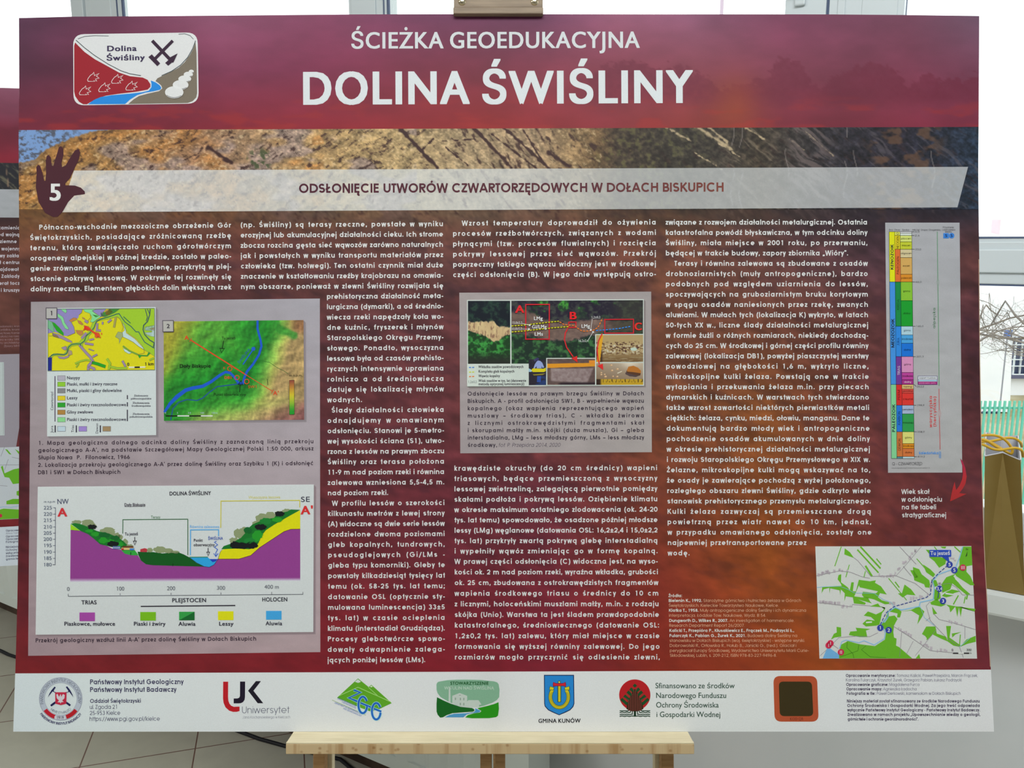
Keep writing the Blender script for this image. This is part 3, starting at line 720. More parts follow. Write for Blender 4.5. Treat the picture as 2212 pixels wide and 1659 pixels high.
# ---- valley emblem
E = Z(150, 60, 7.6276)
em = Print(PA, 3)
em.round(E((62, 108), (2112, 78), (2132, 1250), (68, 1280)), 24, (214, 218, 218))
emb = em.build('valley_emblem', board)
e = Print(PA, 5)
e.poly(E((80, 300), (96, 245), (250, 400), (420, 520), (640, 640), (820, 740), (1000, 800), (1210, 822), (1290, 860), (1335, 930), (1335, 975), (1290, 1020), (1100, 1055), (800, 1090), (600, 1120), (450, 1170), (350, 1225), (290, 1262), (230, 1262), (160, 1220), (98, 1130), (80, 1050)), (148, 30, 42), 0)
e.build('emblem_red_hill', emb)
e = Print(PA, 5)
e.poly(E((308, 1262), (400, 1192), (520, 1142), (700, 1112), (1000, 1087), (1200, 1064), (1310, 1037), (1352, 982), (1354, 925), (1342, 870), (1420, 900), (1490, 950), (1516, 990), (1500, 1020), (1400, 1045), (1250, 1070), (1120, 1110), (1000, 1185), (920, 1258)), (32, 130, 205), 0)
e.build('emblem_river', emb)
e = Print(PA, 5)
e.poly(E((1420, 880), (1450, 835), (1520, 800), (1650, 740), (1800, 660), (1900, 570), (1980, 460), (2040, 350), (2078, 240), (2095, 420), (2100, 700), (2105, 1080), (2090, 1150), (2030, 1210), (1950, 1240), (1500, 1248), (970, 1258), (1060, 1180), (1150, 1125), (1300, 1085), (1480, 1045), (1532, 1000), (1512, 950), (1460, 905)), (118, 108, 94), 0)
for p in (E((110, 205), (250, 330), (420, 460), (640, 600), (850, 710), (1000, 760), (1180, 790)), E((1520, 790), (1680, 720), (1830, 620), (1950, 490), (2030, 350), (2080, 215))): e.line(p, 1.5, (70, 80, 84), 1)
for p in (E((140, 185), (250, 145), (420, 132), (650, 138)), E((1800, 108), (1900, 100), (1990, 130), (2045, 190))): e.line(p, 1.1, (86, 92, 96), 1)
e.build('emblem_rock', emb)
e = Print(PA, 5); DK = (52, 30, 52)
e.line(E((1365, 215), (1655, 520)), 7.2, DK, 0); e.line(E((1705, 215), (1405, 520)), 6.6, DK, 1)
e.poly(E((1303, 485), (1360, 440), (1497, 588), (1450, 635)), DK, 2); e.poly(E((1580, 582), (1655, 515), (1660, 490), (1785, 425), (1730, 545), (1715, 575), (1690, 575), (1630, 628)), DK, 2)
e.build('emblem_hammers', emb)
e = Print(PA, 6)
shell = [(2010, 722, 42, 30), (1962, 772, 76, 46), (1904, 846, 106, 58), (1836, 946, 130, 80), (1732, 1068, 152, 100)]
for k, (x, y, a, b) in enumerate(shell):
    q = E((x, y))[0]; e.disc(q[0], q[1], a / 7.6276, (214, 217, 217), k * 2, b / 7.6276)
    q = E((x, y - 4))[0]; e.ring(q[0], q[1], a * .98 / 7.6276, .9, (70, 66, 62), k * 2 + 1, b * .9 / 7.6276, 215, 320, 10)
e.build('emblem_fossil_snail', emb)
e = Print(PA, 6)
for dx, dy in ((0, 0), (395, 32), (183, 172), (-135, 222), (630, 145)):
    e.line(E(*[(x + dx, y + dy) for x, y in ((300, 860), (315, 830), (350, 785), (384, 765), (405, 735), (414, 790), (492, 752), (448, 800), (492, 832), (430, 848), (455, 880), (400, 872), (420, 886), (310, 884))]), 1.25, (222, 205, 205), 0, closed=True)
e.build('emblem_footprints', emb)
e = Print(PA, 6)
e.text('Dolina', E((620, 388))[0], E((1106, 382))[0], 16.0, (56, 44, 78), 0, OX, stretch=.4); e.text('Świśliny', E((613, 542))[0], E((1238, 532))[0], 16.0, (56, 44, 78), 0, OX, stretch=.4)
e.build('emblem_lettering', emb)

# ---- running text
TS = 14.9
c1 = Print(PA, 3)
c1.block([('Północno-wschodnie mezozoiczne obrzeżenie Gór', 19.5, None), 'Świętokrzyskich, posiadające zróżnicowaną rzeźbę', 'terenu, którą zawdzięczało ruchom górotwórczym', 'orogenezy alpejskiej w późnej kredzie, zostało w paleo-',
          'genie zrównane i stanowiło peneplenę, przykrytą w plej-', 'stocenie pokrywą lessową. W pokrywie tej rozwinęły się', 'doliny rzeczne. Elementem głębokich dolin większych rzek'],
         [(0, 65.5), (6, 66.5)], [(0, 498.8), (6, 499.6)], [(0, 496.5, 491.6), (6, 629.6, 625.3)], TS, WHITE, 0, FB)
c1.build('text_column', board)
c2 = Print(PA, 3)
c2.block(['(np. Świśliny) są terasy rzeczne, powstałe w wyniku', 'erozyjnej lub akumulacyjnej działalności cieku. Ich strome', 'zbocza rozcina gęsta sieć wąwozów zarówno naturalnych', 'jak i powstałych w wyniku transportu materiałów przez',
          'człowieka (tzw. holwegi). Ten ostatni czynnik miał duże', 'znaczenie w kształtowaniu rzeźby krajobrazu na omawia-', 'nym obszarze, ponieważ w zlewni Świśliny rozwijała się'],
         [(0, 520), (6, 521)], [(0, 956.7), (6, 957.2)], [(0, 491, 488.7), (6, 624.5, 622.2)], TS, WHITE, 0, FB)
c2.build('text_column', board)
c2 = Print(PA, 3)
c2.block(['prehistoryczna działalność meta-', 'lurgiczna (dymarki), a od średnio-', 'wiecza rzeki napędzały koła wo-', 'dne kuźnic, fryszerek i młynów', 'Staropolskiego Okręgu Przemy-', 'słowego. Ponadto, wysoczyzna', 'lessowa była od czasów prehisto-', 'rycznych intensywnie uprawiana',
          'rolniczo a od średniowiecza', 'datuje się lokalizację młynów', ('wodnych.', 0, 782), ('Ślady działalności człowieka', 9, None), 'odnajdujemy w omawianym', 'odsłonięciu. Stanowi je 5-metro-', 'wej wysokości ściana (S1), utwo-', 'rzona z lessów na prawym zboczu', 'Świśliny oraz terasa położona',
          '11-9 m nad poziom rzeki i równina', 'zalewowa wzniesiona 5,5-4,5 m.', ('nad poziom rzeki.', 0, 838.6), ('W profilu lessów o szerokości', 9, None), 'kilkunastu metrów z lewej strony', '(A) widoczne są dwie serie lessów', 'rozdzielone dwoma poziomami', 'gleb kopalnych, tundrowych,',
          'pseudoglejowych (Gi/LMs -', 'gleba typu komorniki). Gleby te', 'powstały kilkadziesiąt tysięcy lat', 'temu (ok. 58-25 tys. lat temu;', 'datowanie OSL (optycznie sty-', 'mulowana luminescencja) 33±5', 'tys. lat) w czasie ocieplenia', 'klimatu (interstadiał Grudziądza).', 'Procesy glebotwórcze spowo-',
          'dowały odwapnienie zalega-', ('jących poniżej lessów (LMs).', 0, 918.5)],
         [(0, 706.4), (26, 709.2), (35, 708)], [(0, 957.2), (26, 960.7), (35, 960.7)], [(0, 645.7, 644), (26, 1226.3, 1225), (35, 1430.8, 1430)], TS, WHITE, 0, FB)
c2.build('text_column', board)
c3 = Print(PA, 3)
c3.block([('Wzrost temperatury doprowadził do ożywienia', 19.5, None), 'procesów rzeźbotwórczych, związanych z wodami', 'płynącymi (tzw. procesów fluwialnych) i rozcięcia', 'pokrywy lessowej przez sieć wąwozów. Przekrój', 'poprzeczny takiego wąwozu widoczny jest w środkowej', 'części odsłonięcia (B). W jego dnie występują ostro-'],
         [(0, 978.6), (5, 979)], [(0, 1416.6), (5, 1416.6)], [(0, 487.5, 485.2), (5, 598.7, 597)], TS, WHITE, 0, FB)
c3.build('text_column', board)
c3 = Print(PA, 3)
c3.block(['krawędziste okruchy (do 20 cm średnicy) wapieni', 'triasowych, będące przemieszczoną z wysoczyzny', 'lessowej zwietrzeliną, zalegającą pierwotnie pomiędzy', 'skałami podłoża i pokrywą lessów. Oziębienie klimatu', 'w okresie maksimum ostatniego zlodowacenia (ok. 24-20',
          'tys. lat temu) spowodowało, że osadzone później młodsze', 'lessy (LMg) węglanowe (datowania OSL: 16,2±2,4 i 15,0±2,2', 'tys. lat) przykryły zwartą pokrywą glebę interstadialną', 'i wypełniły wąwóz zmieniając go w formę kopalną.', 'W prawej części odsłonięcia (C) widoczna jest, na wyso-',
          'kości ok. 2 m nad poziom rzeki, wyraźna wkładka, grubości', 'ok. 25 cm, zbudowana z ostrokrawędzistych fragmentów', 'wapienia środkowego triasu o średnicy do 10 cm', 'z licznymi, holoceńskimi muszlami małży, m.in. z rodzaju', 'skójka (Unio). Warstwa ta jest śladem prawdopodobnie',
          'katastrofalnego, średniowiecznego (datowanie OSL:', '1,2±0,2 tys. lat) zalewu, który miał miejsce w czasie', 'formowania się wyższej równiny zalewowej. Do jego', 'rozmiarów mogło przyczynić się odlesienie zlewni,'],
         [(0, 981.6), (18, 982.8)], [(0, 1419.2), (9, 1420.5), (18, 1425)], [(0, 1016.8, 1015.6), (9, 1218, 1217.4), (18, 1424.5, 1424.5)], TS, WHITE, 0, FB)
c3.build('text_column', board)
c4 = Print(PA, 3)
c4.block(['związane z rozwojem działalności metalurgicznej. Ostatnia', 'katastrofalna powódź błyskawiczna, w tym odcinku doliny', 'Świśliny, miała miejsce w 2001 roku, po przerwaniu,', ('będącej w trakcie budowy, zapory zbiornika „Wióry”.', 0, 1831.8), ('Terasy i równina zalewowa są zbudowane z osadów', 19, None),
          'drobnoziarnistych (muły antropogeniczne), bardzo', 'podobnych pod względem uziarnienia do lessów,', 'spoczywających na gruboziarnistym bruku korytowym', 'w spągu osadów naniesionych przez rzekę, zwanych', 'aluwiami. W mułach tych (lokalizacja K) wykryto, w latach', '50-tych XX w., liczne ślady działalności metalurgicznej',
          'w formie żużli o różnych rozmiarach, niekiedy dochodzą-', 'cych do 25 cm. W środkowej i górnej części profilu równiny', 'zalewowej (lokalizacja DB1), powyżej piaszczystej warstwy', 'powodziowej na głębokości 1,6 m, wykryto liczne,', 'mikroskopijne kulki żelaza. Powstają one w trakcie', 'wytapiania i przekuwania żelaza m.in. przy piecach',
          'dymarskich i kuźnicach. W warstwach tych stwierdzono', 'także wzrost zawartości niektórych pierwiastków metali', 'ciężkich: żelaza, cynku, miedzi, ołowiu, manganu. Dane te', 'dokumentują bardzo młody wiek i antropogeniczne', 'pochodzenie osadów akumulowanych w dnie doliny', 'w okresie prehistorycznej działalności metalurgicznej',
          'i rozwoju Staropolskiego Okręgu Przemysłowego w XIX w.', 'Żelazne, mikroskopijne kulki mogą wskazywać na to,', 'że osady je zawierające pochodzą z wyżej położonego,', 'rozległego obszaru zlewni Świśliny, gdzie odkryto wiele', 'stanowisk prehistorycznego przemysłu metalurgicznego.', 'Kulki żelaza zazwyczaj są przemieszczane drogą',
          'powietrzną przez wiatr nawet do 10 km, jednak,', 'w przypadku omawianego odsłonięcia, zostały one', ('najpewniej przetransportowane przez', 0, 1741.3), ('wodę.', 0, 1489.5)],
         [(0, 1438.1), (16, 1438.9), (32, 1442.8)], [(0, 1873), (16, 1876.2), (30, 1882), (32, 1883)], [(0, 485.4, 485.2), (16, 840.8, 840.8), (32, 1199.7, 1199.7)], TS, WHITE, 0, FB)
c4.build('text_column', board)

# ---- grey panel on the left: two maps and a section
pn = Print(PA, 3)
def greypanel(cs):
    cs = [np.array(c, float) for c in cs]
    def f(p, a, b):
        c = (cs[0] * (1 - a[:, None]) + cs[1] * a[:, None]) * (1 - b[:, None]) + (cs[3] * (1 - a[:, None]) + cs[2] * a[:, None]) * b[:, None]
        return c * (1 + .10 * (fbm(p[:, 0] / 40, p[:, 1] / 14, 3, 71) - .5))[:, None]
    return f
pn.grid([(67, 652), (691, 645), (692, 1408.5), (61, 1416.5)], 90, 90, greypanel([(150, 142, 146), (160, 156, 164), (168, 148, 152), (152, 132, 138)]))
panel = pn.build('map_panel', board)

A = Z(90, 650, 8.508); L4 = Z(0, 840, 4.254); L3 = Z(0, 460, 4.254)
g = Print(PA, 5)
SHEET = (194, 203, 209)
for k, off in enumerate((5, 3.5, 2)): g.poly([(101.8 + off, 665.9 + off), (336.8 + off, 663.5 + off), (337.8 + off, 939.9 + off), (102.3 + off, 942.7 + off)], (142 - 6 * k, 133 - 6 * k, 138 - 6 * k), k)
g.poly([(101.8, 665.9), (336.8, 663.5), (337.8, 939.9), (102.3, 942.7)], SHEET, 3)
FR = E_ = None
YEL, LIL, MINT, DGR, GRN, LBL, MAU, OL = (200, 192, 24), (136, 126, 182), (124, 200, 140), (34, 150, 34), (148, 184, 44), (176, 196, 222), (146, 126, 156), (60, 86, 88)
g.poly(A((120, 152), (2080, 137), (2085, 1268), (122, 1286)), YEL, 4)
g.poly(A((122, 155), (760, 150), (740, 220), (690, 260), (680, 310), (640, 345), (552, 395), (600, 480), (622, 590), (480, 648), (410, 640), (330, 600), (240, 572), (122, 600)), LIL, 5)
for P_, c_ in [(((300, 230), (400, 300), (430, 400), (500, 500), (500, 530), (440, 510), (390, 430), (360, 340), (300, 290)), MINT), (((360, 155), (455, 153), (470, 200), (445, 228), (400, 195)), MINT),
               (((190, 380), (250, 410), (340, 500), (410, 590), (410, 642), (360, 612), (280, 552), (220, 450)), DGR), (((122, 350), (200, 390), (225, 470), (240, 575), (190, 560), (122, 500)), (110, 170, 130)),
               (((145, 590), (205, 585), (205, 640), (145, 650)), YEL), (((210, 590), (300, 610), (400, 650), (560, 740), (570, 770), (480, 750), (380, 700), (290, 670), (215, 650)), MAU), (((215, 600), (300, 640), (330, 690), (220, 655)), (170, 140, 96)),
               (((510, 360), (590, 310), (650, 318), (660, 340), (550, 392)), (186, 122, 62)), (((660, 355), (720, 370), (770, 430), (745, 445), (690, 415)), (176, 118, 66)), (((750, 300), (800, 320), (800, 345), (760, 330)), (176, 118, 66)),
               (((630, 540), (760, 545), (770, 600), (720, 640), (660, 600)), (178, 122, 60)),
               (((770, 153), (1000, 153), (940, 190), (1000, 240), (1100, 290), (1010, 350), (960, 400), (900, 385), (930, 300), (890, 230), (800, 200)), MINT), (((930, 180), (1010, 155), (1190, 152), (1120, 230), (1180, 288), (1090, 290)), LIL), (((940, 250), (1060, 280), (1000, 300)), DGR),
               (((1090, 220), (1200, 200), (1260, 150), (1440, 148), (1350, 215), (1180, 290), (1100, 280)), (60, 130, 50)), (((1180, 180), (1260, 150), (1320, 200), (1230, 270), (1180, 250)), (176, 124, 58)),
               (((1180, 290), (1350, 215), (1440, 148), (2080, 140), (2082, 1020), (1990, 960), (1890, 900), (1850, 820), (1750, 700), (1600, 600), (1545, 520), (1480, 400), (1440, 330), (1390, 290), (1250, 330), (1040, 370), (1000, 420), (960, 560), (880, 640), (860, 720), (760, 790), (770, 880), (740, 860), (700, 810), (560, 830), (500, 900), (470, 980), (420, 1005), (230, 1010), (200, 1040), (180, 1000), (230, 965), (410, 975), (450, 940), (470, 850), (540, 785), (700, 760), (780, 640), (880, 560), (940, 400), (1000, 360)), GRN),
               (((1495, 395), (1545, 490), (1560, 590), (1720, 700), (1880, 870), (1892, 905), (1790, 840), (1690, 760), (1580, 700), (1495, 660), (1490, 580), (1530, 540)), LBL), (((1910, 480), (2075, 448), (2075, 662), (1960, 640), (1900, 585), (2030, 575), (2030, 550), (1900, 540), (1900, 505)), LBL), (((1990, 515), (2075, 490), (2075, 545)), (200, 128, 66)),
               (((1500, 870), (1570, 900), (1670, 950), (1610, 975), (1530, 930)), (176, 200, 214)), (((1770, 990), (1850, 995), (1940, 1000), (1975, 935), (2005, 962), (1950, 1020), (1840, 1015), (1805, 1055)), DGR),
               (((126, 1040), (197, 1038), (192, 1285), (126, 1285)), (26, 36, 130)), (((300, 1020), (420, 1030), (530, 990), (500, 1040), (420, 1070), (330, 1060)), MAU), (((500, 905), (560, 920), (570, 985), (490, 1010)), (160, 140, 116)), (((365, 860), (450, 830), (500, 900), (420, 905)), MAU),
               (((1410, 570), (1490, 580), (1500, 650), (1470, 690), (1430, 790), (1430, 700), (1360, 660)), (150, 160, 110)), (((870, 875), (975, 910), (960, 925), (870, 895)), MAU), (((980, 570), (1060, 590), (1090, 680), (985, 670)), (206, 84, 36)), (((780, 450), (870, 470), (910, 520), (890, 550), (800, 530)), (208, 84, 40)), (((1030, 620), (1080, 655), (1030, 665)), (232, 178, 40))]:
    g.poly(A(*P_), c_, 6); g.line(A(*P_), .55, (104, 110, 84), 7, closed=True)
ed = (104, 120, 60)
for p, w, c_ in [(((700, 810), (760, 880), (830, 960), (900, 1030), (945, 1105), (870, 1190), (860, 1270)), 5, MAU), (((940, 1030), (1030, 985)), 3.5, MAU), (((870, 1210), (960, 1240), (985, 1270)), 5, MAU), (((620, 1155), (720, 1110), (820, 1085), (920, 1100)), 3, GRN), (((640, 1220), (690, 1150)), 2.5, GRN), (((930, 1130), (1040, 1160), (1180, 1210)), 6, DGR), (((1205, 1060), (1265, 1150), (1240, 1265)), 4, GRN), (((1265, 1210), (1400, 1240), (1580, 1235)), 4, GRN), (((1490, 1100), (1550, 1210)), 4, MAU),
                 (((1290, 345), (1220, 400)), 3.5, MAU), (((1370, 300), (1335, 490)), 3.5, (160, 150, 80)), (((1130, 385), (1125, 435)), 3, MAU), (((1030, 410), (1020, 540), (1095, 548)), 4, MAU), (((880, 720), (970, 700)), 3, MAU), (((800, 780), (960, 805)), 4, MAU), (((830, 590), (740, 690)), 5, MAU), (((860, 400), (800, 360)), 5, MAU), (((1500, 830), (1620, 920), (1770, 985)), 2.5, (110, 160, 50)), (((2070, 1050), (1985, 1090)), 3, GRN), (((2000, 150), (1990, 260), (1950, 380), (1880, 450), (1870, 530), (1900, 620), (1990, 720), (2075, 770), (2060, 850)), 2.2, OL), (((1910, 150), (1950, 300), (1925, 370)), 1.6, OL), (((1950, 150), (1990, 240)), 1.6, OL),
                 (((2075, 870), (1900, 760), (1850, 680), (1790, 570), (1740, 570), (1650, 470), (1540, 390), (1480, 310), (1430, 235), (1390, 240), (1250, 290), (1080, 340), (1010, 380), (970, 490), (900, 580), (830, 640), (790, 740), (720, 790), (640, 790), (560, 800), (500, 850), (470, 960), (420, 990), (300, 980), (210, 990), (150, 1035)), 1.7, (44, 92, 96)), (((720, 790), (720, 830)), 1.7, (44, 92, 96)), (((1510, 290), (1640, 410)), 2, (60, 110, 80)),
                 (((120, 152), (2080, 137), (2085, 1268), (122, 1286), (120, 152)), 1.1, (96, 110, 96))]:
    if 2.4 < w: g.line(A(*p), w + 1.1, (100, 106, 80), 8)
    g.line(A(*p), w, c_, 9)
for p in (((552, 395), (600, 480), (622, 590), (480, 648)), ((690, 260), (740, 220), (760, 150)), ((900, 250), (905, 310), (850, 370)), ((1390, 290), (1440, 330), (1480, 400), (1500, 490), (1480, 560)), ((1495, 660), (1580, 700), (1690, 760), (1790, 840), (1890, 900), (1890, 960), (1770, 985))): g.line(A(*p), .8, (120, 110, 60), 8)
g.line(A((840, 490), (1060, 650)), 3.4, (206, 62, 34), 10)
g.text('A', A((776, 545))[0], A((870, 545))[0], 14, (206, 52, 34), 11, OX); g.text("A'", A((1010, 680))[0], A((1120, 680))[0], 14, (214, 80, 34), 11, OX)
g.text('1 km', A((1905, 1188))[0], A((2066, 1184))[0], 9.5, (40, 40, 34), 10, OB, stretch=.3); g.text('0', A((1580, 1192))[0], A((1625, 1192))[0], 9, (50, 50, 34), 10, OB)
g.line(A((1610, 1222), (1915, 1217)), 3.2, (206, 206, 190), 10); g.line(A((1715, 1220), (1812, 1218)), 3, (30, 28, 30), 11)
def numbox(P, k, n, txt):
    P.poly(k(*n), (170, 168, 164), 12); P.line(k(*n), 1.5, (78, 70, 80), 13, closed=True)
numbox(g, A, ((92, 132), (290, 132), (288, 328), (93, 328)), '1'); g.text('1', A((168, 268))[0], A((222, 268))[0], 13.5, (58, 52, 62), 14, OB)
tc = (62, 58, 74)
for (yz, t, end, c_, zz) in [(1530, 'Nasypy', 736, (166, 162, 174), L3), (1587, 'Piaski, mułki i żwiry rzeczne', 1080, (134, 184, 52), L3), (1647, 'Mułki, piaski i gliny deluwialne', 1120, (126, 126, 128), L3), (98, 'Lessy', 714, (204, 184, 40), L4), (161, 'Piaski i żwiry rzecznolodowcowe', 1160, (44, 150, 44), L4), (228, 'Gliny zwałowe', 856, (162, 122, 62), L4), (296, 'Piaski i żwiry rzecznolodowcowe', 1160, (130, 194, 132), L4)]:
    (x0, y0), (x1, y1) = zz((532, yz - 34), (603, yz + 8)); g.rect(x0, y0, x1, y1, c_, 4); g.line([(x0, y0), (x1, y0), (x1, y1), (x0, y1)], .6, (96, 96, 96), 5, closed=True)
    p, q = zz((618, yz - 1), (end, yz - 3)); g.text(t, p, q, 9.2, tc, 5, OB, stretch=.3)
g.rect(118.6, 812.6, 120.4, 910.5, (66, 44, 76), 5)
for y0, y1 in ((853.6, 862.3), (868.9, 878), (885, 909.7)): g.rect(274.6, y0, 276.8, y1, (50, 44, 60), 5)
for t, y, w in (('Zlodowacenie', 856.5, 30), ('północnopolskie', 862.8, 44), ('Zlodowacenia', 872.2, 36), ('środkowopolskie', 878.4, 41), ('Zlodowacenia', 896, 36), ('południowopolskie', 902, 49)): g.text(t, (305.3 - w / 2, y), (305.3 + w / 2, y), 5.4, tc, 5, OB, stretch=.3)
g.text('Czwartorzęd', (115.5, 886), (115.5, 846.5), 7.6, tc, 5, OR, stretch=.3)
for t, x, y0, y1, xb, xs, c_ in (('Jura', 115.3, 934, 920, 119.9, 125, (176, 192, 228)), ('Trias', 160.2, 933.5, 918.5, 165.5, 171, (150, 126, 190)), ('Dewon', 212.6, 936.5, 914.5, 217.3, 222.7, (152, 128, 94))):
    g.text(t, (x, y0), (x, y1), 7.6, tc, 5, OR, stretch=.3); g.rect(xb - 1.2, 918.8, xb + 1.2, 934, (40, 34, 50), 5); g.rect(xs, 921, xs + 17, 931.5, c_, 5); g.line([(xs, 921), (xs + 17, 921), (xs + 17, 931.5), (xs, 931.5)], .6, (96, 96, 110), 6, closed=True)
g.build('geological_map', panel)

D = Z(340, 680, 6.506)
d = Print(PA, 5)
for k, off in enumerate((5, 3.5, 2)): d.poly([(x + off, y + off) for x, y in ((353.8, 694.6), (655.9, 691.5), (657.4, 906.7), (354.6, 909))], (142 - 6 * k, 133 - 6 * k, 138 - 6 * k), k)
RIV = [(1410, 80), (1410, 200), (1450, 350), (1465, 440), (1430, 560), (1350, 690), (1260, 800), (1225, 880), (1205, 960), (1140, 960), (1090, 880), (1020, 815), (960, 805), (880, 850), (760, 940), (640, 1005), (500, 1030), (400, 1060), (280, 1150), (180, 1250), (100, 1370)]
def dist_to(x, y, P):
    dd = np.full(x.shape, 1e9)
    for (xa, ya), (xb, yb) in zip(P[:-1], P[1:]):
        t = np.clip(((x - xa) * (xb - xa) + (y - ya) * (yb - ya)) / ((xb - xa) ** 2 + (yb - ya) ** 2), 0, 1)
        dd = np.minimum(dd, np.hypot(x - xa - t * (xb - xa), y - ya - t * (yb - ya)))
    return dd
def terrain(p, a, b):
    x = (p[:, 0] - 340) * 6.506; y = (p[:, 1] - 680) * 6.506
    wx = x + 90 * (fbm(x / 160, y / 160, 4, 81) - .5); wy = y + 90 * (fbm(x / 160, y / 160, 4, 85) - .5)
    dv = dist_to(wx, wy, RIV)
    left = sstep(900, 300, wx * .72 + wy * .35) ; topl = sstep(620, 180, wx + wy * .55 - 180) 
    right = sstep(1500, 2050, wx + .35 * (wy - 300)); low = sstep(1180, 1560, wy + .18 * (wx - 900)) * sstep(250, 700, wx)
    c = ramp(dv, [(0, (30, 118, 40)), (120, (36, 128, 40)), (330, (52, 138, 44)), (520, (80, 150, 52))])
    c = mixc(c, np.array([150, 146, 50]), topl)
    c = mixc(c, np.array([170, 180, 88]), np.clip(right * 1.6, 0, 1)); c = mixc(c, np.array([164, 138, 92]), sstep(.45, .95, right)); 
    c = mixc(c, np.array([164, 176, 92]), low); c = mixc(c, np.array([168, 152, 96]), sstep(.5, 1, low) * sstep(900, 1500, wx))
    c = mixc(c, np.array([128, 82, 80]), sstep(2650, 3250, wx * .75 + wy * 1.2)); c = mixc(c, np.array([136, 92, 62]), sstep(1780, 2000, wx) * sstep(330, 150, wy) * .8)
    c = mixc(c, np.array([44, 128, 44]), sstep(90, 30, dist_to(wx, wy, [(1900, 290), (1700, 200), (1660, 90)])) * .8)
    e1 = fbm(x / 150, y / 150, 5, 87); e2 = fbm((x + 22) / 150, (y + 22) / 150, 5, 87)
    return c * np.clip(1 + (e2 - e1) * 1.3, .72, 1.25)[:, None]
d.grid([(353.8, 694.6), (655.9, 691.5), (657.4, 906.7), (354.6, 909)], 150, 106, terrain, 3)
BL = (28, 84, 190)
v = np.array(D(*RIV)); w = np.interp(np.arange(len(RIV)), [0, 8, 12, 18, 20], [4.6, 5.2, 5.4, 8.5, 5]); d.line(v, w, BL, 4)
d.line(D((1180, 965), (1000, 990), (840, 1010), (720, 1100), (640, 1170), (560, 1205), (420, 1190), (300, 1230), (220, 1320), (190, 1480)), 2.6, (34, 82, 128), 4)
d.line(D((1500, 655), (1580, 670), (1680, 740), (1780, 790), (1840, 830)), .9, (40, 96, 40), 4); d.line(D((1545, 900), (1555, 990)), 1.6, (70, 90, 40), 4)
RD = (206, 66, 34)
d.line(D((470, 355), (1225, 830)), 2.6, RD, 5); d.line(D((1225, 830), (1620, 1075)), 1.3, RD, 5); d.line(D((455, 380), (485, 330)), 1.2, RD, 5); d.line(D((1605, 1102), (1635, 1052)), 1.2, RD, 5)
d.text('A', D((388, 350))[0], D((440, 350))[0], 12, RD, 6, OX); d.text("A'", D((1632, 1128))[0], D((1708, 1128))[0], 12, RD, 6, OB)
BK = (18, 28, 16)
d.text('Tu jesteś', D((908, 348))[0], D((1100, 346))[0], 8.2, BK, 6, OR, stretch=.3); d.text('Doły Biskupie', D((316, 746))[0], D((750, 742))[0], 11, BK, 6, OB, stretch=.3); d.text('Punkt obserwacyjny', D((795, 1138))[0], D((1245, 1138))[0], 8.4, BK, 6, OR, stretch=.3); d.text('m n.p.m.', D((1855, 868))[0], D((2040, 866))[0], 7.6, BK, 6, OR, stretch=.3)
d.line(D((935, 365), (912, 480)), 1.4, BK, 6); d.line(D((882, 470), (944, 474), (903, 535)), 1.5, BK, 6, closed=True); d.line(D((1157, 1088), (1168, 985)), 1.5, BK, 6); d.line(D((1142, 980), (1200, 982), (1178, 925)), 1.6, BK, 6, closed=True)
for x, y, r in ((1020, 758, 30), (1122, 882, 30), (1258, 938, 32)):
    q = D((x, y))[0]; d.ring(q[0], q[1], r / 6.506, 1.6, RD, 6)
d.text('K', D((930, 765))[0], D((965, 765))[0], 7, RD, 6, OR); d.text('DB1', D((945, 902))[0], D((1050, 902))[0], 8, RD, 6, OX, stretch=.3); d.text('SW1', D((1280, 1032))[0], D((1405, 1030))[0], 8.4, RD, 6, OR, stretch=.3)
d.text('ŚWIŚLINA', D((1155, 690))[0], D((1310, 490))[0], 7.4, (44, 84, 160), 6, OR, stretch=.4); d.line(D((1205, 700), (1370, 455)), 2.4, (34, 88, 190), 6); q = D((1352, 480))[0]; d.disc(q[0], q[1], 4.4, (34, 88, 190), 7)
for k, c_ in enumerate(((20, 22, 18), (214, 216, 206), (20, 22, 18), (214, 216, 206))): d.rect(*D((120 + 165 * k, 1412))[0], *D((285 + 165 * k, 1429))[0], c_, 6)
for x, t in ((110, '0'), (280, '5'), (435, '50'), (605, '100'), (765, '150 m')): d.text(t, D((x, 1390))[0], D((x + 15 * len(t) + 8, 1390))[0], 5, (170, 190, 214), 6, OR)
d.grid(D((1856, 920), (1926, 918), (1928, 1400), (1858, 1402)), 1, 12, lambda p, a, b: ramp(b, [(0, (132, 66, 56)), (.2, (176, 120, 52)), (.45, (196, 182, 46)), (.65, (140, 170, 50)), (.9, (34, 140, 44)), (1, (34, 140, 44))]), 6)
d.line(D((1856, 920), (1926, 918), (1928, 1400), (1858, 1402)), .6, (60, 60, 30), 7, closed=True)
numbox(d, D, ((80, 84), (230, 82), (232, 238), (84, 240)), '2'); d.text('2', D((138, 188))[0], D((178, 188))[0], 12, (58, 52, 62), 14, OB, stretch=.3)
d.build('terrain_map', panel)

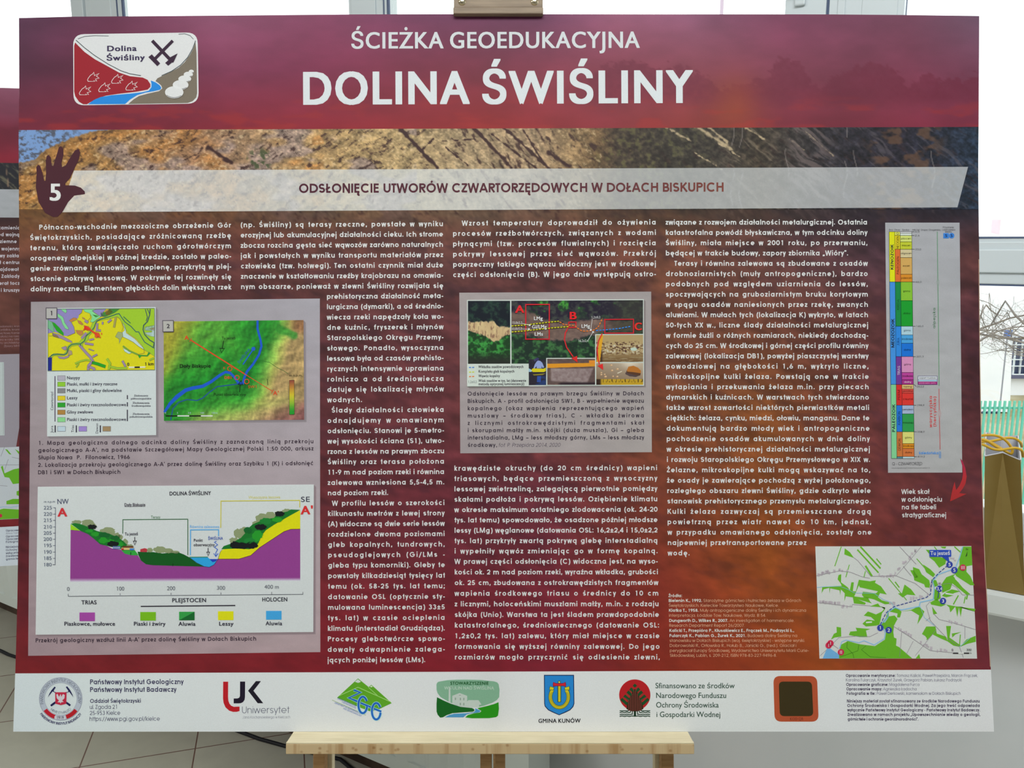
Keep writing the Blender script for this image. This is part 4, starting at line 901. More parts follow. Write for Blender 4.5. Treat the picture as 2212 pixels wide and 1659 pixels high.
cp = Print(PA, 5); CC = (58, 44, 56)
cp.block(["1. Mapa geologiczna dolnego odcinka doliny Świśliny z zaznaczoną linią przekroju", "geologicznego A-A', na podstawie Szczegółowej Mapy Geologicznej Polski 1:50 000, arkusz", ('Słupia Nowa  P.  Filonowicz, 1966', 0, 280.4), "2. Lokalizacja przekroju geologicznego A-A' przez dolinę Świśliny oraz Szybiku 1 (K) i odsłonięć", ('DB1 i SW1 w Dołach Biskupich', 0, 260.2)],
         [(0, 83.6), (4, 82.6)], [(0, 677), (4, 677)], [(0, 961, 957.4), (1, 976.8, 972.8), (2, 992.6, 988.8), (3, 1008.5, 1004.6), (4, 1024.5, 1020.6)], 11.9, CC, 0, FM)
cp.build('map_captions', panel)
cp = Print(PA, 5)
cp.text("Przekrój geologiczny wzdłuż linii A-A' przez dolinę Świśliny w Dołach Biskupich", (77.5, 1387.5), (553.5, 1383.5), 12.2, CC, 0, FM)
cp.build('section_caption', panel)

# ---- geological section
C1 = Z(80, 1060, 7.373); C2 = Z(360, 1060, 6.703); B1 = Z(0, 1220, 3.78); B2 = Z(480, 1220, 3.78)
x = Print(PA, 5)
for k, off in enumerate((5, 3.5, 2)): x.poly([(px + off, py + off) for px, py in ((82.2, 1051.4), (678.2, 1046.4), (677, 1365), (77.5, 1370.8))], (146 - 6 * k, 129 - 6 * k, 134 - 6 * k), k)
SH2 = (196, 202, 205)
x.poly([(82.2, 1051.4), (678.2, 1046.4), (677, 1365), (77.5, 1370.8)], SH2, 3)
PUR = (136, 60, 132)
x.poly(C1((540, 622), (700, 638), (820, 690), (920, 770), (1010, 850), (1120, 880), (1200, 920), (1340, 940), (1400, 1000), (1610, 1028), (1660, 1110), (1740, 1170), (1850, 1185), (2200, 1195)) + C2((540, 1095), (620, 1105), (690, 1070), (745, 988), (1050, 985), (1220, 935), (1350, 820), (1700, 590), (1800, 555), (1936, 552), (1936, 1255)) + C1((533, 1390)), PUR, 4)
x.grid(C1((533, 1388)) + C2((1936, 1253), (1936, 1305)) + C1((532, 1455)), 4, 8, lambda p, a, b: mixc(np.broadcast_to(np.array(PUR, float), (len(b), 3)), np.array(SH2, float), b), 4)
x.poly(C2((750, 985), (778, 890), (800, 858), (850, 842), (1000, 835), (1200, 845), (1290, 818), (1335, 750), (1380, 645), (1440, 570), (1560, 490), (1750, 380), (1936, 280), (1936, 552), (1800, 555), (1700, 590), (1350, 820), (1220, 935), (1050, 985)), (206, 196, 16), 5)
x.poly(C1((1605, 968), (1700, 978), (1850, 975), (2000, 998), (2150, 984)) + C2((60, 900), (170, 890), (250, 920), (335, 965), (440, 1048), (560, 1098)) + C1((2200, 1195), (1850, 1185), (1740, 1170), (1660, 1110), (1620, 1030)), (16, 82, 28), 5)
x.poly(C1((1345, 942), (1560, 945), (1612, 1010), (1612, 1028), (1500, 1025), (1400, 1000)), (48, 152, 60), 5)
x.poly(C2((340, 966), (600, 964), (625, 985), (670, 1028), (715, 1025), (747, 988), (690, 1070), (620, 1105), (545, 1092), (440, 1040)), (44, 150, 224), 6); x.poly(C2((622, 988), (742, 988), (715, 1020), (670, 1032)), (32, 60, 170), 7)
x.line(C2((340, 968), (440, 1042), (545, 1094), (620, 1105), (690, 1070), (747, 988), (778, 890), (800, 858)), .7, (40, 40, 90), 8); x.line(C2((335, 960), (600, 958)), 1.6, (50, 120, 80), 8)
x.line(C2((750, 986), (1050, 985), (1220, 935), (1350, 820), (1700, 590), (1800, 555), (1936, 552)), .7, (96, 70, 40), 8)
OLV, GA, GB_, BLK = (132, 142, 106), (24, 108, 40), (36, 142, 40), (20, 24, 26)
def trees(k, s, items, L0):
    for i, (cx_, cy_, rx, ry, c_) in enumerate(items):
        q = k((cx_, cy_))[0]; x.blob(q[0], q[1], rx / s, ry / s, c_, L0 + (i % 3), .2, 26, i + 3)
trees(C1, 7.373, [(640, 500, 75, 34, OLV), (810, 515, 90, 56, OLV), (900, 560, 50, 34, OLV), (1130, 650, 125, 68, OLV), (1260, 720, 70, 50, OLV), (1410, 815, 42, 46, OLV), (1480, 885, 62, 30, OLV), (1330, 740, 40, 40, OLV)], 4)
x.poly(C1((543, 522), (620, 515), (700, 530), (850, 585), (960, 640), (1150, 680), (1300, 745), (1380, 800), (1440, 860), (1400, 900), (1350, 925), (1180, 890), (1010, 850), (920, 770), (820, 690), (700, 638)), GA, 8)
trees(C1, 7.373, [(840, 640, 60, 26, GB_), (930, 690, 60, 34, GB_), (1060, 790, 70, 46, GB_), (1180, 800, 60, 30, GB_), (1320, 850, 60, 40, GB_), (1080, 700, 90, 36, (20, 92, 40)), (1250, 750, 70, 36, (20, 92, 40)), (885, 575, 68, 36, BLK), (1215, 845, 92, 44, BLK), (1290, 860, 30, 28, BLK)], 9)
x.poly(C1((541, 530), (692, 634), (541, 622)), (142, 192, 28), 9)
x.poly(C1((1215, 880), (1335, 880), (1335, 925), (1215, 925)), (90, 110, 160), 13); x.line(C1((1215, 905), (1335, 905)), .8, (220, 225, 230), 14); x.poly(C1((1375, 880), (1530, 878), (1550, 905), (1360, 905)), (96, 48, 30), 13); x.poly(C1((1350, 905), (1545, 905), (1545, 938), (1350, 938)), (226, 176, 120), 13); x.poly(C1((1480, 915), (1560, 915), (1545, 945), (1490, 945)), (60, 120, 190), 14); x.poly(C1((1350, 915), (1390, 915), (1390, 940), (1350, 940)), (176, 44, 40), 14)
trees(C1, 7.373, [(1960, 938, 95, 56, OLV), (2080, 955, 80, 38, OLV), (1800, 945, 50, 32, OLV)], 4); trees(C2, 6.703, [(30, 875, 70, 28, OLV), (120, 888, 60, 20, OLV)], 4)
x.poly(C1((1650, 930), (1720, 912), (1760, 925), (1755, 975), (1650, 972)), (168, 52, 62), 9)
trees(C2, 6.703, [(1740, 300, 62, 42, OLV), (1630, 330, 60, 36, OLV), (1500, 375, 90, 62, OLV), (1380, 400, 90, 70, OLV), (1300, 480, 62, 50, OLV), (1130, 590, 60, 60, OLV), (1060, 620, 80, 70, OLV), (980, 720, 66, 40, OLV)], 4)
x.poly(C2((795, 845), (830, 800), (920, 770), (1080, 680), (1150, 600), (1180, 545), (1250, 485), (1400, 420), (1560, 390), (1600, 330), (1750, 300), (1800, 270), (1936, 276), (1750, 380), (1560, 490), (1440, 570), (1380, 645), (1335, 750), (1290, 818), (1200, 845), (1000, 835)), GA, 7)
trees(C2, 6.703, [(1440, 440, 80, 50, (28, 120, 48)), (1600, 420, 70, 34, GB_), (1320, 640, 76, 56, GB_), (1300, 690, 60, 50, GB_), (1200, 720, 80, 40, (28, 120, 48)), (1180, 570, 60, 40, (20, 92, 40)), (1370, 525, 84, 40, BLK), (1640, 335, 66, 36, BLK), (1000, 785, 80, 50, BLK), (1120, 795, 90, 44, BLK), (1240, 785, 80, 50, BLK)], 9)
for q in (C1((1370, 680), (1372, 460)) + C2((310, 410), (310, 930)),): x.line(q, 1.5, (44, 92, 52), 8)
x.line(C2((348, 930), (350, 565), (755, 562), (755, 655)), 1.9, (72, 150, 216), 8); x.line(C2((787, 535), (790, 148), (1930, 138), (1930, 240)), 1.7, (184, 176, 58), 8)
x.text('DOLINA ŚWIŚLINY', C2((45, 66))[0], C2((642, 60))[0], 11, (38, 32, 46), 8, OB, stretch=.3); x.text('Doły Biskupie', C1((1398, 244))[0], C1((1728, 240))[0], 8.6, (60, 50, 66), 8, OB, stretch=.3); x.line(C1((1398, 252), (1728, 247)), .7, (60, 50, 66), 8)
x.text('Terasy', C1((1820, 440))[0], C1((1967, 438))[0], 8.4, (60, 104, 66), 8, OR, stretch=.3); x.text('Tu jesteś', C1((1405, 710))[0], C1((1612, 707))[0], 8.8, (60, 54, 70), 8, OB, stretch=.3)
x.text('Równina zalewowa', C2((340, 538))[0], C2((763, 538))[0], 8.4, (84, 152, 208), 8, OR, stretch=.3); x.text('Wysoczyzna lessowa', C2((1190, 114))[0], C2((1645, 109))[0], 8.4, (186, 180, 92), 8, OR, stretch=.3)
x.text('Punkt', C2((396, 736))[0], C2((523, 735))[0], 8.6, (54, 48, 60), 8, OB, stretch=.3); x.text('obserwacyjny', C2((396, 802))[0], C2((697, 800))[0], 8.6, (54, 48, 60), 8, OB, stretch=.3); x.text('ŚWIŚLINA', C2((604, 710))[0], C2((816, 708))[0], 8.6, (48, 78, 160), 8, OB, stretch=.3)
x.line(C2((725, 728), (695, 745), (742, 780), (695, 815), (742, 850), (718, 890), (716, 945)), 1.5, (44, 88, 176), 8); x.line(C2((686, 905), (716, 950), (750, 905)), 1.5, (44, 88, 176), 8)
for zz, p1, p2 in ((C1, (1562, 735), (1562, 800)), (C2, (605, 825), (605, 885))): x.line(zz(p1, p2), 1.5, (36, 26, 40), 9)
x.line(C1((1540, 800), (1588, 798), (1562, 862)), 1.4, (36, 26, 40), 9, closed=True); x.line(C2((584, 886), (626, 886), (605, 940)), 1.4, (36, 26, 40), 9, closed=True)
NC = (78, 86, 106)
x.line(C1((265, 270), (300, 270), (295, 1175), (255, 1175)), 1.0, (60, 62, 84), 8)
for n_, (t, y) in enumerate((('225', 297), ('220', 397), ('215', 496), ('210', 601), ('205', 699), ('200', 797), ('195', 897), ('190', 1001), ('185', 1100), ('180', 1203))):
    x.text(t, C1((115 - n_ * .6, y))[0], C1((243 - n_ * .6, y - 1))[0], 10.4, NC, 8, OR, stretch=.3)
    if 0 < n_ < 9: x.line(C1((262, y - 26), (297, y - 27)), .9, (60, 62, 84), 8)
x.text('m n.p.m', C1((116, 190))[0], C1((290, 187))[0], 6.6, NC, 8, OR, stretch=.3, shear=.15); x.text('NW', C1((328, 211))[0], C1((505, 208))[0], 15, (54, 58, 88), 8, OR, stretch=.3); x.text('A', C1((343, 409))[0], C1((478, 407))[0], 25, (190, 48, 54), 8, OX, stretch=.3)
x.text('SE', C2((1950, 160))[0], C2((2074, 158))[0], 15, (40, 40, 58), 8, OR, stretch=.3); x.text("A'", C2((1952, 341))[0], C2((2122, 338))[0], 25, (194, 46, 46), 8, OX, stretch=.3)
x.line(B1((560, 236), (561, 256)) + B2((660, 240), (660, 220)), 1.0, (60, 60, 72), 8)
for q in (B1((984, 232), (984, 246)), B1((1399, 228), (1399, 244)), B1((1806, 225), (1806, 241)), B2((406, 220), (406, 240))): x.line(q, 1.0, (60, 60, 72), 8)
for t, zz, a, b, y in (('0', B1, 551, 571, 212), ('100', B1, 953, 1017, 209), ('200', B1, 1367, 1432, 206), ('300', B1, 1773, 1839, 203), ('400 m', B2, 348, 464, 194)): x.text(t, zz((a, y))[0], zz((b, y))[0], 11.5, (84, 86, 96), 8, OR, stretch=.3)
for t, zz, a, b, y in (('TRIAS', B1, 669, 791, 322), ('PLEJSTOCEN', B1, 1408, 1686, 304), ('HOLOCEN', B2, 328, 534, 298)): x.text(t, zz((a, y))[0], zz((b, y - 1))[0], 12, (44, 42, 54), 8, OB, stretch=.3)
x.line(B1((1152, 338), (1923, 331)), 2.2, (36, 30, 42), 8)
for zz, a, b, y0, y1, c_ in ((B1, 652, 778, 388, 458, (152, 68, 150)), (B1, 1148, 1275, 384, 454, (112, 170, 28)), (B1, 1465, 1591, 382, 451, (48, 144, 66)), (B1, 1782, 1908, 378, 450, (206, 198, 22)), (B2, 360, 486, 375, 446, (62, 150, 216))): x.rect(*zz((a, y0))[0], *zz((b, y1))[0], c_, 8)
x.poly(B1((1591, 382), (1591, 451), (1465, 451)), (22, 96, 42), 9)
for t, zz, a, b, y in (('Piaskowce, mułowce', B1, 528, 941, 495), ('Piaski i żwiry', B1, 1095, 1352, 495), ('Aluwia', B1, 1462, 1597, 496), ('Lessy', B1, 1790, 1906, 495), ('Aluwia', B2, 358, 490, 492)): x.text(t, zz((a, y))[0], zz((b, y))[0], 11.6, (48, 44, 60), 8, OB, stretch=.3)
x.text('?', C1((1488, 1022))[0], C1((1525, 1022))[0], 8, (20, 40, 24), 9, OB); x.text('?', C1((2160, 1200))[0], C1((2196, 1200))[0], 8, (14, 40, 20), 9, OB)
x.build('geological_section', panel)

# ---- grey panel with the photographs of the outcrop
pp = Print(PA, 3)
pp.grid([(992.2, 632.3), (1406.6, 630), (1408, 976.8), (994.3, 979.2)], 60, 50, greypanel([(156, 146, 146), (152, 144, 144), (160, 152, 150), (154, 144, 146)]))
ppan = pp.build('photo_panel', board)
P1 = Z(1000, 640, 8.295); Q1 = Z(1180, 640, 8.295)
ph = Print(PA, 5)
for k, off in enumerate((4, 2.5)): ph.poly([(a + off, b + off) for a, b in ((1008.7, 648), (1390.7, 646.4), (1390.9, 832.6), (1009.4, 835.4))], (136 - 8 * k, 126 - 8 * k, 126 - 8 * k), k)
ph.poly([(1008.7, 648), (1390.7, 646.4), (1390.9, 832.6), (1009.4, 835.4)], (188, 194, 188), 2)
def leafy(x, y, dark, light, s=1.0, seed=0):
    n = fbm(x / (9 * s), y / (8 * s), 5, 90 + seed)
    return mixc(np.broadcast_to(np.array(dark, float), x.shape + (3,)), np.array(light, float), sstep(.42, .72, n))
def photo_cliff(p, a, b):
    x, y = p[:, 0], p[:, 1]
    X = (x - 1000) * 8.295; Y = (y - 640) * 8.295
    c = leafy(x, y, (16, 22, 32), (34, 58, 48))
    sand = mixc(np.broadcast_to(np.array([172, 142, 108.]), c.shape), np.array([206, 188, 140]), fbm(x / 6, y / 14, 4, 93)); sand = mixc(sand, np.array([120, 84, 70]), sstep(.56, .72, fbm(x / 3, y / 9, 3, 95)) * .7)
    top = np.interp(X, [90, 200, 420, 560, 640, 845], [460, 450, 455, 440, 540, 550]); bot = np.interp(X, [90, 250, 400, 560, 640, 700, 845], [620, 660, 720, 830, 800, 740, 680])
    wob = 60 * (fbm(x / 5, y / 5, 3, 97) - .5)
    c = mixc(c, sand, sstep(-10, 22, Y - top - wob) * sstep(18, -12, Y - bot - wob))
    gr = leafy(x, y, (24, 58, 28), (58, 142, 62), .8, 2); gr = mixc(gr, np.array([36, 40, 34]), sstep(950, 1200, Y))
    return mixc(c, gr, sstep(-12, 18, Y - bot - wob) * sstep(560, 680, Y))
def photo_bank(p, a, b):
    x, y = p[:, 0], p[:, 1]; X = (x - 1000) * 8.295; Y = (y - 640) * 8.295
    c = leafy(x, y, (32, 26, 42), (58, 62, 58), 1, 4)
    c = mixc(c, leafy(x, y, (30, 60, 36), (64, 140, 52), .8, 6), sstep(.5, .66, fbm(x / 22, y / 14, 3, 99)) * sstep(560, 120, Y) * sstep(2900, 2500, X))
    earth = mixc(np.broadcast_to(np.array([92, 74, 70.]), c.shape), np.array([138, 112, 100]), fbm(x / 8, y / 6, 4, 101))
    top = np.interp(X, [860, 1150, 1500, 1900, 2300, 2600, 3250], [300, 260, 420, 470, 400, 420, 480]); bot = np.interp(X, [860, 1250, 1600, 1900, 2200, 2600, 3250], [660, 700, 790, 800, 720, 620, 640])
    wob = 90 * (fbm(x / 8, y / 7, 3, 103) - .5)
    c = mixc(c, earth * np.interp(X, [860, 2400, 2700, 3250], [.85, 1, .72, .66])[:, None], sstep(-30, 40, Y - top - wob) * sstep(30, -30, Y - bot - wob))
    c = mixc(c, leafy(x, y, (26, 44, 34), (58, 104, 58), .9, 8), sstep(-20, 40, Y - bot - wob))
    return mixc(c, np.array([58, 62, 46]), sstep(2550, 2950, X) * .55)
ph.grid(P1((90, 84), (845, 83), (848, 1210), (92, 1215)), 96, 140, photo_cliff, 3)
ph.grid(P1((868, 82)) + Q1((1732, 70), (1733, 1585)) + P1((873, 1590)), 280, 180, photo_bank, 3)
def photo_river(p, a, b):
    x, y = p[:, 0], p[:, 1]
    c = mixc(np.broadcast_to(np.array([40, 34, 46.]), x.shape + (3,)), np.array([34, 54, 100]), sstep(.45, .7, fbm(x / 14, y / 5, 3, 107)) * sstep(.3, .8, b) * sstep(.2, .5, a))
    return mixc(leafy(x, y, (36, 32, 46), (50, 50, 56), 1, 10), c, sstep(.30, .36, b))
ph.grid(P1((1178, 1130), (1490, 1130), (1490, 1590), (1180, 1592)), 50, 60, photo_river, 4)
ph.poly(P1((1178, 1290), (1250, 1330), (1225, 1355), (1178, 1355)), (150, 182, 206), 5); ph.poly(P1((1225, 1325), (1250, 1292), (1440, 1300), (1485, 1280), (1485, 1340), (1450, 1358), (1250, 1358)), (204, 188, 22), 6); ph.poly(P1((1250, 1400), (1480, 1380), (1430, 1410), (1270, 1420)), (126, 116, 40), 6)
ph.poly(P1((1262, 1290), (1290, 1215), (1320, 1170), (1345, 1150), (1385, 1160), (1420, 1190), (1455, 1270), (1430, 1290), (1410, 1250), (1410, 1292), (1320, 1292), (1318, 1250), (1285, 1295)), (136, 150, 196), 7)
q = P1((1335, 1128))[0]; ph.disc(q[0], q[1], 3.4, (52, 50, 92), 8); ph.poly(P1((1265, 1140), (1300, 1112), (1330, 1130), (1290, 1180)), (60, 56, 92), 7)
ph.poly(P1((1330, 1430), (1400, 1430), (1395, 1540), (1325, 1540)), (44, 72, 146), 5)
def photo_block(p, a, b):
    x, y = p[:, 0], p[:, 1]
    c = mixc(np.broadcast_to(np.array([72, 56, 58.]), x.shape + (3,)), np.array([112, 90, 80]), fbm(x / 8, y / 6, 4, 109))
    rockc = mixc(np.broadcast_to(np.array([112, 92, 92.]), c.shape), np.array([156, 142, 140]), fbm(x / 5, y / 5, 4, 111)); m = sstep(.34, .40, b) * sstep(.97, .86, b + .12 * (.6 - a)) * sstep(.05, .10, a + .0) * sstep(.98, .93, a + (b - .4) * .22)
    c = mixc(c, rockc, m); c = mixc(c, np.array([214, 136, 32]), sstep(.165, .18, b - .06 * (.5 - a) * .5) * sstep(.36, .345, b + .06 * a)); c = mixc(c, np.array([206, 128, 40]), (a > .87) * (b < .2) * (b > .06))
    return mixc(c, np.array([38, 28, 36]), sstep(.86, .95, b) * sstep(.2, .3, a) * .8)
ph.poly(Q1((-2, 1105), (884, 1103), (884, 1600), (-2, 1602)), (186, 192, 186), 9); ph.grid(Q1((17, 1122), (872, 1120), (873, 1585), (18, 1588)), 100, 56, photo_block, 10)
def photo_gravel(p, a, b):
    x, y = p[:, 0], p[:, 1]
    c = mixc(np.broadcast_to(np.array([164, 142, 100.]), x.shape + (3,)), np.array([108, 82, 52]), sstep(.5, 1, b)); n = fbm(x / 4, y / 2.6, 3, 113)
    c = mixc(c, np.array([74, 44, 40]), sstep(.54, .64, n) * sstep(.2, .3, b) * sstep(.8, .6, b)); c = mixc(c, np.array([186, 178, 160]), sstep(.42, .32, n) * sstep(.28, .4, b) * sstep(.78, .62, b))
    c = mixc(c, np.array([142, 124, 92]), sstep(.55, .66, fbm(x / 16, y / 2, 3, 115)) * sstep(.72, .85, b)); c = mixc(c, np.array([176, 190, 178]), sstep(1, .6, ((a - .8) / .08) ** 2 + ((b - .53) / .07) ** 2))
    c = mixc(c, np.array([60, 40, 30]), sstep(.16, .10, a) * sstep(.4, .7, b))
    return mixc(c, np.array([210, 150, 34]), sstep(.012, .006, np.abs(a - .115 + .075 * b) - .028))
ph.poly(Q1((874, 680), (1748, 676), (1750, 1604), (876, 1604)), (186, 192, 186), 11); ph.grid(Q1((892, 696), (1732, 692), (1733, 1176), (894, 1180)), 100, 60, photo_gravel, 12)
def photo_flakes(p, a, b):
    x, y = p[:, 0], p[:, 1]; Y = (y - 640) * 8.295; X = (x - 1180) * 8.295
    c = mixc(np.broadcast_to(np.array([172, 156, 136.]), x.shape + (3,)), np.array([120, 98, 78]), np.clip(b * .8 + (1 - a) * .35, 0, 1)); c = mixc(c, np.array([206, 196, 180]), np.exp(-((a - .72) ** 2 / .03 + (b) ** 2 / .05)) * .8)
    tape = sstep(1478, 1492, Y); c = mixc(c, np.array([176, 142, 36]), tape); c = mixc(c, np.array([64, 48, 20]), tape * ((X % 78) < 12) * (Y < 1530) * (X > 1000)); return mixc(c, np.array([50, 34, 26]), tape * sstep(1000, 950, X))
ph.grid(Q1((894, 1200), (1733, 1196), (1733, 1585), (895, 1588)), 100, 56, photo_flakes, 12)
for x_, y_, r_ in ((1165, 1235, 22), (1178, 1330, 24), (1275, 1305, 24), (1060, 1440, 26), (1195, 1435, 18), (1270, 1440, 22), (985, 1370, 18), (985, 1405, 20), (1045, 1400, 18)): q = Q1((x_, y_))[0]; ph.disc(q[0], q[1], r_ / 8.295, (186, 146, 104), 13, r_ * .7 / 8.295, 10); ph.disc(q[0] + .5, q[1] - .5, r_ * .6 / 8.295, (200, 180, 152), 14, r_ * .4 / 8.295, 8)
ph.poly(Q1((1265, 1375), (1350, 1340), (1362, 1348), (1280, 1385)), (206, 196, 176), 13)
q = Q1((1555, 1375))[0]; ph.blob(q[0], q[1], 17, 8, (78, 62, 62), 13, .12); ph.poly(Q1((1440, 1330), (1470, 1262), (1560, 1245), (1640, 1280), (1695, 1335), (1690, 1380), (1560, 1360), (1450, 1350)), (168, 104, 40), 14); ph.poly(Q1((1440, 1330), (1450, 1350), (1560, 1360), (1690, 1380), (1680, 1420), (1560, 1405), (1440, 1375)), (84, 54, 36), 14)
for n_ in range(13): ph.text(str((n_ + 2) % 10), Q1((1008 + 57 * n_, 1545))[0], Q1((1034 + 57 * n_, 1545))[0], 4.6, (60, 44, 16), 13, OB)
ph.poly(P1((75, 1212), (1178, 1208), (1180, 1612), (76, 1614)), (190, 197, 190), 15)
RR = (186, 30, 42)
ph.line(P1((1125, 150), (1548, 148), (1545, 770), (1125, 770)), 2.5, RR, 15, closed=True); ph.line(Q1((402, 466), (530, 464), (530, 558), (402, 560)), 2.5, RR, 15, closed=True); ph.line(Q1((1046, 418), (1560, 414), (1560, 660), (1046, 662)), 2.3, RR, 15, closed=True)
ph.text('A', P1((945, 298))[0], P1((1090, 298))[0], 22, (206, 34, 40), 16, OX, stretch=.3); ph.text('B', Q1((412, 415))[0], Q1((538, 415))[0], 22, (206, 28, 34), 16, OX, stretch=.3); ph.text('C', Q1((1578, 608))[0], Q1((1710, 608))[0], 22, (206, 44, 36), 16, OX, stretch=.3)
for pts in (P1((872, 534), (1120, 516), (1250, 500)) + Q1((60, 465), (225, 448)), P1((872, 642), (1120, 620), (1560, 572)) + Q1((200, 560), (398, 546))): ph.line(pts, 2.6, (74, 66, 20), 15); ph.dash(pts, 1.9, 4.2, 2.4, (212, 200, 30), 16)
ph.dash(Q1((238, 460), (320, 510), (400, 520), (510, 528), (560, 572), (640, 626), (760, 626), (860, 606), (930, 552), (970, 470), (1004, 396)), 2.2, 4.6, 2.4, (206, 110, 44), 16); ph.dash(Q1((890, 616), (1080, 602), (1300, 580), (1520, 540)), 2.3, 4.6, 2.4, (50, 120, 196), 16)
for pts, hd_ in ((((388, 570), (340, 660), (325, 780), (365, 920), (480, 1085)), ((450, 1110), (550, 1070), (558, 1188))), (((1000, 668), (935, 800), (908, 950), (925, 1120), (950, 1220)), ((915, 1245), (1010, 1210), (1018, 1322)))): ph.line(Q1(*pts), 2.4, (196, 36, 42), 17); ph.poly(Q1(*hd_), (206, 36, 36), 18)
LW = (216, 214, 214)
for t, zz, a, b, y, s_ in (('LMg', P1, 1270, 1425, 430, 10.5), ('Gi/LMg', P1, 1240, 1495, 580, 10.5), ('LMs', P1, 1283, 1432, 710, 10.5), ('LMg', Q1, 628, 778, 568, 10.5), ('15,0±2,2', P1, 880, 1060, 497, 7), ('33,0±5,0', P1, 876, 1056, 606, 7), ('1,2±0,2', Q1, 806, 965, 398, 6.6), ('16,2±2,4', Q1, 572, 752, 820, 7)): ph.text(t, zz((a, y))[0], zz((b, y - 2))[0], s_, LW, 17, OR if s_ < 8 else OB, stretch=.3)
for a, b in ((P1((1060, 488))[0], P1((1195, 520))[0]), (P1((1062, 590))[0], P1((1182, 592))[0]), (Q1((822, 410))[0], Q1((796, 604))[0]), (Q1((752, 782))[0], Q1((836, 642))[0])): ph.line([a, b], .9, LW, 17); ph.disc(b[0], b[1], 2.1, LW, 17, n=12)
for k, (y, t, end) in enumerate(((1287, 'Wkładka osadów powodziowych', 1083), (1369, 'Kompleks gleb kopalnych', 920), (1450, 'Wąwóz kopalny', 662), (1535, 'Wiek osadów w tys. lat (datowanie', 1130), (1594, 'metodą optycznej luminescencji)', 1098))):
    ph.text(t, P1((280, y))[0], P1((end, y - 3))[0], 7.8, (54, 48, 58), 17, OB, stretch=.35)
    if k < 3: c_ = ((72, 122, 186), (184, 190, 60), (200, 112, 52))[k]; ph.dash(P1((110, y - 10), (205, y - 12)), 2.2, 4.6, 2.1, c_, 17)
ph.text('1,2±0,2', P1((94, 1556))[0], P1((248, 1554))[0], 7.2, (110, 110, 112), 17, OR, stretch=.3)
ph.build('outcrop_photographs', ppan)
cap = Print(PA, 5)
cap.block(['Odsłonięcie lessów na prawym brzegu Świśliny w Dołach', 'Biskupich. A - profil odsłonięcia SW1, B - wypełnienie wąwozu', 'kopalnego (okaz wapienia reprezentującego wapień', 'muszlowy – środkowy trias), C - wkładka żwirowa', 'z licznymi ostrokrawędzistymi fragmentami skał', 'i skorupami małży m.in. skójki (duża muszla), Gi – gleba', 'interstadialna, LMg – less młodszy górny, LMs – less młodszy', ('środkowy,', 0, 1073.6)],
          [(0, 1010.3), (7, 1010.8)], [(0, 1390.6), (7, 1391)], [(0, 854.6, 854), (7, 965.4, 964.8)], 11.9, (56, 46, 58), 0, FM)
cap.text('fot. P. Przepióra 2014, 2020', (1076.8, 965.4), (1209.6, 965), 11.4, (76, 68, 82), 0, ('s', .065), shear=.2, stretch=.1)
cap.build('photo_caption', ppan)

# ---- table of geological time
S1 = Z(1872, 460, 6.506); S2 = Z(1872, 700, 6.506); S3 = Z(1872, 940, 6.506)
s = Print(PA, 3)
s.grid([(1912, 481), (2072.6, 481), (2078.4, 1020.7), (1918.1, 1021.2)], 20, 60, greypanel([(164, 164, 168), (162, 162, 168), (164, 164, 164), (162, 160, 162)]))
tab = s.build('stratigraphy_table', board)
s = Print(PA, 5); y1_ = lambda z: 460 + z / 6.506; y2_ = lambda z: 700 + z / 6.506; y3_ = lambda z: 940 + z / 6.506
XS = lambda x, y: np.interp(y, [500.7, 990.4], x)
COLX = [(1920.1, 1925.3), (1932.3, 1937), (1943.9, 1949.6), (1969.1, 1974.7)]
def cell(k, y0, y1, c): s.poly([(XS(COLX[k], y0), y0), (XS(COLX[k + 1], y0), y0), (XS(COLX[k + 1], y1), y1), (XS(COLX[k], y1), y1)], c, 0); s.line([(XS(COLX[k], y0), y0), (XS(COLX[k + 1], y0), y0), (XS(COLX[k + 1], y1), y1), (XS(COLX[k], y1), y1)], .7, (34, 40, 40), 2, closed=True)
def vtext(t, x, y0, y1, size, c, f): s.text(t, (x, y0), (x, y1), size, c, 3, f, stretch=.25)
for a, b, c in ((500.7, 609, (206, 206, 18)), (609, 830.6, (62, 134, 212)), (830.6, 990.4, (122, 190, 138))): cell(0, a, b, c)
for t, y0, y1 in (('KENOZOIK', y1_(795), y1_(445)), ('MEOZOZOIK', y2_(330), y1_(1490)), ('PALEOZOIK', y2_(1515), y2_(1130))): vtext(t, XS((1929.0, 1933.6), y0), y0, y1, 8.8, (30, 36, 50), ('s', .13))
for a, b, c in ((500.7, 508.5, (226, 222, 96)), (508.5, 538.6, (212, 188, 30)), (538.6, 609, (206, 102, 46)), (609, 704.7, (20, 126, 66)), (704.7, 770.2, (44, 126, 204)), (770.2, 830.6, (106, 52, 136)), (830.6, 875.3, (196, 44, 40)), (875.3, 932.6, (36, 110, 196)), (932.6, 986.2, (186, 110, 56)), (986.2, 990.4, (86, 130, 140))): cell(1, a, b, c)
s.text('Q', (1935.6, 507), (1941, 507), 7, (60, 60, 30), 3, FL)
for t, x_, y0, y1, c in (('NEOGEN', 1941.2, y1_(500), y1_(330), (60, 50, 20)), ('PALEOGEN', 1941.6, y1_(860), y1_(615), (70, 40, 26)), ('KREDA', 1942.2, y1_(1360), y1_(1215), (14, 70, 40)), ('JURA', 1942.6, y2_(305), y2_(195), (20, 60, 110)), ('TRIAS', 1943.6, y2_(715), y2_(590), (206, 196, 210)), ('PERM', 1943.8, y2_(1065), y2_(925), (90, 24, 24)), ('KARBON', 1944.4, y2_(1415), y2_(1230), (14, 50, 96)), ('DEWON', 1945.0, y3_(215), y3_(50), (70, 40, 24))): vtext(t, x_, y0, y1, 7.2, c, FL)
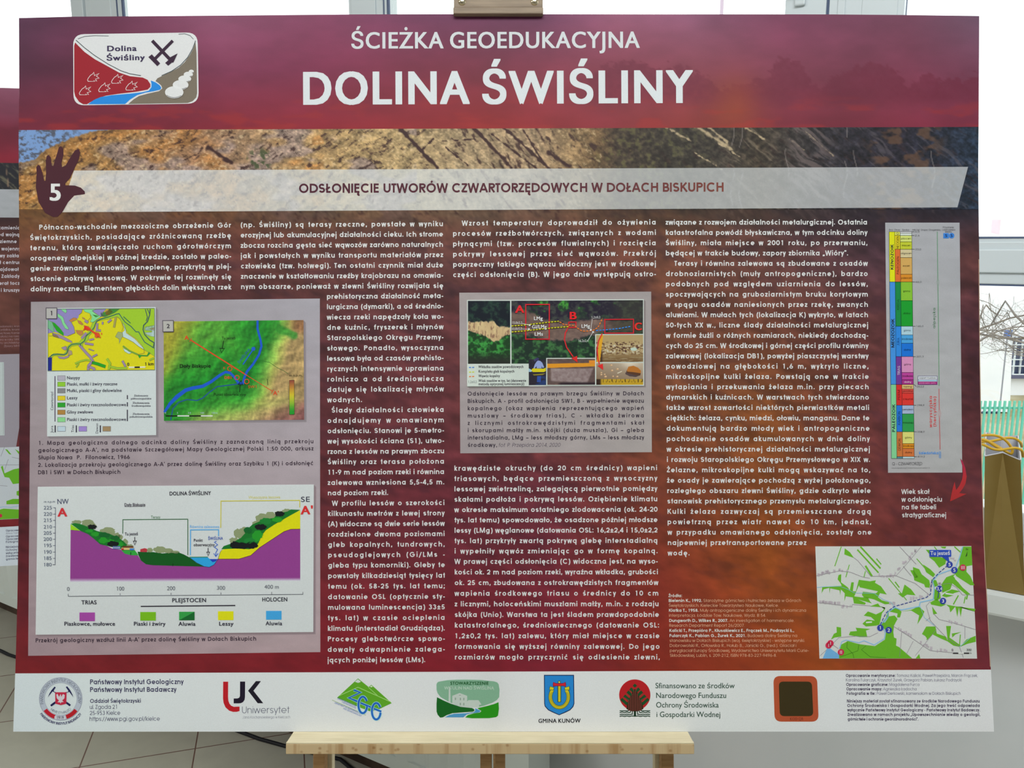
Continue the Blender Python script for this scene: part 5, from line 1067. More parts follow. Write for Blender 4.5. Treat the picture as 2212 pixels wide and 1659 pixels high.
EP = [(y1_(265), y1_(285), (214, 214, 210), ''), (y1_(285), y1_(318), (196, 204, 196), ''), (y1_(318), y1_(406), (198, 206, 112), 'pliocen'), (y1_(406), y1_(512), (182, 188, 46), 'miocen'), (y1_(512), y1_(628), (196, 182, 142), 'oligocen'), (y1_(628), y1_(862), (196, 156, 86), 'eocen'), (y1_(862), 609, (202, 132, 36), 'paleocen'), (609, y1_(1232), (126, 178, 50), 'górna'), (y1_(1232), 704.7, (22, 144, 42), 'dolna'),
      (704.7, y2_(153), (162, 192, 228), 'górna'), (y2_(153), y2_(270), (70, 150, 222), 'środkowa'), (y2_(270), 770.2, (22, 106, 196), 'dolna'), (770.2, y2_(680), (196, 132, 172), 'górny'), (y2_(680), y2_(783), (172, 62, 142), 'środkowy'), (y2_(783), 830.6, (152, 42, 122), 'dolny'), (830.6, y2_(912), (222, 172, 112), 'loping'), (y2_(912), y2_(970), (216, 72, 62), 'gwadelup'), (y2_(970), 875.3, (206, 52, 46), 'cisural'), (875.3, y2_(1262), (152, 166, 192), 'pensylwan'), (y2_(1262), 932.6, (44, 142, 72), 'missisip'),
      (932.6, y3_(118), (206, 198, 112), 'górny'), (y3_(118), y3_(187), (206, 132, 32), 'środkowy'), (y3_(187), 986.2, (192, 108, 56), 'dolny'), (986.2, 990.4, (176, 198, 220), '')]
for a, b, c, t in EP:
    cell(2, a, b, c)
    if t: m = (a + b) / 2 + 1.6; w_ = min(3.0 * len(t), 22.5); xm = XS((1956.5, 1962.2), m); s.text(t, (xm - w_ / 2, m), (xm + w_ / 2, m), 5.4, tuple(max(0, k * .35) for k in c) if t != 'dolny' or c[0] != 152 else (214, 190, 206), 3, ('s', .085), stretch=.4)
for y, t in ((500.7, '0,0'), (y1_(318), '2,6'), (y1_(511), '23,0'), (609, '66,0'), (704.7, '145,0'), (770.2, '201,3'), (835, '252,2'), (875.3, '298,9'), (932.6, '358,9'), (986.2, '419,2')):
    xx = XS(COLX[3], y); s.line([(xx, y - (4 if t == '252,2' else 0)), (xx + 2.5, y - (4 if t == '252,2' else 0)), (xx + 5.6, y)], .7, (40, 40, 40), 3); s.text(t, (xx + 7.2, y + 1.8), (xx + 7.2 + 3.1 * len(t), y + 1.8), 5.2, (70, 70, 74), 3, FL, stretch=.4)
for t, a, b, y in (('Era', 313, 365, 250), ('Okres', 385, 468, 250), ('Epoka', 500, 594, 250), ('mln lat', 640, 740, 250), ('Grupa', 758, 852, 250), ('Orogenezy', 870, 1035, 250), ('Przystanki', 1068, 1222, 215), ('i stanowiska', 1058, 1242, 248), ('wiedzy', 1100, 1190, 276)): s.text(t, S1((a, y))[0], S1((b, y))[0], 5.2, (64, 62, 66), 3, FL, stretch=.4)
def wave(x0, y0, x1, y1, amp, c, seed):
    yy = np.arange(y0, y1, .55); xx = x0 + (x1 - x0) * (yy - y0) / (y1 - y0) + np.where(np.arange(len(yy)) % 2, 1, -1) * amp(yy); s.line(np.stack([xx, yy], -1), .55, c, 3)
wave(2024.2, 500.7, 2028.2, 834, lambda y: .55 + 3.4 * np.exp(-((y - 609.5) / 5) ** 2), (62, 146, 88), 1); wave(2027.8, 840, 2030.2, 971, lambda y: .7 + 3.6 * np.exp(-((y - 893) / 7) ** 2), (196, 56, 56), 2)
for k in range(8): s.line(S3((1012, 232 + 12 * k), (1045, 234 + 12 * k)), .7, (82, 142, 206), 3)
vtext('alpejska', 2020, y1_(1620), y1_(1335), 7.6, (64, 116, 78), ('s', .08)); vtext('waryscyjska', 2012.8, y2_(1450), y2_(1010), 8.6, (196, 62, 62), ('s', .1)); vtext('(hercyńska)', 2021.6, y2_(1440), y2_(1020), 8.6, (196, 62, 62), ('s', .1)); s.text('kaledońska', S3((735, 268))[0], S3((1005, 268))[0], 8.2, (72, 136, 206), 3, ('s', .12), stretch=.2)
s.rect(*S1((1075, 285))[0], *S1((1152, 358))[0], (58, 122, 196), 3); q = S1((1192, 320))[0]; s.disc(q[0], q[1], 5.9, (58, 122, 196), 3); s.text('5', S1((1098, 340))[0], S1((1132, 340))[0], 8.6, (22, 44, 96), 4, OB, stretch=.2); s.text('5', S1((1174, 340))[0], S1((1208, 340))[0], 8.6, (22, 44, 96), 4, OB, stretch=.2)
s.rect(*S2((718, 732))[0], *S2((988, 785))[0], (196, 198, 220), 3); s.rect(*S2((718, 785))[0], *S2((988, 808))[0], (150, 186, 222), 3); s.rect(*S2((718, 808))[0], *S2((988, 850))[0], (156, 40, 112), 3); s.line(S2((718, 732), (988, 732), (988, 850), (718, 850)), .7, (44, 44, 110), 4, closed=True); s.line(S2((718, 785), (988, 785)), .6, (44, 44, 110), 4)
s.text('wapień muszlowy', S2((735, 768))[0], S2((972, 768))[0], 5, (40, 40, 70), 5, FL, stretch=.4); s.text('piaskowiec pstry', S2((735, 840))[0], S2((965, 840))[0], 5, (226, 150, 190), 5, FL, stretch=.4)
s.text('Q - CZWARTORZĘD', S3((357, 421))[0], S3((778, 418))[0], 8.4, (70, 68, 72), 3, FL, stretch=.3); s.text('www.stratigraphy.org/ICSchart/ChronostratChart2021-10', S3((347, 468))[0], S3((886, 468))[0], 3.6, (96, 94, 98), 3, FL, stretch=.5)
s.build('time_column', tab)
ar = Print(PA, 5)
ar.poly(S3((1312, 325), (1350, 370), (1385, 460), (1404, 580), (1388, 680), (1350, 750), (1300, 815), (1402, 825), (1170, 932), (1190, 830), (1210, 740), (1235, 655), (1256, 772), (1305, 705), (1340, 620), (1352, 540), (1345, 440)), lambda v: ramp(v[:, 1], [(990, (150, 40, 74)), (1015, (176, 40, 62)), (1030, (172, 46, 50)), (1082, (160, 44, 44))]), 0)
ar.build('pointing_arrow', board)
nt = Print(PA, 3)
for t, a, b, y in (('Wiek skał', 490, 877, 826), ('w odsłonięciu', 492, 1057, 935), ('na tle tabeli', 495, 975, 1043), ('stratygraficznej', 498, 1115, 1155)): nt.text(t, S3((a, y))[0], S3((b, y - 1))[0], 14.2, (214, 206, 202), 0, FM, stretch=.08)
nt.build('table_note', board)

# ---- site map
M = Z(1740, 1160, 4.608)
mp = Print(PA, 3)
mp.poly([(1761, 1180.2), (2098, 1179.5), (2110.4, 1422.6), (1770, 1422.6)], (197, 201, 197), 0)
smap = mp.build('site_map', board)
m = Print(PA, 5); G_ = (100, 166, 40)
for P_ in [((328, 1208), (330, 1150), (355, 1070), (420, 1035), (530, 1065), (690, 1085), (790, 1020), (800, 950), (872, 938), (880, 1000), (905, 1010), (900, 1080), (930, 1095), (1062, 1208)), ((252, 1020), (282, 962), (310, 950), (308, 893), (352, 900), (355, 990), (290, 1000)), ((430, 975), (445, 940), (512, 935), (498, 902), (645, 915), (600, 930), (614, 995), (540, 995)), ((565, 862), (610, 820), (690, 832), (650, 795), (578, 782), (620, 740), (700, 770), (762, 740), (790, 700), (640, 690), (720, 660), (742, 690), (790, 720), (760, 760), (735, 870), (700, 882), (600, 890)), ((745, 875), (800, 800), (820, 720), (830, 790), (885, 780), (915, 815), (880, 880), (872, 945), (800, 930)), ((900, 700), (955, 742), (940, 800), (910, 800), (915, 760), (830, 740)),
           ((160, 560), (165, 500), (250, 490), (360, 485), (345, 455), (318, 420), (328, 378), (355, 370), (352, 450), (420, 500), (440, 530), (455, 450), (480, 450), (470, 540), (500, 540), (530, 425), (640, 440), (700, 430), (690, 455), (750, 490), (808, 572), (740, 558), (720, 600), (760, 630), (870, 660), (790, 670), (680, 620), (580, 600), (560, 575), (570, 545), (700, 560), (720, 540), (540, 500), (530, 480), (480, 600), (480, 655), (470, 600), (400, 590), (385, 640), (390, 560), (350, 520), (345, 580), (338, 530), (245, 510), (240, 560), (235, 505), (180, 520)), ((480, 590), (560, 600), (620, 600), (640, 640), (660, 660), (520, 620), (600, 655), (590, 672), (480, 660)),
           ((390, 112), (440, 150), (482, 208), (430, 190), (385, 172)), ((918, 560), (958, 560), (985, 472), (1050, 520), (1095, 580), (1010, 572), (965, 602)), ((1068, 298), (1130, 320), (1155, 370), (1230, 430), (1245, 505), (1190, 500), (1180, 470), (1080, 430)), ((1168, 272), (1240, 320), (1290, 370), (1270, 400), (1200, 350)), ((1228, 200), (1330, 200), (1402, 212), (1390, 270), (1330, 305), (1340, 320), (1280, 240)), ((1040, 330), (1075, 330), (1120, 400), (1085, 410)), ((1250, 420), (1300, 430), (1320, 480), (1280, 500)),
           ((1562, 95), (1650, 95), (1658, 280), (1602, 290), (1600, 345), (1640, 390), (1680, 480), (1640, 480), (1500, 390), (1490, 370), (1470, 390), (1560, 500), (1640, 570), (1600, 575), (1460, 460), (1440, 520), (1360, 555), (1352, 470), (1400, 400), (1480, 370), (1532, 280), (1530, 200), (1545, 130)), ((1355, 585), (1400, 545), (1455, 520), (1540, 540), (1470, 560), (1480, 580), (1400, 600)), ((1398, 672), (1500, 690), (1690, 715), (1682, 742), (1560, 695), (1543, 795), (1525, 700), (1510, 795), (1490, 692), (1440, 750), (1430, 700)), ((1240, 650), (1310, 612), (1345, 660), (1400, 670), (1350, 692), (1250, 672)), ((1258, 690), (1310, 762), (1270, 770)), ((1158, 965), (1200, 890), (1292, 890), (1305, 960), (1392, 990), (1422, 1042), (1350, 1012), (1262, 968), (1215, 1020), (1190, 985)), ((1398, 885), (1447, 885), (1432, 1000), (1545, 1080), (1530, 1092), (1470, 1080), (1415, 1040)), ((1455, 960), (1550, 945), (1490, 970), (1460, 1000)), ((1538, 1092), (1600, 1020), (1692, 982), (1694, 1042), (1612, 1062)), ((1095, 1208), (1130, 1163), (1142, 1208)), ((1125, 690), (1182, 740), (1162, 790), (1112, 868), (1130, 780), (1052, 732), (950, 740), (1050, 725)), ((1280, 510), (1340, 560), (1345, 610), (1290, 640), (1272, 600)), ((1340, 95), (1400, 95), (1390, 115), (1360, 110)), ((1195, 125), (1240, 130), (1240, 180))]: m.poly(M(*P_), G_, 0)
for pts, w_ in ((((355, 95), (290, 290)), 1.8), (((435, 275), (400, 400)), 1.8), (((545, 95), (745, 312)), 3.4), (((515, 125), (725, 355)), 3), (((705, 215), (752, 272)), 2.2), (((595, 285), (662, 392)), 4), (((595, 340), (580, 400)), 1.8), (((825, 410), (1005, 628)), 1.8), (((890, 445), (932, 502)), 2.4), (((1105, 215), (1228, 355)), 1.8), (((1280, 95), (1330, 160)), 1.8), (((1480, 95), (1540, 150)), 2.4), (((1600, 130), (1650, 200)), 2.2), (((1520, 580), (1470, 670)), 2.6), (((1610, 575), (1600, 620)), 3), (((1590, 590), (1575, 660)), 2), (((1290, 890), (1205, 1022)), 2), (((1540, 970), (1530, 1090)), 2)): m.line(M(*pts), w_, G_, 1)
for pts in (((1390, 560), (1480, 575)), ((1490, 410), (1530, 450)), ((548, 520), (640, 545)), ((600, 850), (660, 845))): m.line(M(*pts), 3.4, (197, 201, 197), 2)
RDC = (132, 122, 132)
for pts in (((105, 385), (340, 335), (450, 350), (560, 395), (640, 410)), ((480, 205), (520, 235), (650, 390), (760, 388), (900, 385), (1020, 250), (1150, 95)), ((900, 385), (1090, 460), (1230, 575)), ((935, 95), (1100, 270)), ((970, 290), (1050, 385)), ((120, 650), (330, 675), (460, 695), (465, 670), (650, 685)), ((870, 885), (1020, 980), (1240, 1130), (1460, 1150)), ((955, 950), (935, 1190)), ((1070, 1035), (1000, 1170)), ((1300, 920), (1090, 1180)), ((1240, 640), (1200, 685), (1240, 830), (1400, 1000), (1530, 1090), (1570, 1200)), ((1270, 760), (1330, 820), (1460, 850), (1690, 920)), ((1585, 890), (1585, 1010)), ((145, 1180), (220, 1110), (330, 1000), (500, 985), (640, 990), (720, 950)), ((1350, 470), (1430, 460), (1500, 500), (1560, 575), (1680, 576)), ((270, 1070), (325, 1110)), ((1240, 800), (1195, 835))): m.line(M(*pts), .8, RDC, 3)
for pts in (((415, 1040), (410, 1100), (470, 1160), (480, 1205)), ((530, 1065), (520, 1130), (340, 1195)), ((600, 1080), (555, 1120), (640, 1190), (800, 1200))): m.line(M(*pts), .7, (60, 110, 30), 3)
_rb = random.Random(5)
for (xa, ya), (xb, yb), n_ in (((120, 372), (245, 345), 9), ((280, 330), (420, 335), 5), ((720, 385), (900, 380), 10), ((880, 360), (1110, 120), 12), ((140, 640), (340, 655), 12), ((350, 690), (460, 690), 4), ((920, 910), (1050, 985), 7), ((1140, 1050), (1250, 1110), 6), ((1030, 620), (1220, 580), 6), ((1400, 835), (1560, 870), 5), ((1240, 500), (1260, 440), 4), ((1320, 455), (1340, 470), 3), ((1440, 210), (1490, 230), 3), ((1270, 1120), (1480, 1140), 5), ((840, 665), (890, 660), 3)):
    for k in range(n_):
        t = (k + _rb.random()) / n_; a = xa + (xb - xa) * t; b = ya + (yb - ya) * t + _rb.uniform(-10, 10); h_ = _rb.uniform(8, 20); w_ = _rb.uniform(6, 12); m.poly(M((a - w_, b - h_), (a + w_, b - h_ * .8), (a + w_ * .8, b + h_), (a - w_ * 1.1, b + h_ * .7)), (172, 164, 170), 3)
RV = (128, 172, 200)
for pts, w_ in ((((335, 1110), (360, 1040), (400, 1025), (530, 1050), (580, 1030), (680, 1072), (785, 1010), (792, 950), (765, 890), (745, 870)), 1.7), (((745, 870), (820, 790), (810, 750), (890, 700), (950, 725), (1130, 690), (1140, 648), (1270, 620), (1280, 500), (1262, 440), (1320, 370), (1490, 310), (1532, 200), (1562, 95)), 2.2), (((1140, 690), (1180, 800), (1280, 880)), .9), (((110, 502), (160, 495), (340, 490), (420, 520), (480, 555), (680, 560), (770, 620), (850, 650), (880, 690)), .9), (((1530, 1090), (1570, 1060), (1640, 1000)), 1)): m.line(M(*pts), w_, RV, 4)
m.poly(M((168, 1208), (212, 1108), (240, 1105), (332, 1168), (332, 1208)), (106, 160, 206), 5)
m.poly(M((760, 850), (820, 780), (822, 800), (790, 850)), (150, 184, 204), 4)
m.dash(M((742, 870), (800, 752), (880, 690), (1060, 640), (1200, 600), (1240, 570), (1255, 430), (1330, 350), (1415, 280)), 1.8, 6.5, 2.8, (52, 62, 128), 6); m.line(M((1325, 540), (1315, 605)), 1.6, (52, 62, 128), 6)
for x_, y_, t, c_ in ((742, 902, '1', 0), (825, 925, '2', 0), (1365, 635, '3', 0), (1330, 513, '3,4', 0), (1430, 273, '5', 0), (1478, 328, '5', 0), (228, 1077, 'I', 1), (246, 1056, 'I', 1), (350, 1145, 'II', 1), (1563, 303, 'III', 1)):
    q = M((x_, y_))[0]; m.disc(q[0], q[1], 6.9, ((46, 62, 152), (186, 38, 72))[c_], 7)
    if t.startswith('I'):
        for k in range(len(t)): xx = q[0] + (k - (len(t) - 1) / 2) * 3; m.rect(xx - .6, q[1] - 3.6, xx + .6, q[1] + 3.6, (220, 210, 212), 8)
    else: m.text(t, (q[0] - 2.6 * len(t) ** .7, q[1] + 3.6), (q[0] + 2.6 * len(t) ** .7, q[1] + 3.6), 10, (218, 220, 228), 8, OB, stretch=.3)
m.round(M((1230, 127), (1446, 127), (1448, 195), (1230, 196)), 2, (44, 72, 168), 7); m.poly(M((1350, 190), (1420, 190), (1432, 258)), (44, 72, 168), 7); m.text('Tu jesteś', M((1240, 178))[0], M((1434, 176))[0], 11.5, (206, 214, 226), 8, OB, stretch=.3)
for k, c_ in enumerate(((34, 30, 34), (200, 202, 196), (34, 30, 34))): m.rect(*M((1464 + 54 * k, 1149))[0], *M((1518 + 54 * k, 1160))[0], c_, 7)
m.text('0', M((1452, 1132))[0], M((1474, 1132))[0], 6.6, (50, 50, 54), 7, OR); m.text('300', M((1600, 1132))[0], M((1648, 1132))[0], 6.6, (50, 50, 54), 7, OR, stretch=.3); m.text('m', M((1632, 1160))[0], M((1654, 1160))[0], 5, (60, 60, 60), 7, OR); m.text('N', M((1594, 130))[0], M((1614, 130))[0], 6.4, (50, 70, 40), 7, OR); m.poly(M((1608, 140), (1590, 195), (1604, 185)), (40, 50, 36), 7)
m.build('map_drawing', smap)

src = Print(PA, 3); LB, LT = (228, 210, 194), (202, 158, 128); N1 = Z(1400, 1220, 5.53)
FS1, FS2 = ('s', .135), ('s', .075)
SRC = [([('Źródła:', 1)], 405), ([('Bielenin K., 1992. ', 1), ('Starożytne górnictwo i hutnictwo żelaza w Górach', 0)], 1825), ([('Świętokrzyskich. Kieleckie Towarzystwo Naukowe, Kielce.', 0)], 1558), ([('Klatka T., 1958. ', 1), ('Muły antropogeniczne doliny Świśliny i ich dynamiczna', 0)], 1887), ([('interpretacja. Łódzkie Tow. Naukowe, Wydz. III 54.', 0)], 1407), ([('Dungworth D., Wilkes R., 2007. ', 1), ('An investigation of hammerscale.', 0)], 1745), ([('Research Department Report 26/2007.', 0)], 1152), ([('Kalicki T., Przepióra P., Kłusakiewicz E., Frączek M., Podrzycki Ł.,', 1)], 1742), ([('Fularczyk K., Pabian G., Żurek K., 2021. ', 1), ('Budowa doliny Świśliny na', 0)], 1780), ([('stanowisku w Dołach Biskupich (woj. świętokrzyskie) - wstępne wyniki.', 0)], 1870), ([('Dobrowolski R., Orłowska R., Hołub B., Janicki G., (red.). Glaciał i', 0)], 1768), ([('peryglaciał Europy Środkowej, Wydawnictwo Uniwersytetu Marii Curie-', 0)], 1918), ([('Skłodowskiej, Lublin, s. 209-212, ISBN 978-83-227-9496-8.', 0)], 1535)]
for k, ((segs, end), y) in enumerate(zip(SRC, (386, 444, 502, 561, 621, 683, 741, 802, 863, 921, 981, 1041, 1099))):
    src.text([(t, FS1 if b else FS2, LB if b else LT) for t, b in segs], N1((245 + k * 1.3, y))[0], N1((end, y - .5))[0], 9.0, LB, 0, stretch=.12)
src.build('source_list', board)

# ---- white footer with the partners' marks
ft = Print(PA, 3)
ft.grid(sheet((1455.2, 1446.4), lambda x: 1580.3 + 0 * x), 90, 8, lambda p, a, b: ramp(p[:, 0], [(30, (190, 198, 208)), (350, (196, 203, 209)), (700, (198, 204, 205)), (1100, (199, 204, 201)), (1600, (198, 203, 198)), (2147, (200, 206, 203))]))
foot = ft.build('sponsor_footer', board)
f = Print(PA, 5); IN = (58, 54, 84)
for t, a, b, y, s_, fo in (('Państwowy Instytut Geologiczny', 737, 1498, 975, 14.6, FM), ('Państwowy Instytut Badawczy', 737, 1440, 1038, 14.6, FM), ('Oddział Świętokrzyski', 737, 1150, 1127, 11.6, FM), ('ul. Zgoda 21', 735, 962, 1177, 12.4, ('s', .075)), ('25-953 Kielce', 735, 982, 1226, 12.4, ('s', .075)), ('https://www.pgi.gov.pl/kielce', 733, 1305, 1274, 12.4, ('s', .075))): f.text(t, B1((a, y))[0], B1((b, y - 2))[0], s_, IN, 0, fo, stretch=.1)
f.build('institute_address', foot)
f = Print(PA, 5); gx, gy = Z(70, 1450, 12.76)((785, 760))[0]; gk = 1 / 12.76; GZ = Z(70, 1450, 12.76)
f.ring(gx, gy, 518 * gk, 140 * gk, (168, 174, 184), 0); f.ring(gx, gy, 590 * gk, .7, (112, 112, 130), 1); f.ring(gx, gy, 446 * gk, .5, (132, 134, 150), 1)
f.ring(gx, gy, 518 * gk, 110 * gk, (176, 28, 44), 2, a0=215, a1=252, n=12); f.ring(gx, gy, 518 * gk, 110 * gk, (172, 26, 36), 2, a0=287, a1=324, n=12)
f.round(GZ((610, 1225), (940, 1225), (930, 1320), (620, 1320)), 3, (190, 190, 196), 3); f.text('1919', GZ((675, 1310))[0], GZ((868, 1310))[0], 9, (84, 80, 100), 4, OB, stretch=.3)
f.arctext('PAŃSTWOWY INSTYTUT GEOLOGICZNY', gx, gy, 480 * gk, 196, -14, 9.2, (88, 92, 106), 2, FL); f.arctext('MENTE ET MALLEO', gx, gy, 410 * gk, 226, 316, 7.2, (92, 98, 116), 2, FL, inside=True); f.arctext('PAŃSTWOWY INSTYTUT BADAWCZY', gx, gy, 712 * gk, 216, 324, 7.6, (64, 62, 96), 2, ('s', .13), inside=True)
NV = (28, 30, 74)
f.line(GZ((620, 570), (1040, 940)), 2.2, NV, 1); f.line(GZ((950, 570), (510, 950)), 2.2, NV, 1); f.line(GZ((940, 860), (1050, 940)), 4.4, NV, 2); f.line(GZ((630, 860), (515, 945)), 4.4, NV, 2)
f.poly(GZ((615, 420), (650, 440), (590, 530), (620, 580), (560, 550), (430, 715), (470, 620), (530, 520)), NV, 2); f.poly(GZ((925, 430), (965, 412), (1050, 520), (1100, 620), (1135, 715), (1020, 560), (950, 595), (1000, 540)), NV, 2)
f.poly(GZ((632, 575), (948, 575), (940, 890), (790, 930), (640, 890)), (178, 36, 64), 3); f.poly(GZ((665, 640), (700, 615), (740, 700), (770, 650), (790, 620), (805, 700), (850, 620), (900, 650), (890, 740), (830, 800), (870, 840), (800, 850), (785, 890), (765, 850), (700, 850), (740, 800), (680, 740)), (196, 194, 200), 4)
f.build('institute_seal', foot)
f = Print(PA, 5); U_ = Z(470, 1455, 13.01)
f.poly(U_((160, 225), (300, 225), (296, 650), (305, 760), (335, 840), (385, 900), (460, 932), (620, 924), (620, 1050), (540, 1072), (440, 1074), (330, 1040), (225, 945), (172, 820), (156, 700)), (172, 26, 36), 0)
f.poly(U_((635, 222), (777, 222), (772, 660), (760, 735), (720, 795), (660, 828), (600, 834), (456, 834), (456, 698), (560, 696), (610, 676), (632, 630)), (30, 22, 40), 0); f.poly(U_((1080, 210), (1222, 210), (1010, 480), (1285, 830), (1130, 830), (860, 480)), (28, 24, 36), 0)
f.text('Uniwersytet', U_((692, 1112))[0], U_((2012, 1106))[0], 20, (88, 88, 106), 0, ('s', .055), stretch=.25); f.text('Jana Kochanowskiego w Kielcach', U_((705, 1260))[0], U_((2042, 1252))[0], 7.6, (112, 112, 126), 0, ('s', .06), stretch=.3)
f.build('university_logo', foot)
f = Print(PA, 5); ZG = Z(700, 1455, 13.825); GM = (88, 152, 34); GL = (152, 196, 112); BU, HB = (34, 94, 176), (150, 200, 226)
f.poly(ZG((388, 720), (1015, 142), (1335, 400), (1415, 330), (1700, 590), (2022, 880), (1640, 1062), (1600, 1040), (1430, 1140), (1290, 1095), (960, 965)), GM, 0); f.poly(ZG((1015, 165), (1105, 242), (1060, 262), (1015, 276), (970, 258), (922, 242)), (196, 202, 198), 1); f.poly(ZG((1415, 350), (1462, 390), (1415, 408), (1368, 392)), (192, 204, 176), 1)
f.line(ZG((450, 660), (1015, 405), (1985, 838)), 1.5, GL, 1); f.line(ZG((1325, 405), (1615, 672)), 1.3, GL, 1); f.line(ZG((240, 785), (1020, 1130)), .8, (120, 150, 70), 1); f.line(ZG((1190, 1215), (1252, 1240)), .8, (120, 150, 70), 1)
z_ = ZG((890, 485), (1085, 560), (745, 720), (1010, 832)); g1 = arc(1160, 930, 130, 245, -32, -330, 24); g1 = [(x_, y_) for x_, y_ in arc(1160, 930, 130, -245, 28, 350, 26)]; g2 = [(x_, y_ + 188) for x_, y_ in [(x_ + 402, y_) for x_, y_ in g1]]
for w_, c_, l_ in ((6.4, HB, 2), (4.3, BU, 3)): f.line(z_, w_, c_, l_); f.line(ZG(*g1), w_, c_, l_ + 2); f.line(ZG((1092, 870), (1400, 1000)), w_ * .9, c_, l_); f.line(ZG(*g2), w_, c_, l_ + 2); f.line(ZG((1492, 1042), (1712, 1130)), w_ * .9, c_, l_)
for t, a, b in (('ZAKŁAD GEOMORFOLOGII', (400, 752), (945, 985)), ('I GEOARCHEOLOGII', (530, 862), (945, 1045)), ('DEPARTMENT OF GEOMORPHOLOGY', (315, 885), (1112, 1215)), ('AND GEOARCHAEOLOGY', (570, 1052), (1112, 1285))): f.text(t, ZG(a)[0], ZG(b)[0], 4.4, (72, 100, 164), 2, OR, stretch=.5)
f.build('geomorphology_logo', foot)
f = Print(PA, 5); WL = Z(930, 1455, 13.825)
f.poly(WL((178, 330), (195, 275), (240, 240), (500, 195), (800, 180), (1100, 178), (1500, 188), (1900, 230), (1990, 260), (2035, 320), (2060, 480), (2050, 700), (1980, 790), (1850, 865), (1600, 955), (1400, 1000), (1000, 990), (800, 950), (530, 830), (300, 700), (210, 580), (182, 480)), (120, 160, 134), 0)
f.poly(WL((545, 400), (590, 400), (602, 860), (650, 880), (650, 660), (870, 576), (1096, 662), (1096, 830), (1130, 790), (1432, 790), (1522, 920), (1452, 930), (1452, 985), (1400, 1000), (1240, 1012), (900, 980), (600, 870), (540, 842)), (180, 188, 182), 1)
for x_, y_ in ((745, 750), (892, 755), (995, 755), (890, 905), (995, 908)): f.rect(*WL((x_ - 18, y_ - 36))[0], *WL((x_ + 18, y_ + 36))[0], (136, 152, 140), 2)
f.rect(*WL((850, 632))[0], *WL((905, 650))[0], (136, 140, 140), 2)
f.poly(WL((194, 702), (380, 795), (600, 892), (900, 990), (1240, 1025), (1295, 1055), (1318, 1095), (1270, 1132), (900, 1157), (650, 1178), (480, 1238), (370, 1302), (290, 1310), (215, 1225), (182, 1130), (180, 900)), (20, 90, 30), 2); f.poly(WL((430, 1302), (560, 1232), (700, 1198), (1080, 1178), (1290, 1150), (1332, 1110), (1338, 1032), (1480, 1098), (1482, 1140), (1400, 1162), (1180, 1185), (1080, 1215), (980, 1302)), (72, 136, 178), 2)
f.poly(WL((2030, 850), (2042, 1050), (2015, 1250), (1960, 1295), (1750, 1325), (1250, 1330), (1035, 1305), (1120, 1232), (1300, 1182), (1480, 1158), (1518, 1112), (1400, 1030), (1700, 962), (1900, 905)), (36, 132, 22), 2)
f.text('STOWARZYSZENIE', WL((595, 330))[0], WL((1732, 330))[0], 9.4, (14, 84, 34), 3, OB, stretch=.3); f.text('WITULIN NAD ŚWIŚLINĄ', WL((415, 472))[0], WL((1892, 472))[0], 9.4, (172, 190, 176), 3, OB, stretch=.3)
f.build('association_logo', foot)
f = Print(PA, 5); K_ = Z(1150, 1450, 13.825); DB = (22, 36, 80); YG = (200, 184, 34); DGN = (36, 76, 44)
f.poly(K_((345, 105), (1243, 105), (1255, 960), (1222, 1060), (1130, 1160), (1000, 1225), (800, 1310), (600, 1225), (470, 1160), (372, 1050), (352, 960)), DB, 0); f.poly(K_((368, 130), (1220, 130), (1232, 955), (1200, 1046), (1115, 1138), (990, 1200), (798, 1284), (610, 1200), (486, 1138), (394, 1036), (374, 955)), (36, 126, 196), 1)
hs = arc(805, 760, 268, -315, 140, 400, 30)
f.line(K_(*hs), 8.4, DGN, 2); f.line(K_(*hs), 6.4, YG, 3); f.line(K_(*[(x_, y_) for x_, y_ in arc(805, 760, 252, -292, 150, 390, 30)]), .8, (110, 100, 30), 4); f.line(K_(*[(x_, y_) for x_, y_ in arc(805, 760, 290, -338, 160, 380, 30)]), .6, (110, 100, 30), 4)
for P_ in (((520, 440), (650, 480), (640, 560), (498, 552)), ((1110, 440), (955, 480), (965, 560), (1115, 552))): f.poly(K_(*P_), DGN, 5); f.poly(K_(*[(a + (580 if a < 800 else 1032) * .18 - a * .18, b + 505 * .18 - b * .18) for a, b in P_]), (206, 190, 32), 6)
f.rect(*K_((750, 420))[0], *K_((858, 915))[0], DGN, 5); f.rect(*K_((772, 440))[0], *K_((838, 902))[0], YG, 6); q = K_((803, 318))[0]; f.disc(q[0], q[1], 3.0, DGN, 5); f.disc(q[0], q[1], 2.0, (206, 200, 90), 7)
f.poly(K_((622, 312), (690, 345), (800, 352), (920, 345), (990, 310), (1006, 385), (996, 465), (920, 430), (800, 440), (690, 432), (622, 462), (608, 385)), (120, 24, 60), 7); f.poly(K_((634, 330), (690, 360), (800, 366), (920, 360), (978, 330), (990, 385), (982, 442), (920, 418), (800, 426), (690, 418), (634, 440), (624, 385)), (196, 34, 46), 8)
f.text('GMINA KUNÓW', K_((182, 1535))[0], K_((1432, 1530))[0], 12, (30, 28, 34), 2, OB, stretch=.3)
f.build('town_coat_of_arms', foot)
f = Print(PA, 5); NF = Z(1325, 1455, 16.59); G5 = (24, 70, 36); B5 = (62, 34, 22)
q = NF((765, 765))[0]; f.disc(q[0], q[1], 560 / 16.59, (166, 28, 34), 0, n=48)
f.poly(NF((490, 1060), (560, 900), (640, 740), (720, 560), (810, 560), (890, 740), (970, 900), (1040, 1060), (1075, 1260), (980, 1310), (880, 1345), (765, 1356), (650, 1345), (550, 1310), (465, 1260)), B5, 1)
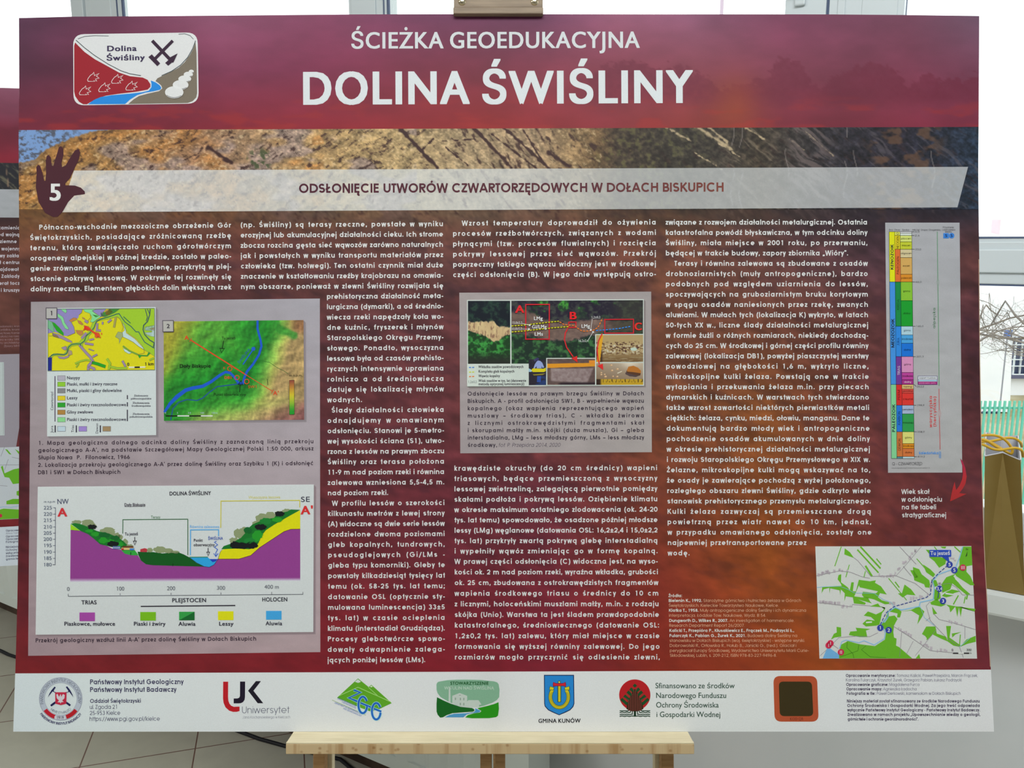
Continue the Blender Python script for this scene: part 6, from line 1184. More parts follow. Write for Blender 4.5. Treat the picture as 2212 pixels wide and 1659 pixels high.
for pts in (((275, 900), (500, 1095)), ((385, 780), (570, 945)), ((500, 640), (650, 770)), ((600, 530), (720, 630))):
    for sg in (0, 1): f.line(NF(*[(1530 - a if sg else a, b) for a, b in pts]), 6.4, G5, 2)
f.poly(NF((765, 350), (850, 430), (765, 500), (690, 430)), G5, 2)
for k in range(4):
    for sg in (0, 1): f.line(NF(*[(1530 - a if sg else a, b) for a, b in ((735 - k * 62, 1330), (735 - k * 62, 620 + k * 110), (670 - k * 110, 480 + k * 115))]), 1.1, (124, 62, 54), 3)
for k, y in enumerate((1330, 1385, 1460, 1522)):
    for sg in (0, 1):
        xe = 500 + k * 68; xs_ = np.linspace(222, xe, 20); ys_ = y + (12 * np.sin(xs_ / 28.0) if k else 0 * xs_); P_ = [(a, b) for a, b in zip(xs_, ys_)] + [(xe + 40, y - 6), (xe + 46, 1270 if k == 0 else 1330)]; f.line(NF(*[(1540 - a if sg else a, b) for a, b in P_]), 1.9, (24, 56, 36), 1)
f.line(NF((770, 1340), (770, 1545)), 2.0, (18, 44, 28), 1)
f.build('fund_logo', foot)
f = Print(PA, 5); F4 = Z(1300, 1430, 4.424)
for t, a, b, y in (('Sfinansowano ze środków', 513, 1266, 250), ('Narodowego Funduszu', 517, 1188, 343), ('Ochrony Środowiska', 519, 1114, 434), ('i Gospodarki Wodnej', 521, 1132, 525)): f.text(t, F4((a, y))[0], F4((b, y))[0], 16.0, (44, 74, 58), 0, ('b', .006), stretch=.3)
f.build('fund_name', foot)
f = Print(PA, 5)
f.round(F4((1638, 133), (2056, 133), (2071, 569), (1651, 569)), 15, (166, 76, 46), 0); f.round(F4((1690, 186), (2006, 186), (2020, 516), (1700, 516)), 10, (56, 46, 22), 1)
f.text('KOD QR', F4((1797, 556))[0], F4((1924, 555))[0], 8.4, (122, 54, 36), 1, OB, stretch=.3)
f.build('orange_code_tile', foot)
f = Print(PA, 5); R4 = Z(1760, 1430, 4.894); CB = (62, 50, 76); CL = (96, 90, 112)
CR = [([('Opracowanie merytoryczne: ', 1), ('Tomasz Kalicki, Paweł Przepióra, Marcin Frączek,', 0)], 327, 1722, 157), ([('Karolina Fularczyk, Krzysztof Żurek, Grzegorz Pabian, Łukasz Podrzycki', 0)], 328, 1550, 204), ([('Opracowanie graficzne: ', 1), ('Magdalena Furca', 0)], 331, 1105, 252), ([('Opracowanie mapy: ', 1), ('Agnieszka Ładocha', 0)], 333, 1075, 299), ([('Fotografia w tle: ', 1), ('Paweł Derkowski, kamieniołom w Dołach Biskupich', 0)], 336, 1540, 346),
      ([('Niniejszy materiał został sfinansowany ze środków Narodowego Funduszu', 1)], 339, 1741, 427), ([('Ochrony Środowiska i Gospodarki Wodnej. Za jego treść odpowiada', 1)], 342, 1743, 474), ([('wyłącznie Państwowy Instytut Geologiczny - Państwowy Instytut Badawczy.', 1)], 344, 1745, 521), ([('Zrealizowano w ramach projektu „Upowszechnianie wiedzy o geologii,', 1)], 346, 1748, 569), ([('górnictwie i ochronie georóżnorodności”.', 1)], 348, 1094, 618)]
for segs, a, b, y in CR: f.text([(t, ('s', .14) if k else ('s', .075), CB if k else CL) for t, k in segs], R4((a, y))[0], R4((b, y))[0], 8.9, CB, 0, stretch=.1)
f.build('credits', foot)

# ------------------------------------------------------------------ the second board, further off to the left
_PB, _NB = cam_plane(20, 700, 1.226, BTILT, 0.19)
_tb = Plane(_PB, _NB, _PB)
PB = Plane(_PB, _NB, _C + ray(-480, 1226) * ((_PB - _C) @ _tb.N / (ray(-480, 1226) @ _tb.N)))
def sk(pts):                                    # its lines fall away to the left, where it comes nearer
    return [(x, y + (x - 20) * (-.062 + (1222 - y) * .000092)) for x, y in pts]
board2 = make_panel('information_board', PB, sk([(-1230, 190), (227, 190), (227, 1222), (-1230, 1222)]), 0.005, M_FOAM)
tag(board2, 'second maroon information board mostly hidden behind the left edge of the large board', 'information board')
def quad2(y0, y1, x0=-1230, x1=227): return sk([(x0, y0), (x1, y0), (x1, y1), (x0, y1)])
b2 = Print(PB, 1)
def header2(p, a, b):
    c = ramp(b, [(0, (124, 72, 92)), (.35, (118, 56, 76)), (.55, (108, 36, 54)), (1, (128, 32, 48))])
    c = mixc(c, np.array([92, 30, 46]), sstep(.5, .56, b + .14 * (fbm(p[:, 0] / 30, p[:, 0] * 0, 3, 131) - .5)) * sstep(.95, .7, b) * .5)
    return c * (1 + .2 * (fbm(p[:, 0] / 60, p[:, 1] / 30, 3, 133) - .5))[:, None]
b2.grid(quad2(190.5, 352), 240, 30, header2); b2.build('header_band', board2)
b2 = Print(PB, 1)
def dark_quarry(p, a, b):
    x, y = p[:, 0], p[:, 1]; u = x * .75 + y * .66; v = -x * .66 + y * .75
    c = mixc(np.broadcast_to(np.array([34, 34, 40.]), x.shape + (3,)), np.array([88, 84, 70]), sstep(.5, .75, fbm(u / 24, v / 5, 4, 135))); return mixc(c, np.array([150, 120, 96]), sstep(1.4, .5, np.abs(x - 15 - 2 * np.sin(y / 12))) * .6 * (y > 358) * (y < 404))
b2.grid(quad2(352, 409), 500, 28, dark_quarry); b2.build('quarry_photograph', board2)
b2 = Print(PB, 1)
b2.grid(quad2(409, 470), 200, 12, lambda p, a, b: np.array([152, 154, 158.]) * (1 + .12 * (fbm(p[:, 0] / 20, p[:, 1] / 9, 3, 137) - .5))[:, None]); b2.build('subtitle_band', board2)
b2 = Print(PB, 1)
def brown2(p, a, b):
    c = ramp(b, [(0, (56, 36, 38)), (.06, (80, 46, 42)), (.3, (96, 58, 50)), (.6, (84, 46, 46)), (1, (110, 34, 38))]); return c * (1 + .5 * (fbm(p[:, 0] / 40, p[:, 1] / 14, 4, 139) - .5))[:, None]
b2.grid(quad2(470, 1138), 200, 90, brown2); b2.build('background_photograph', board2)
b2 = Print(PB, 3); W2 = (186, 182, 190)
for t, x_, y in (('dawnego młyna kamienica', 44, 495.7), ('gdzie stały jeszcze przed wojną', 36, 510.3), ('piece, wznoszone ziemne', 30, 525.2), ('po drugiej wojenny', 38, 541), ('obok powstał nowy zakład', 42, 556), ('tworzył centrum', 42.5, 570.5), ('hutnictwa. Znajdował', 34, 585.3), ('tam także Zakłady', 36, 600.3), ('a wodę pobierał toczył', 44, 615.4), ('młyn, kamień i kruszywo', 46, 630.4)):
    wd = sum(glyph(ch, FB)[3] for ch in t) * 10.3 * 1.04; p0, p1 = sk([(x_ - wd + 6, y), (x_ + 6, y)]); b2.text(t, p0, p1, 10.3, W2, 0, FB)
b2.build('text_column', board2)
b2 = Print(PB, 3)
for t, y in (('Opracowano na podstawie wiadomości, kronik', 707), ('i zapisków E. Cydzika, kroniki', 714), ('parafialnej Nowy Kamień', 721.5), ('oraz pozostałości na rzece', 728.5), ('opracowano w roku 1890).', 735.5), ('zbiory architektury', 742.5), ('Zbiory MHT).', 749.5)):
    p0, p1 = sk([(46 - 3.1 * len(t), y), (46, y)]); b2.text(t, p0, p1, 6.0, (150, 124, 128), 0, FL, stretch=.3)
b2.build('source_list', board2)
b2 = Print(PB, 3); b2.poly(sk([(-560, 765), (43, 765), (42.4, 920), (35, 966), (-560, 966)]), (150, 144, 154), 0); gp2 = b2.build('photo_panel', board2)
b2 = Print(PB, 5); b2.poly(sk([(-520, 782), (8.6, 782), (10, 940), (-520, 940)]), (182, 192, 192), 0); b2.line(sk([(6.4, 784), (7.6, 938)]), .5, (140, 146, 146), 1); b2.build('drawing_sheet', gp2)
b2 = Print(PB, 3); b2.poly(sk([(-30, 965.5), (200, 965.5), (200, 1121.5), (-30, 1121.5)]), (186, 194, 200), 0)
for P_ in (((11, 970), (16, 971), (25, 982), (20, 981)), ((2, 1008), (6, 1005), (10, 1022), (30, 1014), (44, 1012), (44, 1045), (28, 1046), (20, 1032), (10, 1030)), ((14, 1082), (28, 1078), (44, 1079), (44, 1090), (14, 1089)), ((-30, 1106), (8, 1098), (44, 1102), (60, 1121), (-30, 1121)), ((32, 970), (44, 978), (44, 986)), ((36, 1062), (44, 1060), (44, 1074), (36, 1070))): b2.poly(sk(P_), G_, 1)
for P_ in (((-10, 1003), (44, 1005)), ((10, 1015), (18, 992)), ((2, 985), (10, 965)), ((-10, 1046), (16, 1050)), ((26, 988), (44, 992))): b2.line(sk(P_), .7, (124, 120, 132), 2)
b2.line(sk([(-20, 1098), (6, 1094), (24, 1096), (44, 1093)]), 1.6, (150, 180, 214), 2); q = sk([(1, 1113)])[0]; b2.disc(q[0], q[1], 4, (190, 40, 70), 3)
b2.build('site_map', board2)
b2 = Print(PB, 3); b2.grid(quad2(1137.5, 1222), 60, 6, lambda p, a, b: np.broadcast_to(np.array([186, 194, 204.]), (len(a), 3))); b2f = b2.build('sponsor_footer', board2)
b2 = Print(PB, 5)
for t, y, k in (('Opracowanie meryt', 1148, 1), ('Anna Tarnowska', 1154, 0), ('Opracowanie grafic', 1160.5, 1), ('Opracowanie mapy', 1166.5, 1), ('Fotografia w tle', 1172.5, 1), ('Niniejszy materiał', 1183.5, 1), ('Ochrony Środowiska', 1190, 1), ('wyłącznie Państwo', 1196.5, 1), ('Zrealizowano w ram', 1203, 1), ('górnictwie i ochro', 1209.5, 1)):
    p0, p1 = sk([(13, y), (13 + 3.25 * len(t), y)]); b2.text(t, p0, p1, 6.0, (92, 92, 112) if k else (130, 130, 144), 0, ('s', .13) if k else FL, stretch=.3)
b2.build('credits', b2f)
bpy.data.objects.remove(_fo)

# ------------------------------------------------------------------ wooden display easels
def wood(name, c1, c2, rot=(0, 0, 0)):
    m = mat(name, c1, .55, .25)
    return noisy(m, c1, c2, 26, (1.0, 9.0, 9.0), 7, .3, .72, .05, rot)
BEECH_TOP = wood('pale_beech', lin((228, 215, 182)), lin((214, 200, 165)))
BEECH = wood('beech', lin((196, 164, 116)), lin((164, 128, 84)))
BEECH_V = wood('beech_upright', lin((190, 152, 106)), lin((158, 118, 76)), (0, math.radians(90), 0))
def beech_end():
    m = mat('beech_edge', (.4, .28, .16), .6, .2); n, l, b = nodes(m)
    tc = n.new('ShaderNodeTexCoord'); v = n.new('ShaderNodeTexVoronoi'); v.inputs['Scale'].default_value = 95
    mp = n.new('ShaderNodeMapping'); mp.inputs['Scale'].default_value = (1, 1.2, 1)
    nz = n.new('ShaderNodeTexNoise'); nz.inputs['Scale'].default_value = 30; nz.inputs['Detail'].default_value = 5
    mp2 = n.new('ShaderNodeMapping'); mp2.inputs['Scale'].default_value = (3.2, .15, .3)
    cr = n.new('ShaderNodeValToRGB'); cr.color_ramp.elements[0].position = .08; cr.color_ramp.elements[0].color = (*(lin((186, 150, 108))), 1); cr.color_ramp.elements[1].position = .22; cr.color_ramp.elements[1].color = (1, 1, 1, 1)
    c2 = n.new('ShaderNodeValToRGB'); c2.color_ramp.elements[0].position = .33; c2.color_ramp.elements[0].color = (*(lin((160, 128, 88))), 1); c2.color_ramp.elements[1].position = .48; c2.color_ramp.elements[1].color = (*(lin((184, 160, 122))), 1)
    mx = n.new('ShaderNodeMix'); mx.data_type = 'RGBA'; mx.blend_type = 'MULTIPLY'; mx.inputs[0].default_value = .55
    l.new(tc.outputs['Object'], mp.inputs[0]); l.new(mp.outputs[0], v.inputs['Vector']); l.new(tc.outputs['Object'], mp2.inputs[0]); l.new(mp2.outputs[0], nz.inputs['Vector'])
    l.new(v.outputs['Distance'], cr.inputs[0]); l.new(nz.outputs[0], c2.inputs[0]); l.new(c2.outputs[0], mx.inputs[6]); l.new(cr.outputs[0], mx.inputs[7]); l.new(mx.outputs[2], b.inputs['Base Color'])
    return m
BEECH_E = beech_end()
SHADED_BEECH = wood('shaded_beech_block', lin((150, 132, 112)), lin((126, 110, 94)))  # same beech, the holder's backlit shade put into a darker, greyer colour
BRASS = mat('brass_screw', (.62, .52, .36), .22, .5, 1.0)
X3, Y3, Z3 = Vector((1, 0, 0)), Vector((0, 1, 0)), Vector((0, 0, 1))
def make_easel(plane, label, hgt):
    """Built in the board's own leaning frame: x across, y up the board, z out towards the viewer."""
    e = empty('display_easel', mw=plane.mw.copy()); tag(e, label, 'easel')
    def part(name, x0, x1, y0, y1, z0, z1, m, bev=.0012, par=e):
        o = MB().box(((x0 + x1) / 2, (y0 + y1) / 2, (z0 + z1) / 2), ((x1 - x0) / 2, (y1 - y0) / 2, (z1 - z0) / 2)).build(name, m, par, bev); return o
    k = .8115 / FPX
    x_ = lambda u, d=0.0: (u - 1089) * k * (1 + d / .8115)
    # the ledge: pale top board with a chamfered end, darker sawn front edge
    sh = MB(); xl, xr = x_(633.5), x_(1486.5)
    sh.prism([(xl, -.0004, -.034), (xr, -.0004, -.034), (xr, -.0004, .022), (xr + .0005, -.0004, .0245), (xl - .0005, -.0004, .0245), (xl, -.0004, .022)], (0, -.0018, 0))
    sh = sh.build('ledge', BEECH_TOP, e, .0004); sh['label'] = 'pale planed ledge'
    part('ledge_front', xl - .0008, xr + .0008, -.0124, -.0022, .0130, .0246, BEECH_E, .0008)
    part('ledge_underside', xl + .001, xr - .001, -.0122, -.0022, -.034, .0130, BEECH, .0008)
    leg = -hgt / math.cos(math.asin(abs(float(plane.ey[1])))) 
    dl = 0.052                                   # uprights stand behind the board
    for s0, s1, nm in ((680, 705, 1), (1425.5, 1452, -1)):
        a, b = x_(s0, .016), x_(s1, .016)
        part('leg', a, b, leg, -.0125, -.022, -.008, BEECH_V, .0008); lg = part('leg', a + (.0006 if nm > 0 else -.004), b + (.004 if nm > 0 else -.0006), leg, -.0125, -.038, -.0245, BEECH_TOP, .0008); lg['label'] = 'rear half of the leg, paled for window light'  # window light on the legs' inner sides put in as paler wood
    for s0, s1 in ((1038, 1062), (1070, 1091)):
        part('mast', x_(s0, .02), x_(s1, .02), leg + .22, .80, -.024, -.008, BEECH_V, .0008)
    part('crossbar', x_(682, .03), x_(1450, .03), leg + .2, leg + .225, -.038, -.024, BEECH, .001)
    rl = MB(); rl.prism([(x_(1050), .52, -.027), (x_(1078), .52, -.027), (x_(1078), leg + .025, -.62), (x_(1050), leg + .025, -.62)], (0, .006, -.018)); rl.build('rear_leg', BEECH_V, e)
    # the sliding holder that grips the board's top edge
    k2 = plane.local([(980, 36), (1173, 36), (980, 0)])
    x0, x1, yb = k2[0][0], k2[1][0], k2[0][1]
    if plane is not PA: x0, x1 = -.047, .047; yb = .735
    ho = part('top_holder', x0, x1, yb, yb + .007, -.006, .0065, SHADED_BEECH, .001); ho['label'] = 'wooden block holding the top edge'
    part('holder_plate', x0 + .0004, x1 - .0004, yb + .0072, yb + .075, -.006, .0045, SHADED_BEECH, .001)
    part('holder_back', x0 + .001, x1 - .001, yb - .036, yb + .075, -.0075, -.0062, BEECH, .0005)
    for sx in (x0 + .009, x1 - .009):
        sc = MB(); R_ = .0042; prof = [(0.0, .0024), (.0018, .0022), (.0032, .0014), (R_, 0)]; rings = []
        for r_, h_ in prof[1:]: rings.append([(sx + r_ * math.cos(q), yb + .0135 + r_ * math.sin(q), .0045 + h_) for q in np.linspace(0, 2 * math.pi, 17)[:-1]])
        vs = [(sx, yb + .0135, .0045 + .0024)] + [p for r_ in rings for p in r_]
        fs = [(0, 1 + i, 1 + (i + 1) % 16) for i in range(16)] + [(1 + j * 16 + i, 1 + j * 16 + (i + 1) % 16, 17 + j * 16 + (i + 1) % 16, 17 + j * 16 + i) for j in range(2) for i in range(16)]
        sc.add(vs, fs); so = sc.build('screw', BRASS, ho, smooth=True)
    return e
make_easel(PA, 'light beech easel carrying the large board, its ledge across the bottom middle', float(_bc[2]))
make_easel(PB, 'beech easel behind, carrying the half hidden second board', float(PB.O[2]))

# ------------------------------------------------------------------ the room
WHITE_PAINT = noisy(mat('painted_wall', lin((206, 208, 212)), .8, .1), lin((216, 220, 222)), lin((222, 224, 226)), 6)
PVC = mat('white_window_plastic', lin((213, 221, 225)), .35, .4)
GASKET = mat('dark_gasket', lin((88, 100, 128)), .6)
SILLM = mat('white_sill', lin((226, 230, 228)), .3, .4)
def tiles():
    m = mat('floor_tiles', (.3, .28, .25), .35, .4); n, l, b = nodes(m)
    geo = n.new('ShaderNodeNewGeometry'); mp = n.new('ShaderNodeMapping'); mp.vector_type = 'TEXTURE'
    o = atz_floor = at_height(421.8, 1617, 0)
    mp.inputs['Location'].default_value = (o.x, o.y, 0); mp.inputs['Rotation'].default_value = (0, 0, math.radians(16.0))
    br = n.new('ShaderNodeTexBrick'); br.offset = 0; br.squash = 1; br.inputs['Scale'].default_value = 1
    br.inputs['Brick Width'].default_value = .296; br.inputs['Row Height'].default_value = .296; br.inputs['Mortar Size'].default_value = .0020; br.inputs['Mortar Smooth'].default_value = .1
    br.inputs['Color1'].default_value = (*lin((192, 189, 174)), 1); br.inputs['Color2'].default_value = (*lin((186, 182, 167)), 1); br.inputs['Mortar'].default_value = (*lin((122, 92, 82)), 1)
    nz = n.new('ShaderNodeTexNoise'); nz.inputs['Scale'].default_value = 14; nz.inputs['Detail'].default_value = 6
    mx = n.new('ShaderNodeMix'); mx.data_type = 'RGBA'; mx.blend_type = 'MULTIPLY'; mx.inputs[0].default_value = 1
    mr = n.new('ShaderNodeMapRange'); mr.inputs['To Min'].default_value = .88; mr.inputs['To Max'].default_value = 1.12
    l.new(geo.outputs['Position'], mp.inputs[0]); l.new(mp.outputs[0], br.inputs['Vector']); l.new(geo.outputs['Position'], nz.inputs['Vector']); l.new(nz.outputs[0], mr.inputs[0])
    l.new(br.outputs['Color'], mx.inputs[6]); l.new(mr.outputs[0], mx.inputs[7]); l.new(mx.outputs[2], b.inputs['Base Color'])
    return m
SL, SR, ND = -6.0, 2.4, 4.2                       # room extents along the wall and into the room
WALLN, WINN = -1.50, -1.65                        # wall face and window plane
SILLZ, HEADZ, CEILZ = .87, 2.55, 3.0
def struct(mb, name, m, bevel=0, parent=None):
    o = mb.build(name, m, parent, bevel)
    if parent is None: o['kind'] = 'structure'
    return o
struct(MB().wbox(SL - .2, SR + .2, WALLN - .3, ND + .2, -.1, 0), 'floor', tiles())
struct(MB().wbox(SL - .2, SR + .2, WALLN - .3, ND + .2, CEILZ, CEILZ + .1), 'ceiling', WHITE_PAINT)
struct(MB().wbox(SL - .2, SL, WALLN - .3, ND + .2, 0, CEILZ), 'wall_left', WHITE_PAINT)
struct(MB().wbox(SR, SR + .2, WALLN - .3, ND + .2, 0, CEILZ), 'wall_right', WHITE_PAINT)
struct(MB().wbox(SL, SR, ND, ND + .2, 0, CEILZ), 'wall_rear', WHITE_PAINT)
OS0, OS1 = -4.4, 1.7                              # window opening
wf = MB(); wf.wbox(SL, SR, WALLN - .3, WALLN, 0, SILLZ - .042); wf.wbox(SL, SR, WALLN - .3, WALLN, HEADZ, CEILZ); wf.wbox(SL, OS0, WALLN - .3, WALLN, SILLZ - .042, HEADZ); wf.wbox(OS1, SR, WALLN - .3, WALLN, SILLZ - .042, HEADZ)
struct(wf, 'wall_window', WHITE_PAINT)
struct(MB().wbox(SL, SR, WALLN, WALLN + .012, 0, .08), 'baseboard_window', noisy(mat('brown_baseboard_tile', lin((84, 66, 54)), .5), lin((74, 58, 48)), lin((96, 76, 62)), 20))
struct(MB().wbox(OS0, OS1, WINN - .02, -1.393, SILLZ - .041, SILLZ), 'trim_1', SILLM, .006)

# window: posts, transom, sashes, panes
def glass():
    m = bpy.data.materials.new('clear_glass'); m.use_nodes = True; n, l, b = nodes(m)
    t = n.new('ShaderNodeBsdfTransparent'); t.inputs[0].default_value = (.97, .985, .98, 1); g_ = n.new('ShaderNodeBsdfGlossy'); g_.inputs['Roughness'].default_value = .02
    ms = n.new('ShaderNodeMixShader'); ms.inputs[0].default_value = .04
    l.new(t.outputs[0], ms.inputs[1]); l.new(g_.outputs[0], ms.inputs[2]); l.new(ms.outputs[0], n['Material Output'].inputs['Surface']); return m
GLASS = glass()
win = empty('window_1', W((OS0 + OS1) / 2, WINN, SILLZ)); win['kind'] = 'structure'
inv = win.matrix_world.inverted()
inv = Matrix.Translation(-W((OS0 + OS1) / 2, WINN, SILLZ))
def wpart(name, boxes, m, bevel=.003):
    mb = MB()
    for b in boxes: mb.wbox(*b)
    return mb.build(name, m, win, bevel, inv=inv)
su = lambda u, v=20, n=WINN: on_wall(u, v, n)[0]
P = [(su(153), su(240)), (su(753), su(826)), (su(1697), su(1952))]
posts = [OS0 + .03, (P[0][0] + P[0][1]) / 2, (P[1][0] + P[1][1]) / 2, (P[2][0] + P[2][1]) / 2, OS1 - .03]
zt1 = on_wall(2160, 522, WINN)[1]; zt0 = on_wall(2160, 614, WINN)[1]
wpart('window_frame', [(OS0, OS1, WINN - .06, WINN, SILLZ, SILLZ + .06), (OS0, OS1, WINN - .06, WINN, HEADZ - .07, HEADZ), (OS0, OS0 + .07, WINN - .06, WINN, SILLZ, HEADZ), (OS1 - .07, OS1, WINN - .06, WINN, SILLZ, HEADZ)], PVC)
# post on the left: two sashes meeting, stepped profile
a, b = P[0]; w_ = b - a
wpart('mullion', [(a, b, WINN - .06, WINN - .012, SILLZ + .06, HEADZ - .07), (a, a + w_ * .30, WINN - .012, WINN, SILLZ + .06, HEADZ - .07), (a + w_ * .34, a + w_ * .48, WINN - .012, WINN - .004, SILLZ + .06, HEADZ - .07), (a + w_ * .52, b, WINN - .012, WINN + .002, SILLZ + .06, HEADZ - .07)], PVC, .002)
for g_ in ((su(251.5), su(254)), (su(263), su(266.5))): wpart('gasket', [(g_[0], g_[1], WINN - .006, WINN, SILLZ + .06, HEADZ - .07)], GASKET, 0)
wpart('glazing_bead', [(su(254), su(263), WINN - .006, WINN - .001, SILLZ + .06, HEADZ - .07), (su(240), su(251.5), WINN - .006, WINN - .001, SILLZ + .06, HEADZ - .07)], PVC, 0)
a, b = P[1]
wpart('mullion', [(a, b, WINN - .06, WINN, SILLZ + .06, HEADZ - .07), (a + .012, b - .02, WINN, WINN + .004, SILLZ + .06, HEADZ - .07)], PVC, .003)
for g_ in ((su(828), su(830)), (su(835.5), su(839.5))): wpart('gasket', [(g_[0], g_[1], WINN - .006, WINN, SILLZ + .06, HEADZ - .07)], GASKET, 0)
wpart('glazing_bead', [(su(830), su(835.5), WINN - .006, WINN - .001, SILLZ + .06, HEADZ - .07)], PVC, 0)
a, b = P[2]; g0, g1 = su(1785), su(1791)
wpart('mullion', [(a, g0, WINN - .06, WINN + .004, SILLZ + .06, HEADZ - .07), (g1, b, WINN - .06, WINN, SILLZ + .06, HEADZ - .07), (g1 + (b - g1) * .12, g1 + (b - g1) * .22, WINN, WINN + .003, SILLZ + .06, HEADZ - .07), (g1 + (b - g1) * .45, b - .01, WINN, WINN + .002, SILLZ + .06, HEADZ - .07)], PVC, .002)
for g_ in ((g0, g1), (su(1956.5), su(1958))): wpart('gasket', [(g_[0], g_[1], WINN - .008, WINN - .002, SILLZ + .06, HEADZ - .07)], GASKET, 0)
hs0, hz0 = on_wall(1728, 12, WINN + .01)
hb = MB(); hb.wbox(su(1718), su(1741), WINN + .004, WINN + .012, hz0 - .0, hz0 + .09); hb.wbox(su(1722), su(1737), WINN + .012, WINN + .04, hz0 + .03, hz0 + .05); hb.wbox(su(1720), su(1739), WINN + .034, WINN + .046, hz0 - .06 + .10, hz0 + .16)
hb.build('window_handle', PVC, win, .003, inv=inv)
wpart('transom', [(OS0 + .07, OS1 - .07, WINN - .06, WINN, zt0, zt1), (P[2][1], OS1 - .07, WINN, WINN + .006, zt0 + (zt1 - zt0) * .27, zt1 - (zt1 - zt0) * .18)], PVC, .002)
for g_ in ((zt0 - .0032, zt0), (zt1 + .0055, zt1 + .0085)): wpart('gasket', [(P[2][1], OS1 - .07, WINN - .008, WINN - .002, g_[0], g_[1])], GASKET, 0)
wpart('glazing_bead', [(P[2][1], OS1 - .07, WINN - .006, WINN - .003, zt1, zt1 + .0055)], PVC, 0)
edges = [OS0 + .07, P[0][0], P[0][1], P[1][0], P[1][1], P[2][0], P[2][1], OS1 - .07]
for i in range(0, 8, 2):
    for za, zb in ((SILLZ + .06, zt0), (zt1, HEADZ - .07)):
        wpart('window_pane', [(edges[i], edges[i + 1], WINN - .040, WINN - .036, za, zb)], GLASS, 0)

# ------------------------------------------------------------------ radiator under the sill
RAD = mat('white_enamel', lin((218, 226, 222)), .3, .4)
rs1 = on_wall(1142, 1640, -1.331)[0]; rs0 = rs1 - 2.5; rz0, rz1 = .17, .77; rn0, rn1 = -1.425, -1.331
ro = empty('radiator', W((rs0 + rs1) / 2, (rn0 + rn1) / 2, rz0)); tag(ro, 'long white ribbed panel radiator low under the window sill', 'radiator')
rinv = Matrix.Translation(-W((rs0 + rs1) / 2, (rn0 + rn1) / 2, rz0))
front = MB(); ns = 150; prof = []
zl = rz0 + .035; 
for i in range(ns + 1):
    s_ = rs0 + .02 + (rs1 - rs0 - .075) * i / ns; t = (i % 6) / 6.0; prof.append((s_, rn1 - .006 * (1 if 0.3 < t < .75 else 0)))
vs = [W(s_, n_, z) for z in (zl, rz1 - .02) for s_, n_ in prof]; N_ = len(prof)
front.add(vs, [(i, i + 1, N_ + i + 1, N_ + i) for i in range(N_ - 1)])
front.wbox(rs0, rs1, rn1 - .014, rn1 - .007, rz0, rz1); front.wbox(rs0, rs1, rn1 - .012, rn1, rz0, zl); front.wbox(rs0, rs1, rn1 - .012, rn1, rz1 - .02, rz1); front.wbox(rs0, rs0 + .02, rn1 - .012, rn1, rz0, rz1); front.wbox(rs1 - .055, rs1, rn1 - .012, rn1, rz0, rz1)
front.build('front_panel', RAD, ro, 0, inv=rinv)
MB().wbox(rs0, rs1, rn0, rn0 + .012, rz0 + .01, rz1 - .01).build('back_panel', RAD, ro, .002, inv=rinv)
for s_ in (rs0, rs1 - .004): MB().wbox(s_, s_ + .004, rn0, rn1 - .012, rz0 + .01, rz1 - .005).build('side_cover', RAD, ro, 0, inv=rinv)
gr = MB()
for i in range(60): s_ = rs0 + .01 + (rs1 - rs0 - .02) * i / 59; gr.wbox(s_ - .003, s_ + .003, rn0 + .012, rn1 - .012, rz1 - .006, rz1 - .002)
gr.build('top_grille', RAD, ro, 0, inv=rinv)
for s_ in (rs0 + .3, rs1 - .3): MB().wbox(s_ - .02, s_ + .02, WALLN, rn0 + .002, rz0 + .1, rz0 + .4).build('wall_bracket', RAD, ro, 0, inv=rinv)
MB().tube([W(rs0 + .05, -1.39, 0.0), W(rs0 + .05, -1.39, rz0 + .02)], .009, 10).build('pipe', RAD, ro, inv=rinv, smooth=True)

# black cable lying along the foot of the wall
BLACK = mat('black_rubber', lin((28, 28, 34)), .5)
pts = [at_height(u, v, .006) for u, v in ((-160, 1370), (-60, 1384), (0, 1405), (18, 1414), (37, 1420), (80, 1425), (160, 1440), (300, 1490), (450, 1555), (560, 1596), (640, 1618), (735, 1640), (765, 1665), (790, 1720))]
tag(MB().tube(pts, .0055, 8).build('power_cable', BLACK, None, smooth=True), 'black cable running over the tiled floor below the radiator', 'cable')

